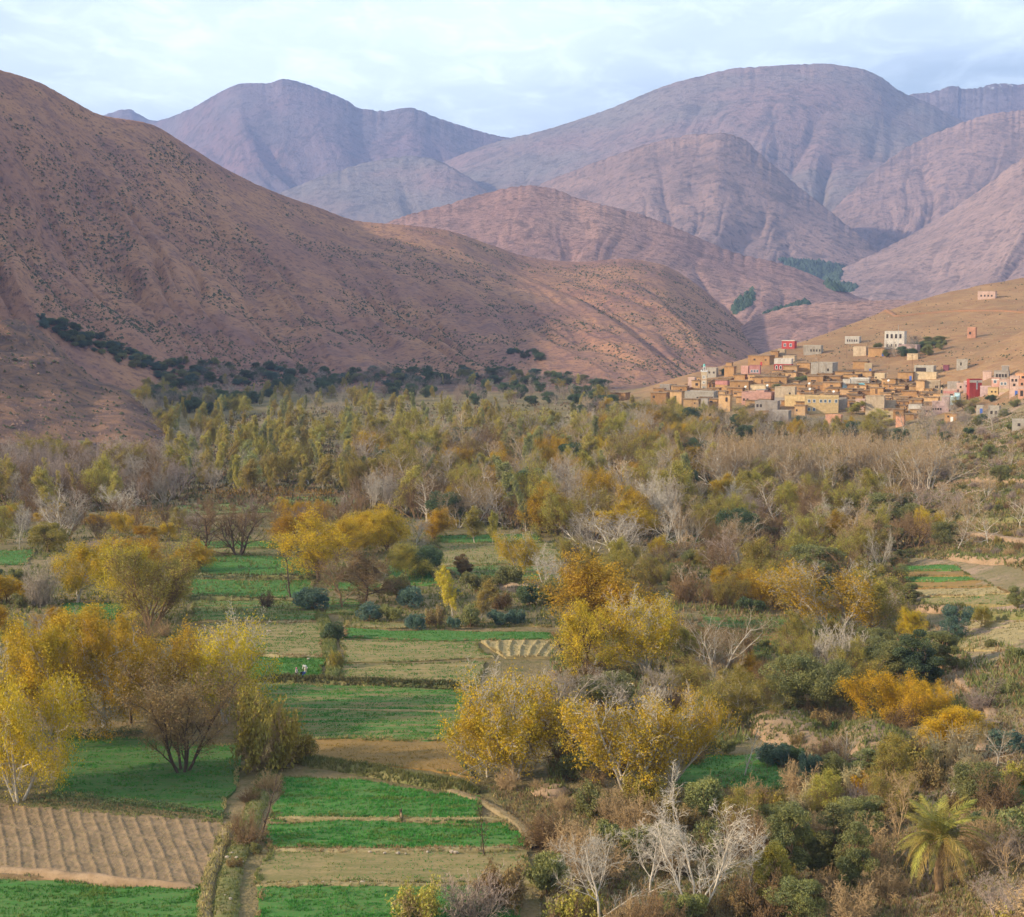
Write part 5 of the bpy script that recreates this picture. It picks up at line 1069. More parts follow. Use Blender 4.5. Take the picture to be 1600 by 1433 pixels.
wood('in the gully behind strip plots', [(1050, 890), (1140, 930), (1240, 950), (1200, 962), (1060, 948)], 38, dict(dshrub=3, bshrub=3, tshrub=2), 14, 1.5, 0.5)
wood('below the pink houses', [(1440, 640), (1540, 640), (1640, 625), (1640, 690), (1440, 680)], 44, dict(mshrub=2, oshrub=3, bare=0.6, dshrub=1), 15, 1.1, 0.6)
r16 = random.Random(16)
def on_flank(poly, n, wd, where, keys, nm, bark, leaf, hr):
    got = []
    while len(got) < n:
        x, y = r16.uniform(min(p[0] for p in poly), max(p[0] for p in poly)), r16.uniform(min(p[1] for p in poly), max(p[1] for p in poly))
        if inside(poly, x, y): got.append((x, y))
    got.sort()
    for k, (x, y) in enumerate(got):
        h = r16.uniform(*hr) * r16.choice((0.6, 0.8, 1.0)); plant(r16.choice(keys), nm, '%s %s %s, from the left' % (ordinal(k + 1), wd, where), 'tree', hit6(x, y), h, h * r16.uniform(1.0, 1.7), bark, leaf and r16.choice((leaf, leaf, 'olive', 'blue')), wd + 's ' + where, None, True, rs=r16, sink=0.4)
OLV = ('olive0', 'olive1', 'olive2')
on_flank([(48, 500), (100, 508), (180, 540), (262, 572), (250, 585), (170, 562), (90, 526)], 90, 'small evergreen tree', 'in the gully behind the left spur', OLV, 'gully_tree', 'dark', 'dark', (3.5, 6.5))
on_flank([(240, 566), (420, 574), (620, 580), (800, 582), (960, 592), (960, 602), (600, 602), (240, 602)], 190, 'small evergreen tree', 'along the mountain foot', OLV, 'gully_tree', 'dark', 'dark', (3.5, 6.5))
on_flank([(785, 548), (830, 546), (850, 562), (800, 566)], 16, 'small evergreen tree', 'in the clump on the lower flank', OLV, 'gully_tree', 'dark', 'dark', (3, 5))
on_flank([(280, 572), (560, 582), (800, 586), (960, 596), (960, 602), (560, 602), (280, 600)], 90, 'leafless mauve tree', 'along the mountain foot', ('bare0', 'bare1', 'bare2'), 'foot_tree', 'mauve', None, (5, 8))
wood('around the hilltop houses', [(1370, 548), (1470, 540), (1475, 556), (1380, 562)], 14, dict(green=2, olive=2, bare=2), 17, 0.75, 0.4)
wood('above the left yellow clump', [(-30, 985), (120, 1000), (220, 985), (280, 990), (200, 1040), (-30, 1050)], 12, dict(brown=2, gold=2, gshrub=2), 18, 0.7, 0.6)
wood('between the left meadows', [(-30, 890), (60, 900), (60, 960), (-30, 965)], 14, dict(dshrub=2, oshrub=2, bshrub=2), 19, 1.1, 0.6)
wood('along the ploughed field ditch', [(385, 1215), (425, 1215), (400, 1330), (390, 1440), (345, 1440), (365, 1320)], 26, dict(oshrub=1.5, bshrub=2, gshrub=2, tshrub=1), 20, 0.6, 0.5)
wood('along the bright field path', [(760, 1225), (880, 1240), (900, 1400), (850, 1330), (790, 1262)], 36, dict(bshrub=3, gshrub=2, tshrub=2, yshrub=2), 21, 0.75, 0.45)

# hedges: leafy bands
def hedge(label, pts, width, height, leaf, seed, dens=55):
    p = np.array(pts, float); H = hits(p[:, 0], p[:, 1]); rng = np.random.default_rng(seed)
    d = np.concatenate([[0], np.cumsum(np.linalg.norm(np.diff(H[:, :2], axis=0), axis=1))]); n = int(d[-1] * width * dens)
    s = rng.random(n) * d[-1]; x = np.interp(s, d, H[:, 0]); y = np.interp(s, d, H[:, 1])
    hl2 = height * (0.75 + 0.4 * fbm(s / 2.5, s * 0, 3, seed)); a = rng.random(n) * math.pi; q = 0.55 + 0.5 * rng.random(n)
    C = np.stack([x + np.cos(a) * q * width * 0.5 * 0.6, y + np.cos(a) * q * width * 0.5, gz(x, y) + np.sin(a) * q * hl2], 1)
    lv, lf = leaf_quads(C, np.full(n, 0.2), rng, 0.9)
    e = link('hedge', None, (), label=label, category='hedge'); e.location = H[0]
    m1 = raw_mesh('foliage', lv - H[0], [lf]); link('foliage', m1, [LEAF[leaf]], e)
    r = random.Random(seed); V, Fq = [], []
    for k in range(int(d[-1] / 0.8)):
        ss = k * 0.8; b = Vector((np.interp(ss, d, H[:, 0]), np.interp(ss, d, H[:, 1]), 0)); b.z = float(gz(b.x, b.y)) - 0.1
        tube_arrays([([b - Vector(H[0]), b + Vector((r.gauss(0, .15), r.gauss(0, .15), height * 0.6)) - Vector(H[0])], [0.04, 0.015], 0)], lambda l: 3, V, Fq)
    link('stems', raw_mesh('stems', [tuple(v) for v in V], [Fq]), [BARK['brown']], e, kind='stuff')
hedge('dark hedge along the top of the ploughed field', [(60, 1250), (180, 1262), (280, 1272), (350, 1284)], 2.6, 1.5, 'dark', 1)
hedge('dark shrubby hedge above the long striped field', [(560, 1068), (640, 1074), (745, 1080)], 2.4, 1.7, 'dark', 2)
hedge('low orange hedge behind the big olive yellow tree', [(158, 822), (210, 820), (270, 822)], 9.0, 5.0, 'orange', 3, 14)
hedge('dark low hedge under the left yellow clump', [(60, 1152), (140, 1156), (215, 1150)], 3.0, 1.6, 'dark', 4)
hedge('low orange hedge far back before the poplars', [(330, 778), (420, 776), (520, 780)], 8.0, 4.0, 'orange', 5, 10)
hedge('low grass green hedge between terrace and orange topped tree', [(300, 905), (340, 906), (400, 907)], 2.2, 1.2, 'blue', 6, 30)

# undergrowth too small to count
def cover(name, label, poly, n, seed, mat, h, w, blades=3, lean=0.6, thr=-0.3):
    rng = np.random.default_rng(seed); xs = [p[0] for p in poly]; ys_ = [p[1] for p in poly]
    x = rng.uniform(min(xs), max(xs), n * 2); y = rng.uniform(min(ys_), max(ys_), n * 2)
    k = np.array([inside(poly, a, b) for a, b in zip(x, y)]); x, y = x[k][:n], y[k][:n]
    P_ = hits(x, y); k = fbm(P_[:, 0] / 9, P_[:, 1] / 12, 3, seed) > thr; P_ = P_[k]
    tufts(name, P_, h * (0.5 + 1.0 * rng.random(len(P_))), w, mat, seed, None, blades, label, lean)
FG = [(760, 1230), (900, 1240), (1080, 1235), (1300, 1120), (1640, 1080), (1640, 1480), (850, 1480), (840, 1330)]
cover('undergrowth', 'dry tan grass in the foreground thicket', FG, 14000, 1, GRASS['dry'], 0.34, 0.12)
cover('undergrowth', 'olive weeds in the foreground thicket', FG, 11000, 2, GRASS['olive'], 0.32, 0.13)
cover('undergrowth', 'brown dead weeds in the foreground thicket', FG, 11000, 3, GRASS['brown'], 0.45, 0.12, thr=-0.4)
MIDW = [(860, 1000), (1060, 870), (1380, 860), (1400, 960), (1640, 1030), (1640, 1100), (1300, 1130), (1080, 1180), (860, 1230)]
cover('undergrowth', 'olive weeds in the middle thicket', MIDW, 12000, 4, GRASS['olive'], 0.7, 0.25)
cover('undergrowth', 'dry tan grass in the middle thicket', MIDW, 9000, 5, GRASS['dry'], 0.6, 0.22)
LEFTW = [(-40, 800), (560, 800), (900, 830), (880, 980), (560, 985), (500, 960), (300, 1000), (-40, 1080)]
cover('undergrowth', 'weeds between the middle fields', LEFTW, 12000, 6, GRASS['olive'], 0.6, 0.3)
FARW = [(-40, 735), (270, 735), (300, 660), (560, 630), (950, 630), (1420, 680), (1440, 760), (1400, 850), (1060, 860), (560, 800), (-40, 800)]
cover('undergrowth', 'dark brushwood under the far trees', FARW, 14000, 7, GRASS['dark'], 1.0, 0.7)
cover('undergrowth', 'brown brushwood under the far trees', FARW, 10000, 8, GRASS['brown'], 1.0, 0.6)
RSL = [(1430, 660), (1640, 640), (1640, 905), (1560, 880), (1400, 870), (1450, 760)]
cover('undergrowth', 'dry weeds on the right orchard slope', RSL, 9000, 9, GRASS['dry'], 0.45, 0.30, thr=-0.5)
cover('undergrowth', 'olive weeds on the right orchard slope', RSL, 11000, 10, GRASS['olive'], 0.5, 0.35, thr=-0.35)
cover('undergrowth', 'brown weeds on the right orchard slope', RSL, 6000, 11, GRASS['brown'], 0.5, 0.3, thr=-0.2)

# ------------------------------------------------------------------ village
def wall_mat(name, c, mot=0.75, sc=0.9, bmp=0.3):
    m, n, l, b = new_mat(name); v = coords(n, l, 'P'); f = nz(n, l, v, sc, 6, 0.65); g = nz(n, l, v, 0.25, 3, 0.5)
    o = mixc(n, l, mrange(n, l, f, 0.36, 0.68), c, tuple(q * mot for q in c)); o = mixc(n, l, mrange(n, l, g, 0.5, 0.7, 0, 0.35), o, tuple(q * 0.82 for q in c))
    st_ = nz(n, l, coords(n, l, 'P', (1, 1, 0.35)), 0.5, 4, 0.6); o = mixc(n, l, mrange(n, l, st_, 0.5, 0.68, 0, 0.55), o, tuple(q * w_ for q, w_ in zip(c, (0.66, 0.58, 0.50))))
    oi = n.new('ShaderNodeObjectInfo'); hs = n.new('ShaderNodeHueSaturation'); l.new(mrange(n, l, oi.outputs['Random'], 0, 1, 0.78, 1.15, False), hs.inputs['Value']); l.new(o, hs.inputs['Color']); o = hs.outputs[0]
    l.new(o, b.inputs['Base Color']); bump(n, l, b, f, bmp, 0.15); return m
WALL = {k: wall_mat('wall_' + k, c) for k, c in dict(
  mud=(0.47, 0.27, 0.12), mudd=(0.37, 0.205, 0.09), mudl=(0.56, 0.35, 0.175), cream=(0.54, 0.41, 0.25), yellow=(0.58, 0.41, 0.20), white=(0.58, 0.52, 0.44), grey=(0.36, 0.31, 0.26), lgrey=(0.44, 0.385, 0.31), beige=(0.47, 0.36, 0.24),
  pink=(0.55, 0.31, 0.24), rose=(0.48, 0.22, 0.19), ppink=(0.57, 0.39, 0.31), lilac=(0.55, 0.39, 0.36), red=(0.42, 0.07, 0.06), salmon=(0.60, 0.31, 0.20), sky=(0.50, 0.68, 0.72), orange=(0.66, 0.34, 0.18), maroon=(0.20, 0.07, 0.09), cyan=(0.16, 0.56, 0.66)).items()}
ROOF = {'mud': wall_mat('roof_earth', (0.30, 0.20, 0.115), 0.7, 0.6), 'con': wall_mat('roof_concrete', (0.44, 0.39, 0.33), 0.8, 0.6), 'tin': wall_mat('roof_tin', (0.30, 0.32, 0.36), 0.8)}
DARK = plain('opening_dark', (0.07, 0.055, 0.045), (0.045, 0.035, 0.03), 2.0)
GLASS = plain('window_glass', (0.14, 0.17, 0.19), (0.10, 0.12, 0.14), 1.0, rough=0.3)
FRAME = plain('frame_white', (0.7, 0.68, 0.64), (0.6, 0.58, 0.54), 2.0)
REDF = plain('frame_red', (0.45, 0.06, 0.06), (0.35, 0.05, 0.05), 2.0)
BLUE = plain('door_blue', (0.08, 0.16, 0.45), (0.07, 0.12, 0.36), 2.0)
METAL = plain('gate_metal', (0.40, 0.42, 0.44), (0.33, 0.35, 0.37), 2.0, rough=0.5)
TEAL = plain('glaze_teal', (0.20, 0.55, 0.50), (0.16, 0.45, 0.42), 3.0, rough=0.5)
WOOD = plain('wood', (0.20, 0.12, 0.07), (0.13, 0.08, 0.05), 3.0)
_HM = {}
def boxmesh(key, *a, taper=0.0):
    k = (key,) + tuple(round(q, 2) for q in a)
    if k not in _HM: _HM[k] = MB().box(*a, tx=taper).mesh(key)
    return _HM[k]
def arch_mesh(w, h, d):
    k = ('arch', round(w, 2), round(h, 2))
    if k not in _HM:
        mb = MB(); n = 7; pr = [(-w / 2, 0), (w / 2, 0)] + [(w / 2 * math.cos(t * math.pi / n), h - w / 2 + w / 2 * math.sin(t * math.pi / n)) for t in range(n + 1)]
        mb.v = [(x, -d, z) for x, z in pr] + [(x, d, z) for x, z in pr]; m = len(pr)
        mb.f = [tuple(range(m)), tuple(range(2 * m - 1, m - 1, -1))] + [((i + 1) % m, i, i + m, (i + 1) % m + m) for i in range(m)]
        _HM[k] = mb.mesh('arch')
    return _HM[k]
RH = random.Random(77)
def house(px0, px1, yt, yb, wall, label, name='house', rot=None, depth=0.62, win=(), door=None, roof=None, parapet=None, group='houses of the hillside village', cat='house', stack=None, frame=None, band=None, sidewin=(), over=None):
    """win: (u, v, w, h) as fractions of the front face; door: u, material"""
    p = hit((px0 + px1) / 2, yb); s = p[1] / F_PX; rz = -0.42 + RH.uniform(-0.12, 0.12) if rot is None else rot
    W = (px1 - px0) * s / (math.cos(rz) + depth * abs(math.sin(rz))); D = W * depth; H = (yb - yt) * s
    e = link(name, None, (), label=label, category=cat, group=group)
    sh = D * abs(math.sin(rz)) * 0.5
    e.location = (p[0] - (sh if rz < 0 else -sh), p[1], p[2]); e.rotation_euler = (0, 0, rz)
    mud = wall in ('mud', 'mudd', 'mudl'); w2 = W / 2
    mb = MB().box(-w2, w2, 0, D, -5.0, H); r = RH
    mb.v = [(x + r.uniform(-.08, .08), y + r.uniform(-.08, .08), z + (r.uniform(-.12, .12) if z > 0 else 0)) if mud else (x, y, z) for x, y, z in mb.v]
    link('wall', mb.mesh('wall'), [WALL[wall]], e)
    roof = roof or ('mud' if mud else 'con')
    if parapet is None: parapet = not mud
    if parapet:
        t = 0.22; q = 0.5
        link('roof', boxmesh('roof', -w2 + t, w2 - t, t, D - t, H, H + 0.12), [ROOF[roof]], e)
        pm = MB().box(-w2 - .05, w2 + .05, -.05, t, H + 0.003, H + q).box(-w2 - .05, w2 + .05, D - t, D + .05, H + 0.003, H + q).box(-w2 - .048, -w2 + t, t, D - t, H + 0.003, H + q - .01).box(w2 - t, w2 + .048, t, D - t, H + 0.003, H + q - .01)
        link('parapet', pm.mesh('parapet'), [WALL[over or wall]], e)
    else:
        o_ = 0.35
        ro = link('roof', boxmesh('roof', -w2 - o_, w2 + o_, -o_, D + o_, H, H + 0.32), [ROOF[roof]], e)
        if mud:
            bm_ = MB()
            nb = max(3, int(W / 1.2))
            for k in range(nb): x = -w2 + (k + 0.5) * W / nb; bm_.box(x - .07, x + .07, -o_ - 0.15, 0.0, H - 0.16, H - 0.02)
            link('beams', bm_.mesh('beams'), [WOOD], ro, kind='stuff')
    if band: link('band', MB().box(-w2 - .03, w2 + .03, -.06, 0.0, H * band[0], H * band[1]).box(w2, w2 + .05, 0.0, D, H * band[0], H * band[1]).mesh('band'), [WALL[band[2]]], e)
    for u, v, a, b in win:
        cx = -w2 + u * W; wz = v * H; ww = a; wh = b
        if frame == 'arch':
            wo_ = link('window', arch_mesh(ww + .5, wh + .5, 0.06), [FRAME], e); wo_.location = (cx, -0.02, wz - .25)
            g_ = link('pane', arch_mesh(ww, wh, 0.08), [DARK], wo_); g_.location = (0, -0.03, .25)
        elif frame:
            wo_ = link('window', boxmesh('window', -ww / 2 - .15, ww / 2 + .15, -.06, .05, -.15, wh + .15), [frame], e); wo_.location = (cx, 0, wz)
            link('pane', boxmesh('pane', -ww / 2, ww / 2, -.09, -.03, 0, wh), [GLASS], wo_)
        else:
            wo_ = link('window', boxmesh('window', -ww / 2, ww / 2, -.05, .05, 0, wh), [DARK], e); wo_.location = (cx, 0, wz)
    for u, v, a, b in sidewin:
        wo_ = link('window', boxmesh('sidewindow', -.05, .05, -a / 2, a / 2, 0, b), [DARK], e); wo_.location = (w2, u * D, v * H)
    if door:
        do = link('door', boxmesh('door', -.55, .55, -.07, .04, -.3, 2.0), [door[1]], e); do.location = (-w2 + door[0] * W, 0, 0)
    if stack:   # a smaller upper room on the roof
        a, b, hh, wl_ = stack
        link('upper_room', boxmesh('upper_room', -w2 + a * W, -w2 + b * W, D * .25, D * .9, H + .125, H + hh), [WALL[wl_]], e)
        link('upper_roof', boxmesh('upper_roof', -w2 + a * W - .2, -w2 + b * W + .2, D * .25 - .2, D * .9 + .2, H + hh, H + hh + .25), [ROOF[roof]], e)
    return e
wrow = lambda n, v, w=1.0, h=1.1, a=0.1, b=0.9: [(a + (b - a) * (k + 0.5) / n, v, w, h) for k in range(n)]
house(1070, 1124, 613, 626, 'lgrey', 'low pale stone house with a wide flat roof in front of the minaret', win=[(0.45, 0.2, 0.9, 1.0)])
house(1104, 1123, 576, 590, 'lgrey', 'light grey house with two dark windows right behind the minaret', win=[(0.3, 0.45, 1.0, 1.1), (0.75, 0.45, 1.0, 1.1)])
house(1075, 1088, 591, 608, 'ppink', 'narrow pale pink house left of the minaret')
house(1081, 1096, 595, 609, 'mudl', 'tan house with recessed balcony touching the minaret', win=[(0.6, 0.45, 1.4, 1.4)])
house(1132, 1151, 573, 588, 'mud', 'tall mud tower house above the minaret row', stack=(0.1, 0.7, 2.0, 'mud'))
house(1158, 1172, 573, 589, 'pink', 'left half of the pink double house, pale and windowless')
house(1171, 1190, 572, 590, 'rose', 'dark rose house with three windows in a row', win=wrow(3, 0.45, 0.9, 1.3), frame=FRAME)
house(1170, 1212, 556, 571, 'mud', 'long mud house with a red door high on the slope', door=(0.62, REDF), win=[(0.3, 0.5, 1.2, 1.0), (0.82, 0.5, 1.0, 0.8)])
house(1118, 1142, 594, 610, 'mud', 'mud house with a maroon upper panel right of the minaret', band=(0.55, 0.95, 'rose'))
house(1141, 1176, 596, 613, 'mud', 'wide orange mud house with a shaded side in the minaret row', win=[(0.5, 0.5, 0.8, 0.7)])
house(1173, 1202, 603, 616, 'cream', 'long cream wall house with two tiny windows', win=[(0.35, 0.4, 0.6, 0.6), (0.8, 0.4, 0.6, 0.6)])
house(1017, 1047, 614, 632, 'mudd', 'brown mud house at the left end of the village', win=[(0.2, 0.55, 1.2, 1.2)])
house(950, 985, 614, 626, 'mudd', 'small mud house standing apart at the far left of the village')
house(1047, 1070, 612, 638, 'mudl', 'tall tan mud tower with a vertical recess at the village edge', win=[(0.45, 0.45, 1.1, 2.4)])
house(1031, 1051, 602, 612, 'grey', 'grey concrete house behind the tall mud tower')
house(1051, 1078, 604, 614, 'mud', 'low mud house with a white rooftop bundle', win=[(0.6, 0.4, 0.9, 0.8)])
house(1068, 1096, 624, 641, 'mudl', 'reddish front mud house above the bare trees', win=[(0.75, 0.6, 0.8, 0.6)])
house(1095, 1108, 624, 640, 'grey', 'grey walled yard house with a metal gate', door=(0.5, METAL))
house(1107, 1124, 624, 637, 'mud', 'mud house with a dark loft opening right of the metal gate', win=[(0.3, 0.6, 1.6, 1.0)])
house(1123, 1145, 617, 643, 'mudl', 'tan half-ruined tower house at the village front', win=[(0.7, 0.6, 1.0, 2.0)], stack=(0.0, 0.5, 1.3, 'mudl'))
house(1160, 1216, 614, 631, 'pink', 'long pink house with a stepped roof line', win=[(0.08, 0.25, 0.9, 1.2), (0.2, 0.25, 0.9, 1.2), (0.8, 0.25, 1.1, 1.2)], stack=(0.45, 0.72, 1.3, 'pink'))
house(1180, 1221, 628, 641, 'grey', 'long grey concrete block house below the pink house', win=[(0.12, 0.35, 1.0, 1.4), (0.27, 0.35, 1.0, 1.4)])
house(1222, 1246, 533, 545, 'red', 'bright red house with white frames on the ridge', win=[(0.25, 0.3, 1.2, 1.6), (0.7, 0.3, 1.2, 1.6)], frame=FRAME, over='white')
house(1256, 1288, 541, 554, 'lgrey', 'pale roofless concrete shell house on the ridge', win=wrow(4, 0.35, 0.8, 1.3, 0.35, 1.0))
house(1216, 1229, 547, 556, 'beige', 'tiny beige house below the bright red house')
house(1204, 1218, 549, 558, 'mud', 'tiny mud house left of the tiny beige house')
house(1210, 1241, 562, 580, 'red', 'white topped red house with three white arched windows', win=wrow(3, 0.2, 0.9, 1.6, 0.02, 0.75), frame='arch', band=(0.62, 0.995, 'white'), over='white')
house(1224, 1246, 557, 565, 'beige', 'low beige house behind the arched red house')
house(1246, 1269, 567, 582, 'mud', 'mud house with a shaded side left of the big concrete house')
house(1224, 1250, 572, 585, 'mudl', 'tan mud house in front of the arched red house', door=(0.85, FRAME))
house(1268, 1314, 568, 588, 'lgrey', 'big pale concrete house with a door on the slope', door=(0.55, DARK), win=[(0.8, 0.4, 1.0, 1.4)], depth=1.1)
house(1333, 1360, 565, 576, 'mud', 'mud house alone on the slope above the roofs')
house(1351, 1364, 569, 582, 'cream', 'small cream house with a light blue door', door=(0.8, BLUE))
house(1306, 1338, 581, 591, 'mud', 'low mud house in the upper roof row, left part')
house(1337, 1369, 581, 591, 'mudl', 'low tan mud house in the upper roof row, right part', win=[(0.4, 0.3, 1.0, 1.4)])
house(1367, 1386, 585, 598, 'cream', 'cream house with one window at the end of the upper roof row', win=[(0.15, 0.5, 0.8, 0.9)])
house(1384, 1402, 592, 607, 'mud', 'mud house with dark side right of the cream house')
house(1262, 1290, 588, 603, 'mud', 'mud house with a long dark slot window beside the green trees', win=[(0.4, 0.45, 2.6, 0.7)])
house(1289, 1318, 588, 599, 'mudd', 'brown roofed mud house with red cloth drying above', win=[(0.8, 0.3, 0.7, 0.7)])
house(1286, 1319, 598, 610, 'mud', 'mud house with a square window and pale trim', win=[(0.5, 0.4, 1.3, 1.1)])
house(1317, 1330, 594, 608, 'white', 'white house with a sky blue base', band=(0.0, 0.4, 'sky'))
house(1329, 1361, 592, 604, 'white', 'white wall house with a turquoise band', band=(0.05, 0.42, 'cyan'), depth=0.4)
house(1194, 1235, 589, 605, 'mud', 'wide mud house left of the green trees', win=[(0.7, 0.5, 0.9, 0.8)])
house(1180, 1196, 588, 598, 'mudd', 'small dark mud house below the rose house')
house(1232, 1263, 601, 611, 'mud', 'low mud house right below the green trees')
house(1211, 1247, 606, 632, 'beige', 'tall beige house with a grey lower storey', band=(0.0, 0.42, 'grey'), win=[(0.75, 0.6, 0.9, 1.0)])
house(1227, 1263, 619, 635, 'yellow', 'plain yellow annex left of the yellow school', depth=0.4)
house(1258, 1313, 620, 646, 'yellow', 'large yellow two storey house with two rows of windows', win=[(0.13, 0.66, 1.0, 1.3), (0.28, 0.66, 1.0, 1.3), (0.48, 0.66, 1.0, 1.3), (0.61, 0.66, 1.0, 1.3), (0.74, 0.66, 1.0, 1.3), (0.93, 0.66, 1.0, 1.3), (0.13, 0.15, 1.0, 1.3), (0.28, 0.15, 1.0, 1.3)], frame=FRAME, rot=-0.2, depth=0.4)
house(1203, 1238, 643, 658, 'grey', 'low grey house with a small dark door at the village foot', door=(0.65, DARK))
house(1242, 1262, 634, 649, 'mudl', 'tan mud house below the yellow annex', win=[(0.2, 0.4, 0.8, 1.0)])
house(1290, 1318, 650, 672, 'salmon', 'small pink house alone among the trees at the village foot', door=(0.42, WOOD), win=[(0.78, 0.35, 1.2, 1.4)], frame=FRAME)
house(1337, 1354, 625, 642, 'ppink', 'pale pink house with red framed windows', win=[(0.3, 0.4, 0.9, 1.5), (0.7, 0.4, 0.9, 1.5)], frame=REDF)
house(1353, 1385, 620, 648, 'beige', 'big beige house with blank walls right of centre in the village', depth=0.5)
house(1382, 1402, 627, 644, 'beige', 'beige house with a grey upper wall beside the big beige house')
house(1380, 1401, 645, 656, 'cream', 'low cream house with one dark window at the village foot', win=[(0.55, 0.35, 1.2, 1.0)])
house(1310, 1325, 623, 640, 'grey', 'narrow grey house right of the large yellow house', sidewin=[(0.5, 0.4, 1.0, 1.2)])
house(1405, 1440, 540, 552, 'lilac', 'long pink house in the hilltop garden', win=[(0.1, 0.3, 0.8, 1.2), (0.88, 0.3, 0.9, 1.4)])
house(1383, 1421, 519, 545, 'white', 'white two storey hilltop house with four arched windows', win=[(0.14, 0.62, 1.2, 2.4), (0.36, 0.62, 1.2, 2.4), (0.58, 0.62, 1.2, 2.4), (0.8, 0.62, 1.2, 2.4), (0.14, 0.12, 0.8, 1.5), (0.36, 0.12, 0.8, 1.5), (0.58, 0.12, 0.8, 1.5), (0.8, 0.12, 1.6, 1.8)], depth=0.9)
house(1418, 1438, 554, 562, 'cream', 'low cream wall house below the hilltop garden')
house(1321, 1347, 527, 537, 'white', 'small white house with a row of windows on the hill crest path', win=wrow(5, 0.3, 0.7, 1.3))
house(1334, 1358, 543, 556, 'beige', 'beige house left of the hilltop mud house')
house(1357, 1385, 544, 557, 'mud', 'mud house under the white hilltop house', door=(0.92, BLUE))
house(1529, 1560, 456, 467, 'ppink', 'pale roofless shell house near the hill crest', win=wrow(4, 0.3, 1.0, 1.2), parapet=True)
house(1512, 1527, 513, 528, 'salmon', 'small orange house standing alone on the bare hill', win=[(0.35, 0.35, 1.2, 1.5)])
house(1495, 1514, 563, 578, 'lgrey', 'grey block house alone right of the village', win=[(0.4, 0.45, 0.7, 1.5)], sidewin=[(0.4, 0.4, 1.0, 1.2)])
house(1474, 1484, 572, 579, 'maroon', 'tiny dark maroon shed left of the grey block house', roof='tin')
house(1430, 1465, 573, 584, 'lgrey', 'grey open garage house with a wide dark opening', win=[(0.35, 0.2, 5.0, 2.2)])
house(1430, 1466, 583, 592, 'cream', 'long cream retaining house below the garage', depth=0.3)
house(1380, 1410, 593, 605, 'mudl', 'wide tan mud house below the garage', win=[(0.1, 0.4, 0.8, 0.7)])
house(1404, 1432, 582, 594, 'mud', 'mud house with a dark blue door below the garage', door=(0.85, BLUE))
house(1432, 1447, 595, 617, 'mudl', 'tall tan mud tower at the right end of the mud houses')
house(1444, 1472, 596, 612, 'beige', 'beige house with a white rooftop tank', win=[(0.75, 0.35, 0.6, 1.2), (0.85, 0.35, 0.6, 1.2)])
house(1513, 1534, 594, 622, 'red', 'tall crimson house with a white stripe', band=(0.86, 0.995, 'white'), win=[(0.6, 0.5, 0.35, 3.5)], frame=FRAME, over='red', rot=0.1)
house(1481, 1501, 598, 610, 'grey', 'grey house behind the cream tower')
house(1495, 1509, 600, 611, 'ppink', 'small pink house between grey house and crimson house', win=[(0.5, 0.4, 0.8, 1.0)])
house(1506, 1517, 597, 613, 'lilac', 'pale lilac house touching the crimson house', win=[(0.5, 0.5, 0.8, 1.0)])
house(1479, 1503, 621, 632, 'sky', 'pale blue house right of the cream tower', stack=(0.6, 1.0, 2.0, 'sky'))
house(1475, 1500, 610, 620, 'ppink', 'low house with red cloth above the pale blue house', band=(0.5, 0.9, 'rose'), win=[(0.6, 0.2, 1.4, 0.7)])
house(1532, 1550, 605, 617, 'lilac', 'pale pink windowless house right of the crimson house')
house(1544, 1562, 607, 620, 'yellow', 'small yellow house on the right slope', win=[(0.4, 0.5, 0.7, 0.7), (0.75, 0.5, 0.7, 0.7)])
house(1550, 1564, 592, 605, 'pink', 'pink and white striped house above the small yellow house', win=[(0.45, 0.5, 1.2, 1.2)], frame=FRAME, band=(0.85, 0.995, 'white'))
house(1562, 1580, 594, 613, 'ppink', 'pink house with two windows in the right row', win=[(0.25, 0.6, 0.9, 1.1), (0.6, 0.6, 0.9, 1.1)], frame=FRAME, band=(0.0, 0.3, 'cream'))
house(1578, 1594, 589, 618, 'ppink', 'tall pale pink house near the right edge', win=[(0.3, 0.75, 0.9, 1.1), (0.7, 0.75, 0.9, 1.1), (0.5, 0.5, 1.0, 1.1)], door=(0.75, BLUE))
house(1592, 1622, 594, 618, 'salmon', 'salmon house cut by the right edge', win=[(0.2, 0.65, 0.9, 1.1), (0.5, 0.65, 0.9, 1.1)], door=(0.2, DARK), band=(0.42, 0.6, 'ppink'))
house(1588, 1615, 585, 594, 'orange', 'orange upper house at the right edge', win=[(0.5, 0.3, 1.4, 1.0)])
house(1554, 1580, 581, 593, 'grey', 'unfinished grey block house on the right slope', win=wrow(4, 0.3, 0.9, 1.4), stack=(0.5, 0.95, 2.4, 'grey'))
house(1536, 1551, 581, 592, 'ppink', 'small pink house left of the unfinished grey house')
house(1457, 1487, 629, 646, 'lilac', 'lilac pink house at the foot of the cream tower', stack=(0.55, 1.0, 2.5, 'lilac'), win=wrow(4, 0.3, 0.7, 0.9, 0.0, 0.6))
house(1420, 1443, 634, 648, 'white', 'white house with dark windows at the village foot', win=wrow(3, 0.4, 0.9, 1.0))
house(1441, 1465, 637, 649, 'ppink', 'pale house with small round openings at the village foot', win=wrow(4, 0.4, 0.7, 0.9))
house(1526, 1538, 635, 646, 'lgrey', 'small white blue house on the lower right slope', door=(0.7, BLUE))
house(1545, 1565, 636, 652, 'lgrey', 'white shell house on the lower right slope', win=[(0.3, 0.3, 0.9, 1.3), (0.7, 0.3, 0.9, 1.3)])
house(1477, 1499, 646, 659, 'mud', 'small mud hut below the cream tower', door=(0.6, FRAME), win=[(0.3, 0.5, 0.8, 0.8)])
house(1400, 1415, 652, 667, 'salmon', 'small orange pink hut at the village foot')
house(1582, 1606, 657, 672, 'lgrey', 'pale hut at the right edge below the village', win=[(0.5, 0.4, 0.9, 1.0)])
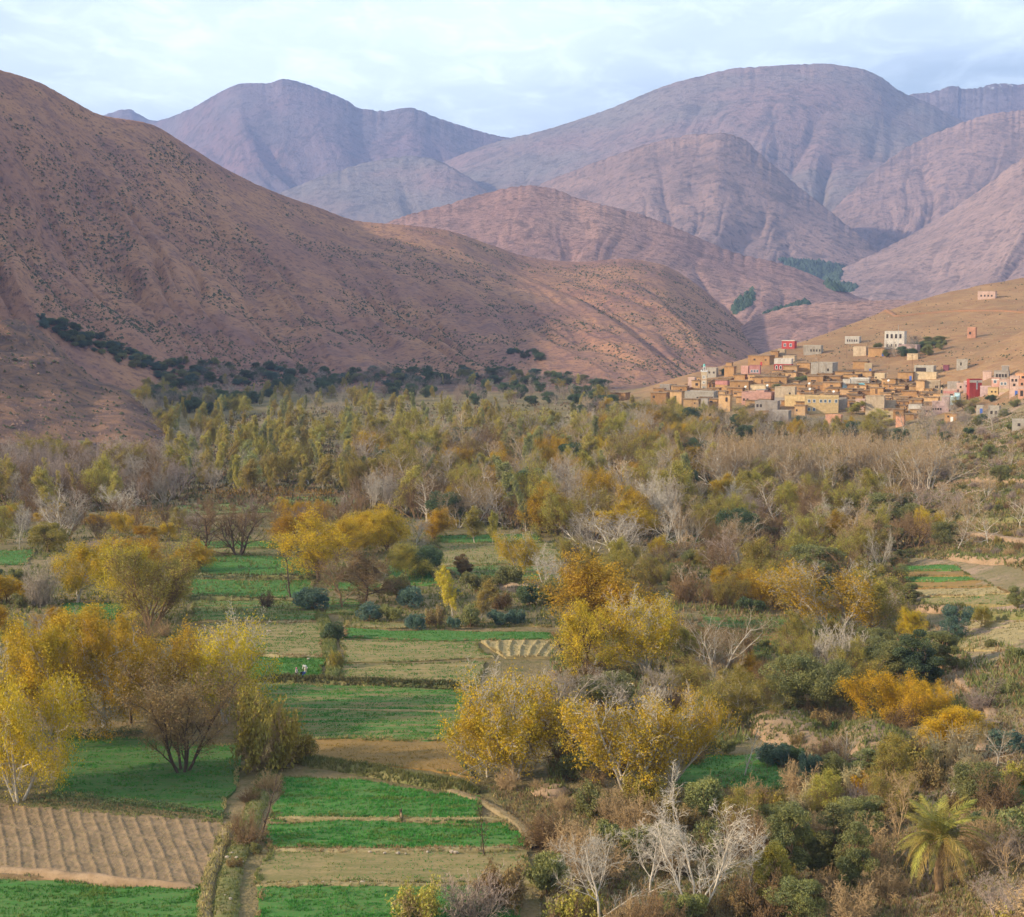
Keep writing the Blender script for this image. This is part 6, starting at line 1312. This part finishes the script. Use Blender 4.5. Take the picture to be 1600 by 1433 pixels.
house(1396, 1416, 640, 655, 'mudd', 'brown mud house with a dark open side at the village foot', win=[(0.4, 0.5, 1.6, 1.2)])
# the packed mud houses between them
FILL = [(1015, 612), (1090, 596), (1160, 590), (1200, 580), (1250, 588), (1300, 586), (1390, 598), (1440, 606), (1475, 625), (1480, 648), (1420, 656), (1330, 640), (1250, 636), (1130, 634), (1040, 630)]
cand = []
rf = random.Random(31); tries = 0
while len(cand) < 160 and tries < 20000:
    tries += 1; x, y = rf.uniform(1015, 1475), rf.uniform(575, 660)
    if inside(FILL, x, y) and not any(abs(x - a) < 12 and abs(y - b) < 2.2 for a, b in cand): cand.append((x, y))
cand.sort()
def ordinal(k): return '%d%s' % (k, 'th' if 10 <= k % 100 <= 20 else {1: 'st', 2: 'nd', 3: 'rd'}.get(k % 10, 'th'))
for k, (x, y) in enumerate(cand):
    w = rf.uniform(14, 28); h = rf.uniform(5.5, 9); wl_ = rf.choice(['mud', 'mud', 'mudl', 'mudd', 'mud', 'mudl'])
    wn_ = [(rf.uniform(0.15, 0.85), 0.45, rf.choice([0.5, 0.7, 1.6]), 0.6)] if rf.random() < 0.7 else []
    house(x - w / 2, x + w / 2, y - h, y, wl_, '%s from the left of the packed low mud houses in mid village' % ordinal(k + 1), win=wn_, door=(rf.uniform(0.2, 0.8), WOOD) if rf.random() < 0.4 else None, group='packed mud-brick houses of the village')

# minaret
p = hit(1100, 612); s = p[1] / F_PX
mn = link('minaret', None, (), label='white square minaret with teal cap at the left of the village', category='minaret')
mn.location = p; mn.rotation_euler = (0, 0, -0.2)
w = 9.0 * s / 2; h = 31 * s
link('shaft', MB().box(-w, w, -w, w, -3, h).mesh('shaft'), [WALL['cream']], mn)
link('cornice', MB().box(-w - .15, w + .15, -w - .15, w + .15, h, h + .45).mesh('cornice'), [FRAME], mn)
for k in range(4):
    for a, b in ((-1, -1), (1, -1), (1, 1), (-1, 1)):
        if k == 0:
            link('merlon', boxmesh('merlon', a * w - .22, a * w + .22, b * w - .22, b * w + .22, h + .45, h + 1.0), [FRAME], mn)
for k in range(3):
    z = h * (0.12 + 0.27 * k)
    for rz in (0, -math.pi / 2, math.pi / 2):
        pn = link('tile_panel', boxmesh('tile_panel', -w * .62, w * .62, -w - .06, -w + .02, 0, h * 0.17), [WALL['white']], mn); pn.location = (0, 0, z); pn.rotation_euler = (0, 0, rz)
        g = link('opening', boxmesh('tile_opening', -.3, .3, -w - .1, -w - .02, h * .05, h * .11), [GLASS], pn)
for k in range(3):
    link('string_course', boxmesh('string_course', -w - .05, w + .05, -w - .05, w + .05, h * (0.06 + 0.27 * k), h * (0.06 + 0.27 * k) + .16), [WALL['salmon']], mn)
link('lantern', MB().box(-w * .42, -w * .2, -w * .42, w * .42, h + .45, h + 2.4).box(w * .2, w * .42, -w * .42, w * .42, h + .45, h + 2.4).box(-w * .44, w * .44, -w * .44, w * .44, h + 2.4, h + 2.8).mesh('lantern'), [FRAME], mn)
cp = link('cap', MB().lathe([(w * .46, h + 2.8), (w * .45, h + 3.2), (w * .34, h + 3.7), (w * .15, h + 4.05), (0.05, h + 4.2)], 10).mesh('cap', True), [TEAL], mn)
link('finial', MB().tube([(0, 0, h + 4.2), (0, 0, h + 5.2)], [.06, .03], 5).mesh('finial'), [WOOD], cp)
# cream tower on the right
p = hit(1470.5, 640); s = p[1] / F_PX
tw = link('tower', None, (), label='slim cream tower with rounded top right of the mud houses', category='tower'); tw.location = p; tw.rotation_euler = (0, 0, -0.3)
w = 2.3 * s; h = 33 * s
link('shaft', MB().box(-w, w, -w, w, -3, h, tx=0.15).mesh('shaft'), [WALL['cream']], tw)
link('cap', MB().box(-w * .62, w * .62, -w * .62, w * .62, h, h + .5 * s, tx=0.1).lathe([(w * .5, h + .5 * s), (w * .42, h + 1.6 * s), (w * .1, h + 2.4 * s)], 8).mesh('cap'), [WALL['cream']], tw)
link('opening', MB().box(-.35, .35, -w - .02, -w * .8, h * .78, h * .78 + 1.4).mesh('opening'), [DARK], tw)
# poles, dishes, tanks
for k, (px, py, hp, lab) in enumerate([(1204, 612, 32, 'tall dark utility pole left of the tall beige house'), (1279, 590, 30, 'utility pole before the big concrete house'), (1323, 560, 24, 'utility pole on the slope above the roofs'), (1425, 580, 26, 'utility pole left of the grey garage'), (1403, 548, 40, 'tall pale mast by the hilltop house'), (1362, 604, 26, 'utility pole behind the turquoise banded wall')]):
    p = hit(px, py); s = p[1] / F_PX
    e = link('utility_pole', None, (), label=lab, category='pole', group='utility poles in the village'); e.location = p
    link('pole', MB().tube([(0, 0, -1), (0, 0, hp * s)], [.13, .08], 6).mesh('pole'), [METAL if k == 4 else WOOD], e)
    link('crossarm', MB().box(-.7, .7, -.05, .05, hp * s - .6, hp * s - .48).mesh('crossarm'), [WOOD], e)
for k, (px, py, lab) in enumerate([(1262, 609, 'on the low mud house below the green trees'), (1300, 622, 'above the large yellow house'), (1197, 612, 'on the long cream wall house'), (1385, 605, 'on the roof row right of the turquoise wall'), (1263, 618, 'above the yellow annex'), (1163, 614, 'at the left end of the long pink house')]):
    p = hit(px, py + 3); s = p[1] / F_PX
    e = link('satellite_dish', None, (), label='white satellite dish ' + lab, category='satellite dish', group='satellite dishes in the village'); e.location = (p[0], p[1] - 4, p[2]); e.rotation_euler = (0, 0, -0.5)
    d = link('dish', MB().lathe([(0.05, 0), (0.35, .06), (0.6, .2), (0.62, .2), (0.36, .03), (0.04, -.04)], 12).mesh('dish', True), [FRAME], e); d.location = (0, 0, 4.2); d.rotation_euler = (1.0, 0, 0)
    link('mast', MB().tube([(0, 0, -2), (0, 0.1, 4.1)], [.05, .04], 5).mesh('mast'), [METAL], e)
# trees of the village
for px, py, w, h, key, lf, lab in [(1245, 601, 18, 12, 'olive0', 'olive', 'olive green tree left among the mud houses'), (1258, 599, 16, 12, 'olive1', 'olive', 'olive green tree right beside the slot window house'), (1215, 612, 18, 12, 'olive2', 'olive', 'olive green tree above the tall beige house'), (1549, 628, 16, 11, 'olive1', 'dark', 'dark round tree below the small yellow house'),
   (1130, 586, 10, 10, 'olive0', 'dark', 'dark green tree behind the minaret row'), (1385, 543, 10, 12, 'bare0', None, 'grey bare tree left of the white hilltop house'), (1430, 536, 24, 16, 'bare1', None, 'grey bare tree behind the white hilltop house'), (1455, 540, 26, 14, 'olive2', 'olive', 'olive tree in the hilltop garden'), (1470, 535, 22, 10, 'olive0', 'olive', 'olive tree at the right end of the hilltop garden'), (1415, 556, 14, 10, 'olive1', 'olive', 'olive tree before the hilltop pink house'), (1355, 540, 22, 10, 'bare2', None, 'brown bare tree left on the hilltop path'), (1450, 622, 30, 14, 'bare1', None, 'grey bare tree before the beige tank house'), (1510, 640, 44, 20, 'thin0', 'yolive', 'half bare olive tree right of the lilac house'), (1330, 648, 40, 22, 'tall0', 'yolive', 'yellow olive tree before the small pink house'), (1375, 665, 44, 26, 'thin1', 'poplar', 'yellow half bare tree below the big beige house')]:
    p = hit(px, py); s = p[1] / F_PX; plant(key, 'village_tree', lab, 'tree', p, h * s, w * s, 'brown', lf, 'trees in the village', None, True, rs=RT, twig='grey')

# ------------------------------------------------------------------ palm
p = hit(1467, 1392); s = p[1] / F_PX
palm = link('palm_tree', None, (), label='green yellow date palm with arching fronds in the right foreground', category='palm'); palm.location = p
th = 84 * s
pts = [(0.05 * math.sin(k), 0.04 * math.cos(k * 1.3), -0.4 + (th + 0.4) * k / 12) for k in range(13)]
link('trunk', MB().tube(pts, [0.42 if k % 2 else 0.36 for k in range(13)], 9).mesh('trunk'), [BARK['brown']], palm)
def frond_mesh(seed, L, droop):
    r = random.Random(seed); V, Fq = [], []
    n = 22; rach = []
    for k in range(n + 1):
        t = k / n; rach.append(Vector((L * (t - 0.12 * droop * t ** 3), 0, L * (0.42 * t * (1.0) - droop * t ** 2.2))))
    tube_arrays([(rach, [0.045 * (1 - 0.8 * k / n) for k in range(n + 1)], 0)], lambda l: 3, V, Fq)
    for k in range(3, n + 1):
        for m_ in (0, 0.5):
            f = min(k + m_, n); i = min(int(f), n - 1); q = rach[i].lerp(rach[i + 1], f - i); tg = (rach[i + 1] - rach[i]).normalized()
            t = f / n; ll = L * 0.24 * math.sin(math.pi * (0.15 + 0.8 * t)) + 0.05
            for sd in (-1, 1):
                d = (tg * 0.9 + Vector((0, sd * 0.75, 0.25 - 0.5 * t)) + rvec(r) * 0.10).normalized(); e_ = q + d * ll - ZUP * ll * 0.15
                b = tg * 0.028; n0 = len(V); V += [q - b, q + b, q.lerp(e_, 0.5) + b * 1.2, e_, q.lerp(e_, 0.5) - b * 1.2]
                Fq.append((n0, n0 + 1, n0 + 2, n0 + 4)); Fq.append((n0 + 4, n0 + 2, n0 + 3, n0 + 3))
    Fq2 = [f for f in Fq if f[2] != f[3]]; tri = [f[:3] for f in Fq if f[2] == f[3]]
    return raw_mesh('frond', [tuple(v) for v in V], [Fq2, tri])
FR = leaf_mat('palm_frond', (0.42, 0.35, 0.07), (0.24, 0.23, 0.055), 0.25, 0.02)
FRD = leaf_mat('palm_frond_dry', (0.50, 0.34, 0.10), (0.38, 0.25, 0.08), 0.25, 0.01)
LF = 84 * s
fm = [frond_mesh(1, LF, 0.45), frond_mesh(2, LF, 0.75), frond_mesh(3, LF * 0.85, 1.05), frond_mesh(4, LF, 0.6), frond_mesh(5, LF, 0.9)]
rp = random.Random(9)
for k in range(58):
    t = k / 57; el = R(84 - 84 * t + rp.uniform(-8, 8)); az = k * 2.39996
    o = link('frond', fm[(0, 3)[k % 2] if t < 0.4 else ((1, 4)[k % 2] if t < 0.75 else 2)], [FRD if t > 0.88 or (t > 0.5 and k % 4 == 0) else FR], palm)
    o.rotation_euler = (rp.uniform(-.5, .5), -el + 0.35, az + rp.uniform(-.35, .35)); o.location = (0.1 * math.cos(az), 0.1 * math.sin(az), th + 0.25 - 0.5 * t); q = rp.uniform(0.68, 1.08); o.scale = (q, q, q)
link('fruit_stalks', MB().tube([(0, 0, th), (0.5, -0.6, th + .1), (0.9, -1.0, th - .6)], [.05, .04, .03], 5).tube([(0, 0, th), (-0.5, -0.7, th + .1), (-0.7, -1.1, th - .5)], [.05, .04, .03], 5).mesh('fruit_stalks'), [BARK['tan']], palm)

# ------------------------------------------------------------------ stump, stones
p = hit(627, 1285); s = p[1] / F_PX
st = link('tree_stump', None, (), label='short dark tree stump with a pale split side in the bright green field', category='stump'); st.location = (p[0], p[1], p[2] + .15)
prof = [(0.0, 0.0, 0.20), (0.02, 0.3, 0.15), (0.0, 0.6, 0.13), (-0.04, 0.9, 0.15), (-0.06, 1.15, 0.14), (-0.1, 1.32, 0.11)]
link('trunk', MB().tube([(a, 0, b - 0.1) for a, b, c in prof], [c for a, b, c in prof], 9).tube([(-0.06, 0, 1.0), (-0.2, 0.02, 1.2), (-0.24, 0, 1.28)], [.08, .06, .03], 6).tube([(0.0, 0, 1.05), (0.05, 0.03, 1.3), (0.04, 0, 1.42)], [.07, .05, .02], 6).mesh('trunk'), [BARK['dark']], st)
link('split_wood', MB().tube([(0.03, -0.09, 0.35), (0.01, -0.11, 0.65), (-0.03, -0.09, 0.95)], [.04, .11, .05], 7).mesh('split_wood'), [BARK['tan']], st)
link('moss_mound', MB().tube([(-0.75, 0, -.12), (-0.35, 0, 0.05), (0.1, 0, 0.10), (0.3, 0, -.12)], [.1, .24, .26, .1], 8).mesh('moss_mound', True), [GRASS['olive']], st)
STONE = plain('stone_pale', (0.42, 0.34, 0.25), (0.30, 0.24, 0.18), 4.0)
def stone_mesh(seed):
    r = random.Random(seed); bm_ = MB().lathe([(0.35, -.2), (0.5, 0.05), (0.42, 0.3), (0.15, 0.42)], 7)
    bm_.v = [(x * r.uniform(.75, 1.25), y * r.uniform(.75, 1.25), z * r.uniform(.8, 1.2)) for x, y, z in bm_.v]; return bm_.mesh('stone')
sm_ = [stone_mesh(k) for k in range(4)]
rs_ = random.Random(3)
for grp, lab, pts in [('pale stones along the stubble field', 'from the left in the row of pale stones above the stubble field', [(578, 1336), (601, 1338), (622, 1338), (634, 1339), (668, 1336), (706, 1336), (712, 1337)]),
                      ('pale stones below the stubble field', 'from the left in the row of stones below the stubble field', [(505, 1384), (520, 1385), (548, 1385), (566, 1384), (592, 1385), (452, 1384)]),
                      ('pale stones on the olive terrace', 'from the left of the pale stones on the olive terrace', [(419, 989), (422, 989), (455, 990), (473, 991), (455, 1025), (482, 1033)]),
                      ('stones in the ditch', 'from the left of the bleached rubble stones in the ditch', [(355, 1345), (362, 1338), (370, 1345), (378, 1352), (364, 1352), (352, 1404), (360, 1410), (376, 1160)])]:
    H_ = hits([a for a, b in pts], [b for a, b in pts])
    order = sorted(range(len(pts)), key=lambda i: pts[i][0])
    for n_, i in enumerate(order):
        o = link('stone', sm_[i % 4], [STONE], label='%s %s' % (ordinal(n_ + 1), lab), category='stone', group=grp)
        q = rs_.uniform(0.22, 0.42); o.location = H_[i] + np.array((0, 0, 0.3)); o.scale = (q * 1.4, q, q); o.rotation_euler = (0, 0, rs_.random() * 6)

# ------------------------------------------------------------------ people at work
SKIN = plain('skin', (0.32, 0.19, 0.12), (0.28, 0.16, 0.10), 3.0)
def person(label, px, py, J, cloth, trousers, scarf, facing, lift=0.2):
    """J: joints in metres, x forward; one continuous skinned body with clothes as children"""
    p = hit(px, py)
    def skin_mesh(name, verts, edges, rads, sub=1):
        me_ = bpy.data.meshes.new(name); me_.from_pydata(verts, edges, []); o = bpy.data.objects.new(name, me_); COL.objects.link(o)
        md = o.modifiers.new('skin', 'SKIN'); md.use_smooth_shade = True
        for v_, r_ in zip(me_.skin_vertices[0].data, rads): v_.radius = (r_, r_) if not isinstance(r_, tuple) else r_
        me_.skin_vertices[0].data[0].use_root = True
        o.modifiers.new('sub', 'SUBSURF').levels = sub; o.modifiers['sub'].render_levels = sub
        return o
    V, E, Rr = [], [], []
    def add(q, r_, par=None):
        V.append(q); Rr.append(r_)
        if par is not None: E.append((par, len(V) - 1))
        return len(V) - 1
    hip = add(J['hip'], 0.13); ch = add(J['chest'], 0.14, hip); nk = add(J['neck'], 0.06, ch)
    hd = Vector(J['head']); nv = Vector(J['neck'])
    h1 = add(tuple(nv.lerp(hd, 0.5)), 0.075, nk); h2 = add(tuple(hd), 0.095, h1); add(tuple(hd + (hd - nv).normalized() * 0.09), 0.07, h2)
    add((hd.x + 0.11, hd.y, hd.z - 0.01), 0.016, h2)     # nose
    for sd in (-1, 1):
        el, ha, kn, ft = [Vector(J[k]) for k in ('elbow', 'hand', 'knee', 'foot')]
        f = lambda v: (v.x, v.y * sd, v.z)
        sh = add((J['chest'][0], 0.19 * sd, J['chest'][2] + 0.06), 0.065, ch); e1 = add(f(el), 0.047, sh); w1 = add(f(ha), 0.032, e1)
        d = (ha - el).normalized(); pl = add(f(ha + d * 0.07), 0.035, w1)
        for k in range(4):
            b = ha + d * 0.12 + Vector((0, 0.024 * (k - 1.5), 0)); f1 = add(f(b), 0.009, pl); add(f(b + d * (0.05 + 0.012 * (1.5 - abs(k - 1.3))) - ZUP * 0.03), 0.008, f1)
        t1 = add(f(ha + d * 0.05 + Vector((0.03, -0.03, 0))), 0.010, w1); add(f(ha + d * 0.09 + Vector((0.045, -0.03, 0))), 0.008, t1)
        hp = add((J['hip'][0], 0.09 * sd, J['hip'][2] - 0.05), 0.09, hip); k1 = add(f(kn), 0.065, hp); a1 = add((ft.x, ft.y * sd, ft.z + 0.06), 0.045, k1); add((ft.x + 0.16, ft.y * sd, ft.z + 0.03), 0.035, a1)
    body = skin_mesh('person', V, E, Rr, 1); body.data.materials.append(SKIN)
    body.location = (p[0], p[1], p[2] + lift); body.rotation_euler = (0, 0, facing)
    body['label'] = label; body['category'] = 'person'; body['group'] = 'people working in the small green plot'
    # clothes: a tunic with sleeves, trousers or skirt, scarf
    def grp(name, vs_, es, rr, mat):
        o = skin_mesh(name, vs_, es, rr, 1); o.data.materials.append(mat); o.parent = body; return o
    c, h_ = J['chest'], J['hip']; el, ha, kn, ft = [J[k] for k in ('elbow', 'hand', 'knee', 'foot')]
    m_ = lambda a, b, t: tuple(a[i] + (b[i] - a[i]) * t for i in range(3))
    mir = lambda a: (a[0], -a[1], a[2])
    tv = [h_, m_(h_, c, 0.5), c, (c[0] + .0, 0, c[2] + .12), (c[0], .2, c[2] + .06), el, m_(el, ha, 0.85), (c[0], -.2, c[2] + .06), mir(el), mir(m_(el, ha, 0.85))]
    grp('tunic', tv, [(0, 1), (1, 2), (2, 3), (2, 4), (4, 5), (5, 6), (2, 7), (7, 8), (8, 9)], [.19, .18, .18, .09, .09, .07, .055, .09, .07, .055], cloth)
    sk = [h_, (h_[0], .1, h_[2] - .05), kn, m_(kn, (ft[0], ft[1], ft[2] + .1), 0.8), (h_[0], -.1, h_[2] - .05), mir(kn), mir(m_(kn, (ft[0], ft[1], ft[2] + .1), 0.8))]
    grp('trousers', sk, [(0, 1), (1, 2), (2, 3), (0, 4), (4, 5), (5, 6)], [.17, .12, .10, .09, .12, .10, .09], trousers)
    hu = (hd - nv).normalized(); hb = hd - Vector((0.035, 0, 0))
    grp('headscarf', [tuple(hb - hu * 0.13), tuple(hb), tuple(hb + hu * 0.09)], [(0, 1), (1, 2)], [.10, .12, .085], scarf)
CL = lambda nm, c: plain(nm, c, tuple(q * 0.8 for q in c), 4.0)
cream, black, pinkc, bluec, greyc, whitec = CL('cloth_cream', (0.52, 0.45, 0.38)), CL('cloth_black', (0.03, 0.03, 0.04)), CL('cloth_pink', (0.75, 0.12, 0.38)), CL('cloth_blue', (0.12, 0.16, 0.45)), CL('cloth_dark', (0.10, 0.08, 0.08)), CL('cloth_white', (0.55, 0.51, 0.46))
stoop = dict(hip=(-0.05, 0, 0.82), chest=(0.28, 0, 1.02), neck=(0.48, 0, 1.08), head=(0.60, 0, 1.06), elbow=(0.42, 0.26, 0.74), hand=(0.55, 0.16, 0.48), knee=(0.12, 0.13, 0.45), foot=(0.0, 0.14, 0.0))
deep = dict(hip=(-0.1, 0, 0.85), chest=(0.30, 0, 0.80), neck=(0.46, 0, 0.70), head=(0.55, 0, 0.60), elbow=(0.38, 0.24, 0.48), hand=(0.48, 0.15, 0.22), knee=(0.10, 0.13, 0.46), foot=(0.0, 0.14, 0.0))
stand = dict(hip=(0, 0, 0.88), chest=(0.05, 0, 1.28), neck=(0.06, 0, 1.46), head=(0.09, 0, 1.58), elbow=(0.08, 0.28, 1.02), hand=(0.25, 0.22, 0.88), knee=(0.05, 0.10, 0.47), foot=(0.0, 0.11, 0.0))
person('person in a cream jacket and pink headscarf standing in the green plot', 463, 1063, stand, cream, greyc, pinkc, -0.3)
person('person in black bending low beside the one in cream', 474, 1062, deep, black, bluec, whitec, 3.0)
person('person in pale robes stooping higher up the green plot', 478, 1054, stoop, whitec, cream, whitec, 2.4)

# ------------------------------------------------------------------ haze
hm = bpy.data.materials.new('haze'); hm.use_nodes = True
hn, hl_ = hm.node_tree.nodes, hm.node_tree.links
hn.remove(hn['Principled BSDF'])
pv = hn.new('ShaderNodeVolumePrincipled')
pv.inputs['Color'].default_value = (0.41, 0.55, 1.0, 1); pv.inputs['Density'].default_value = 7.0e-5; pv.inputs['Anisotropy'].default_value = 0.0
hl_.new(pv.outputs[0], hn['Material Output'].inputs['Volume'])
link('haze', MB().box(-16000, 16000, -600, 16500, -4.0, 1480).mesh('haze'), [hm], kind='stuff', label='pale blue haze filling the valley air')
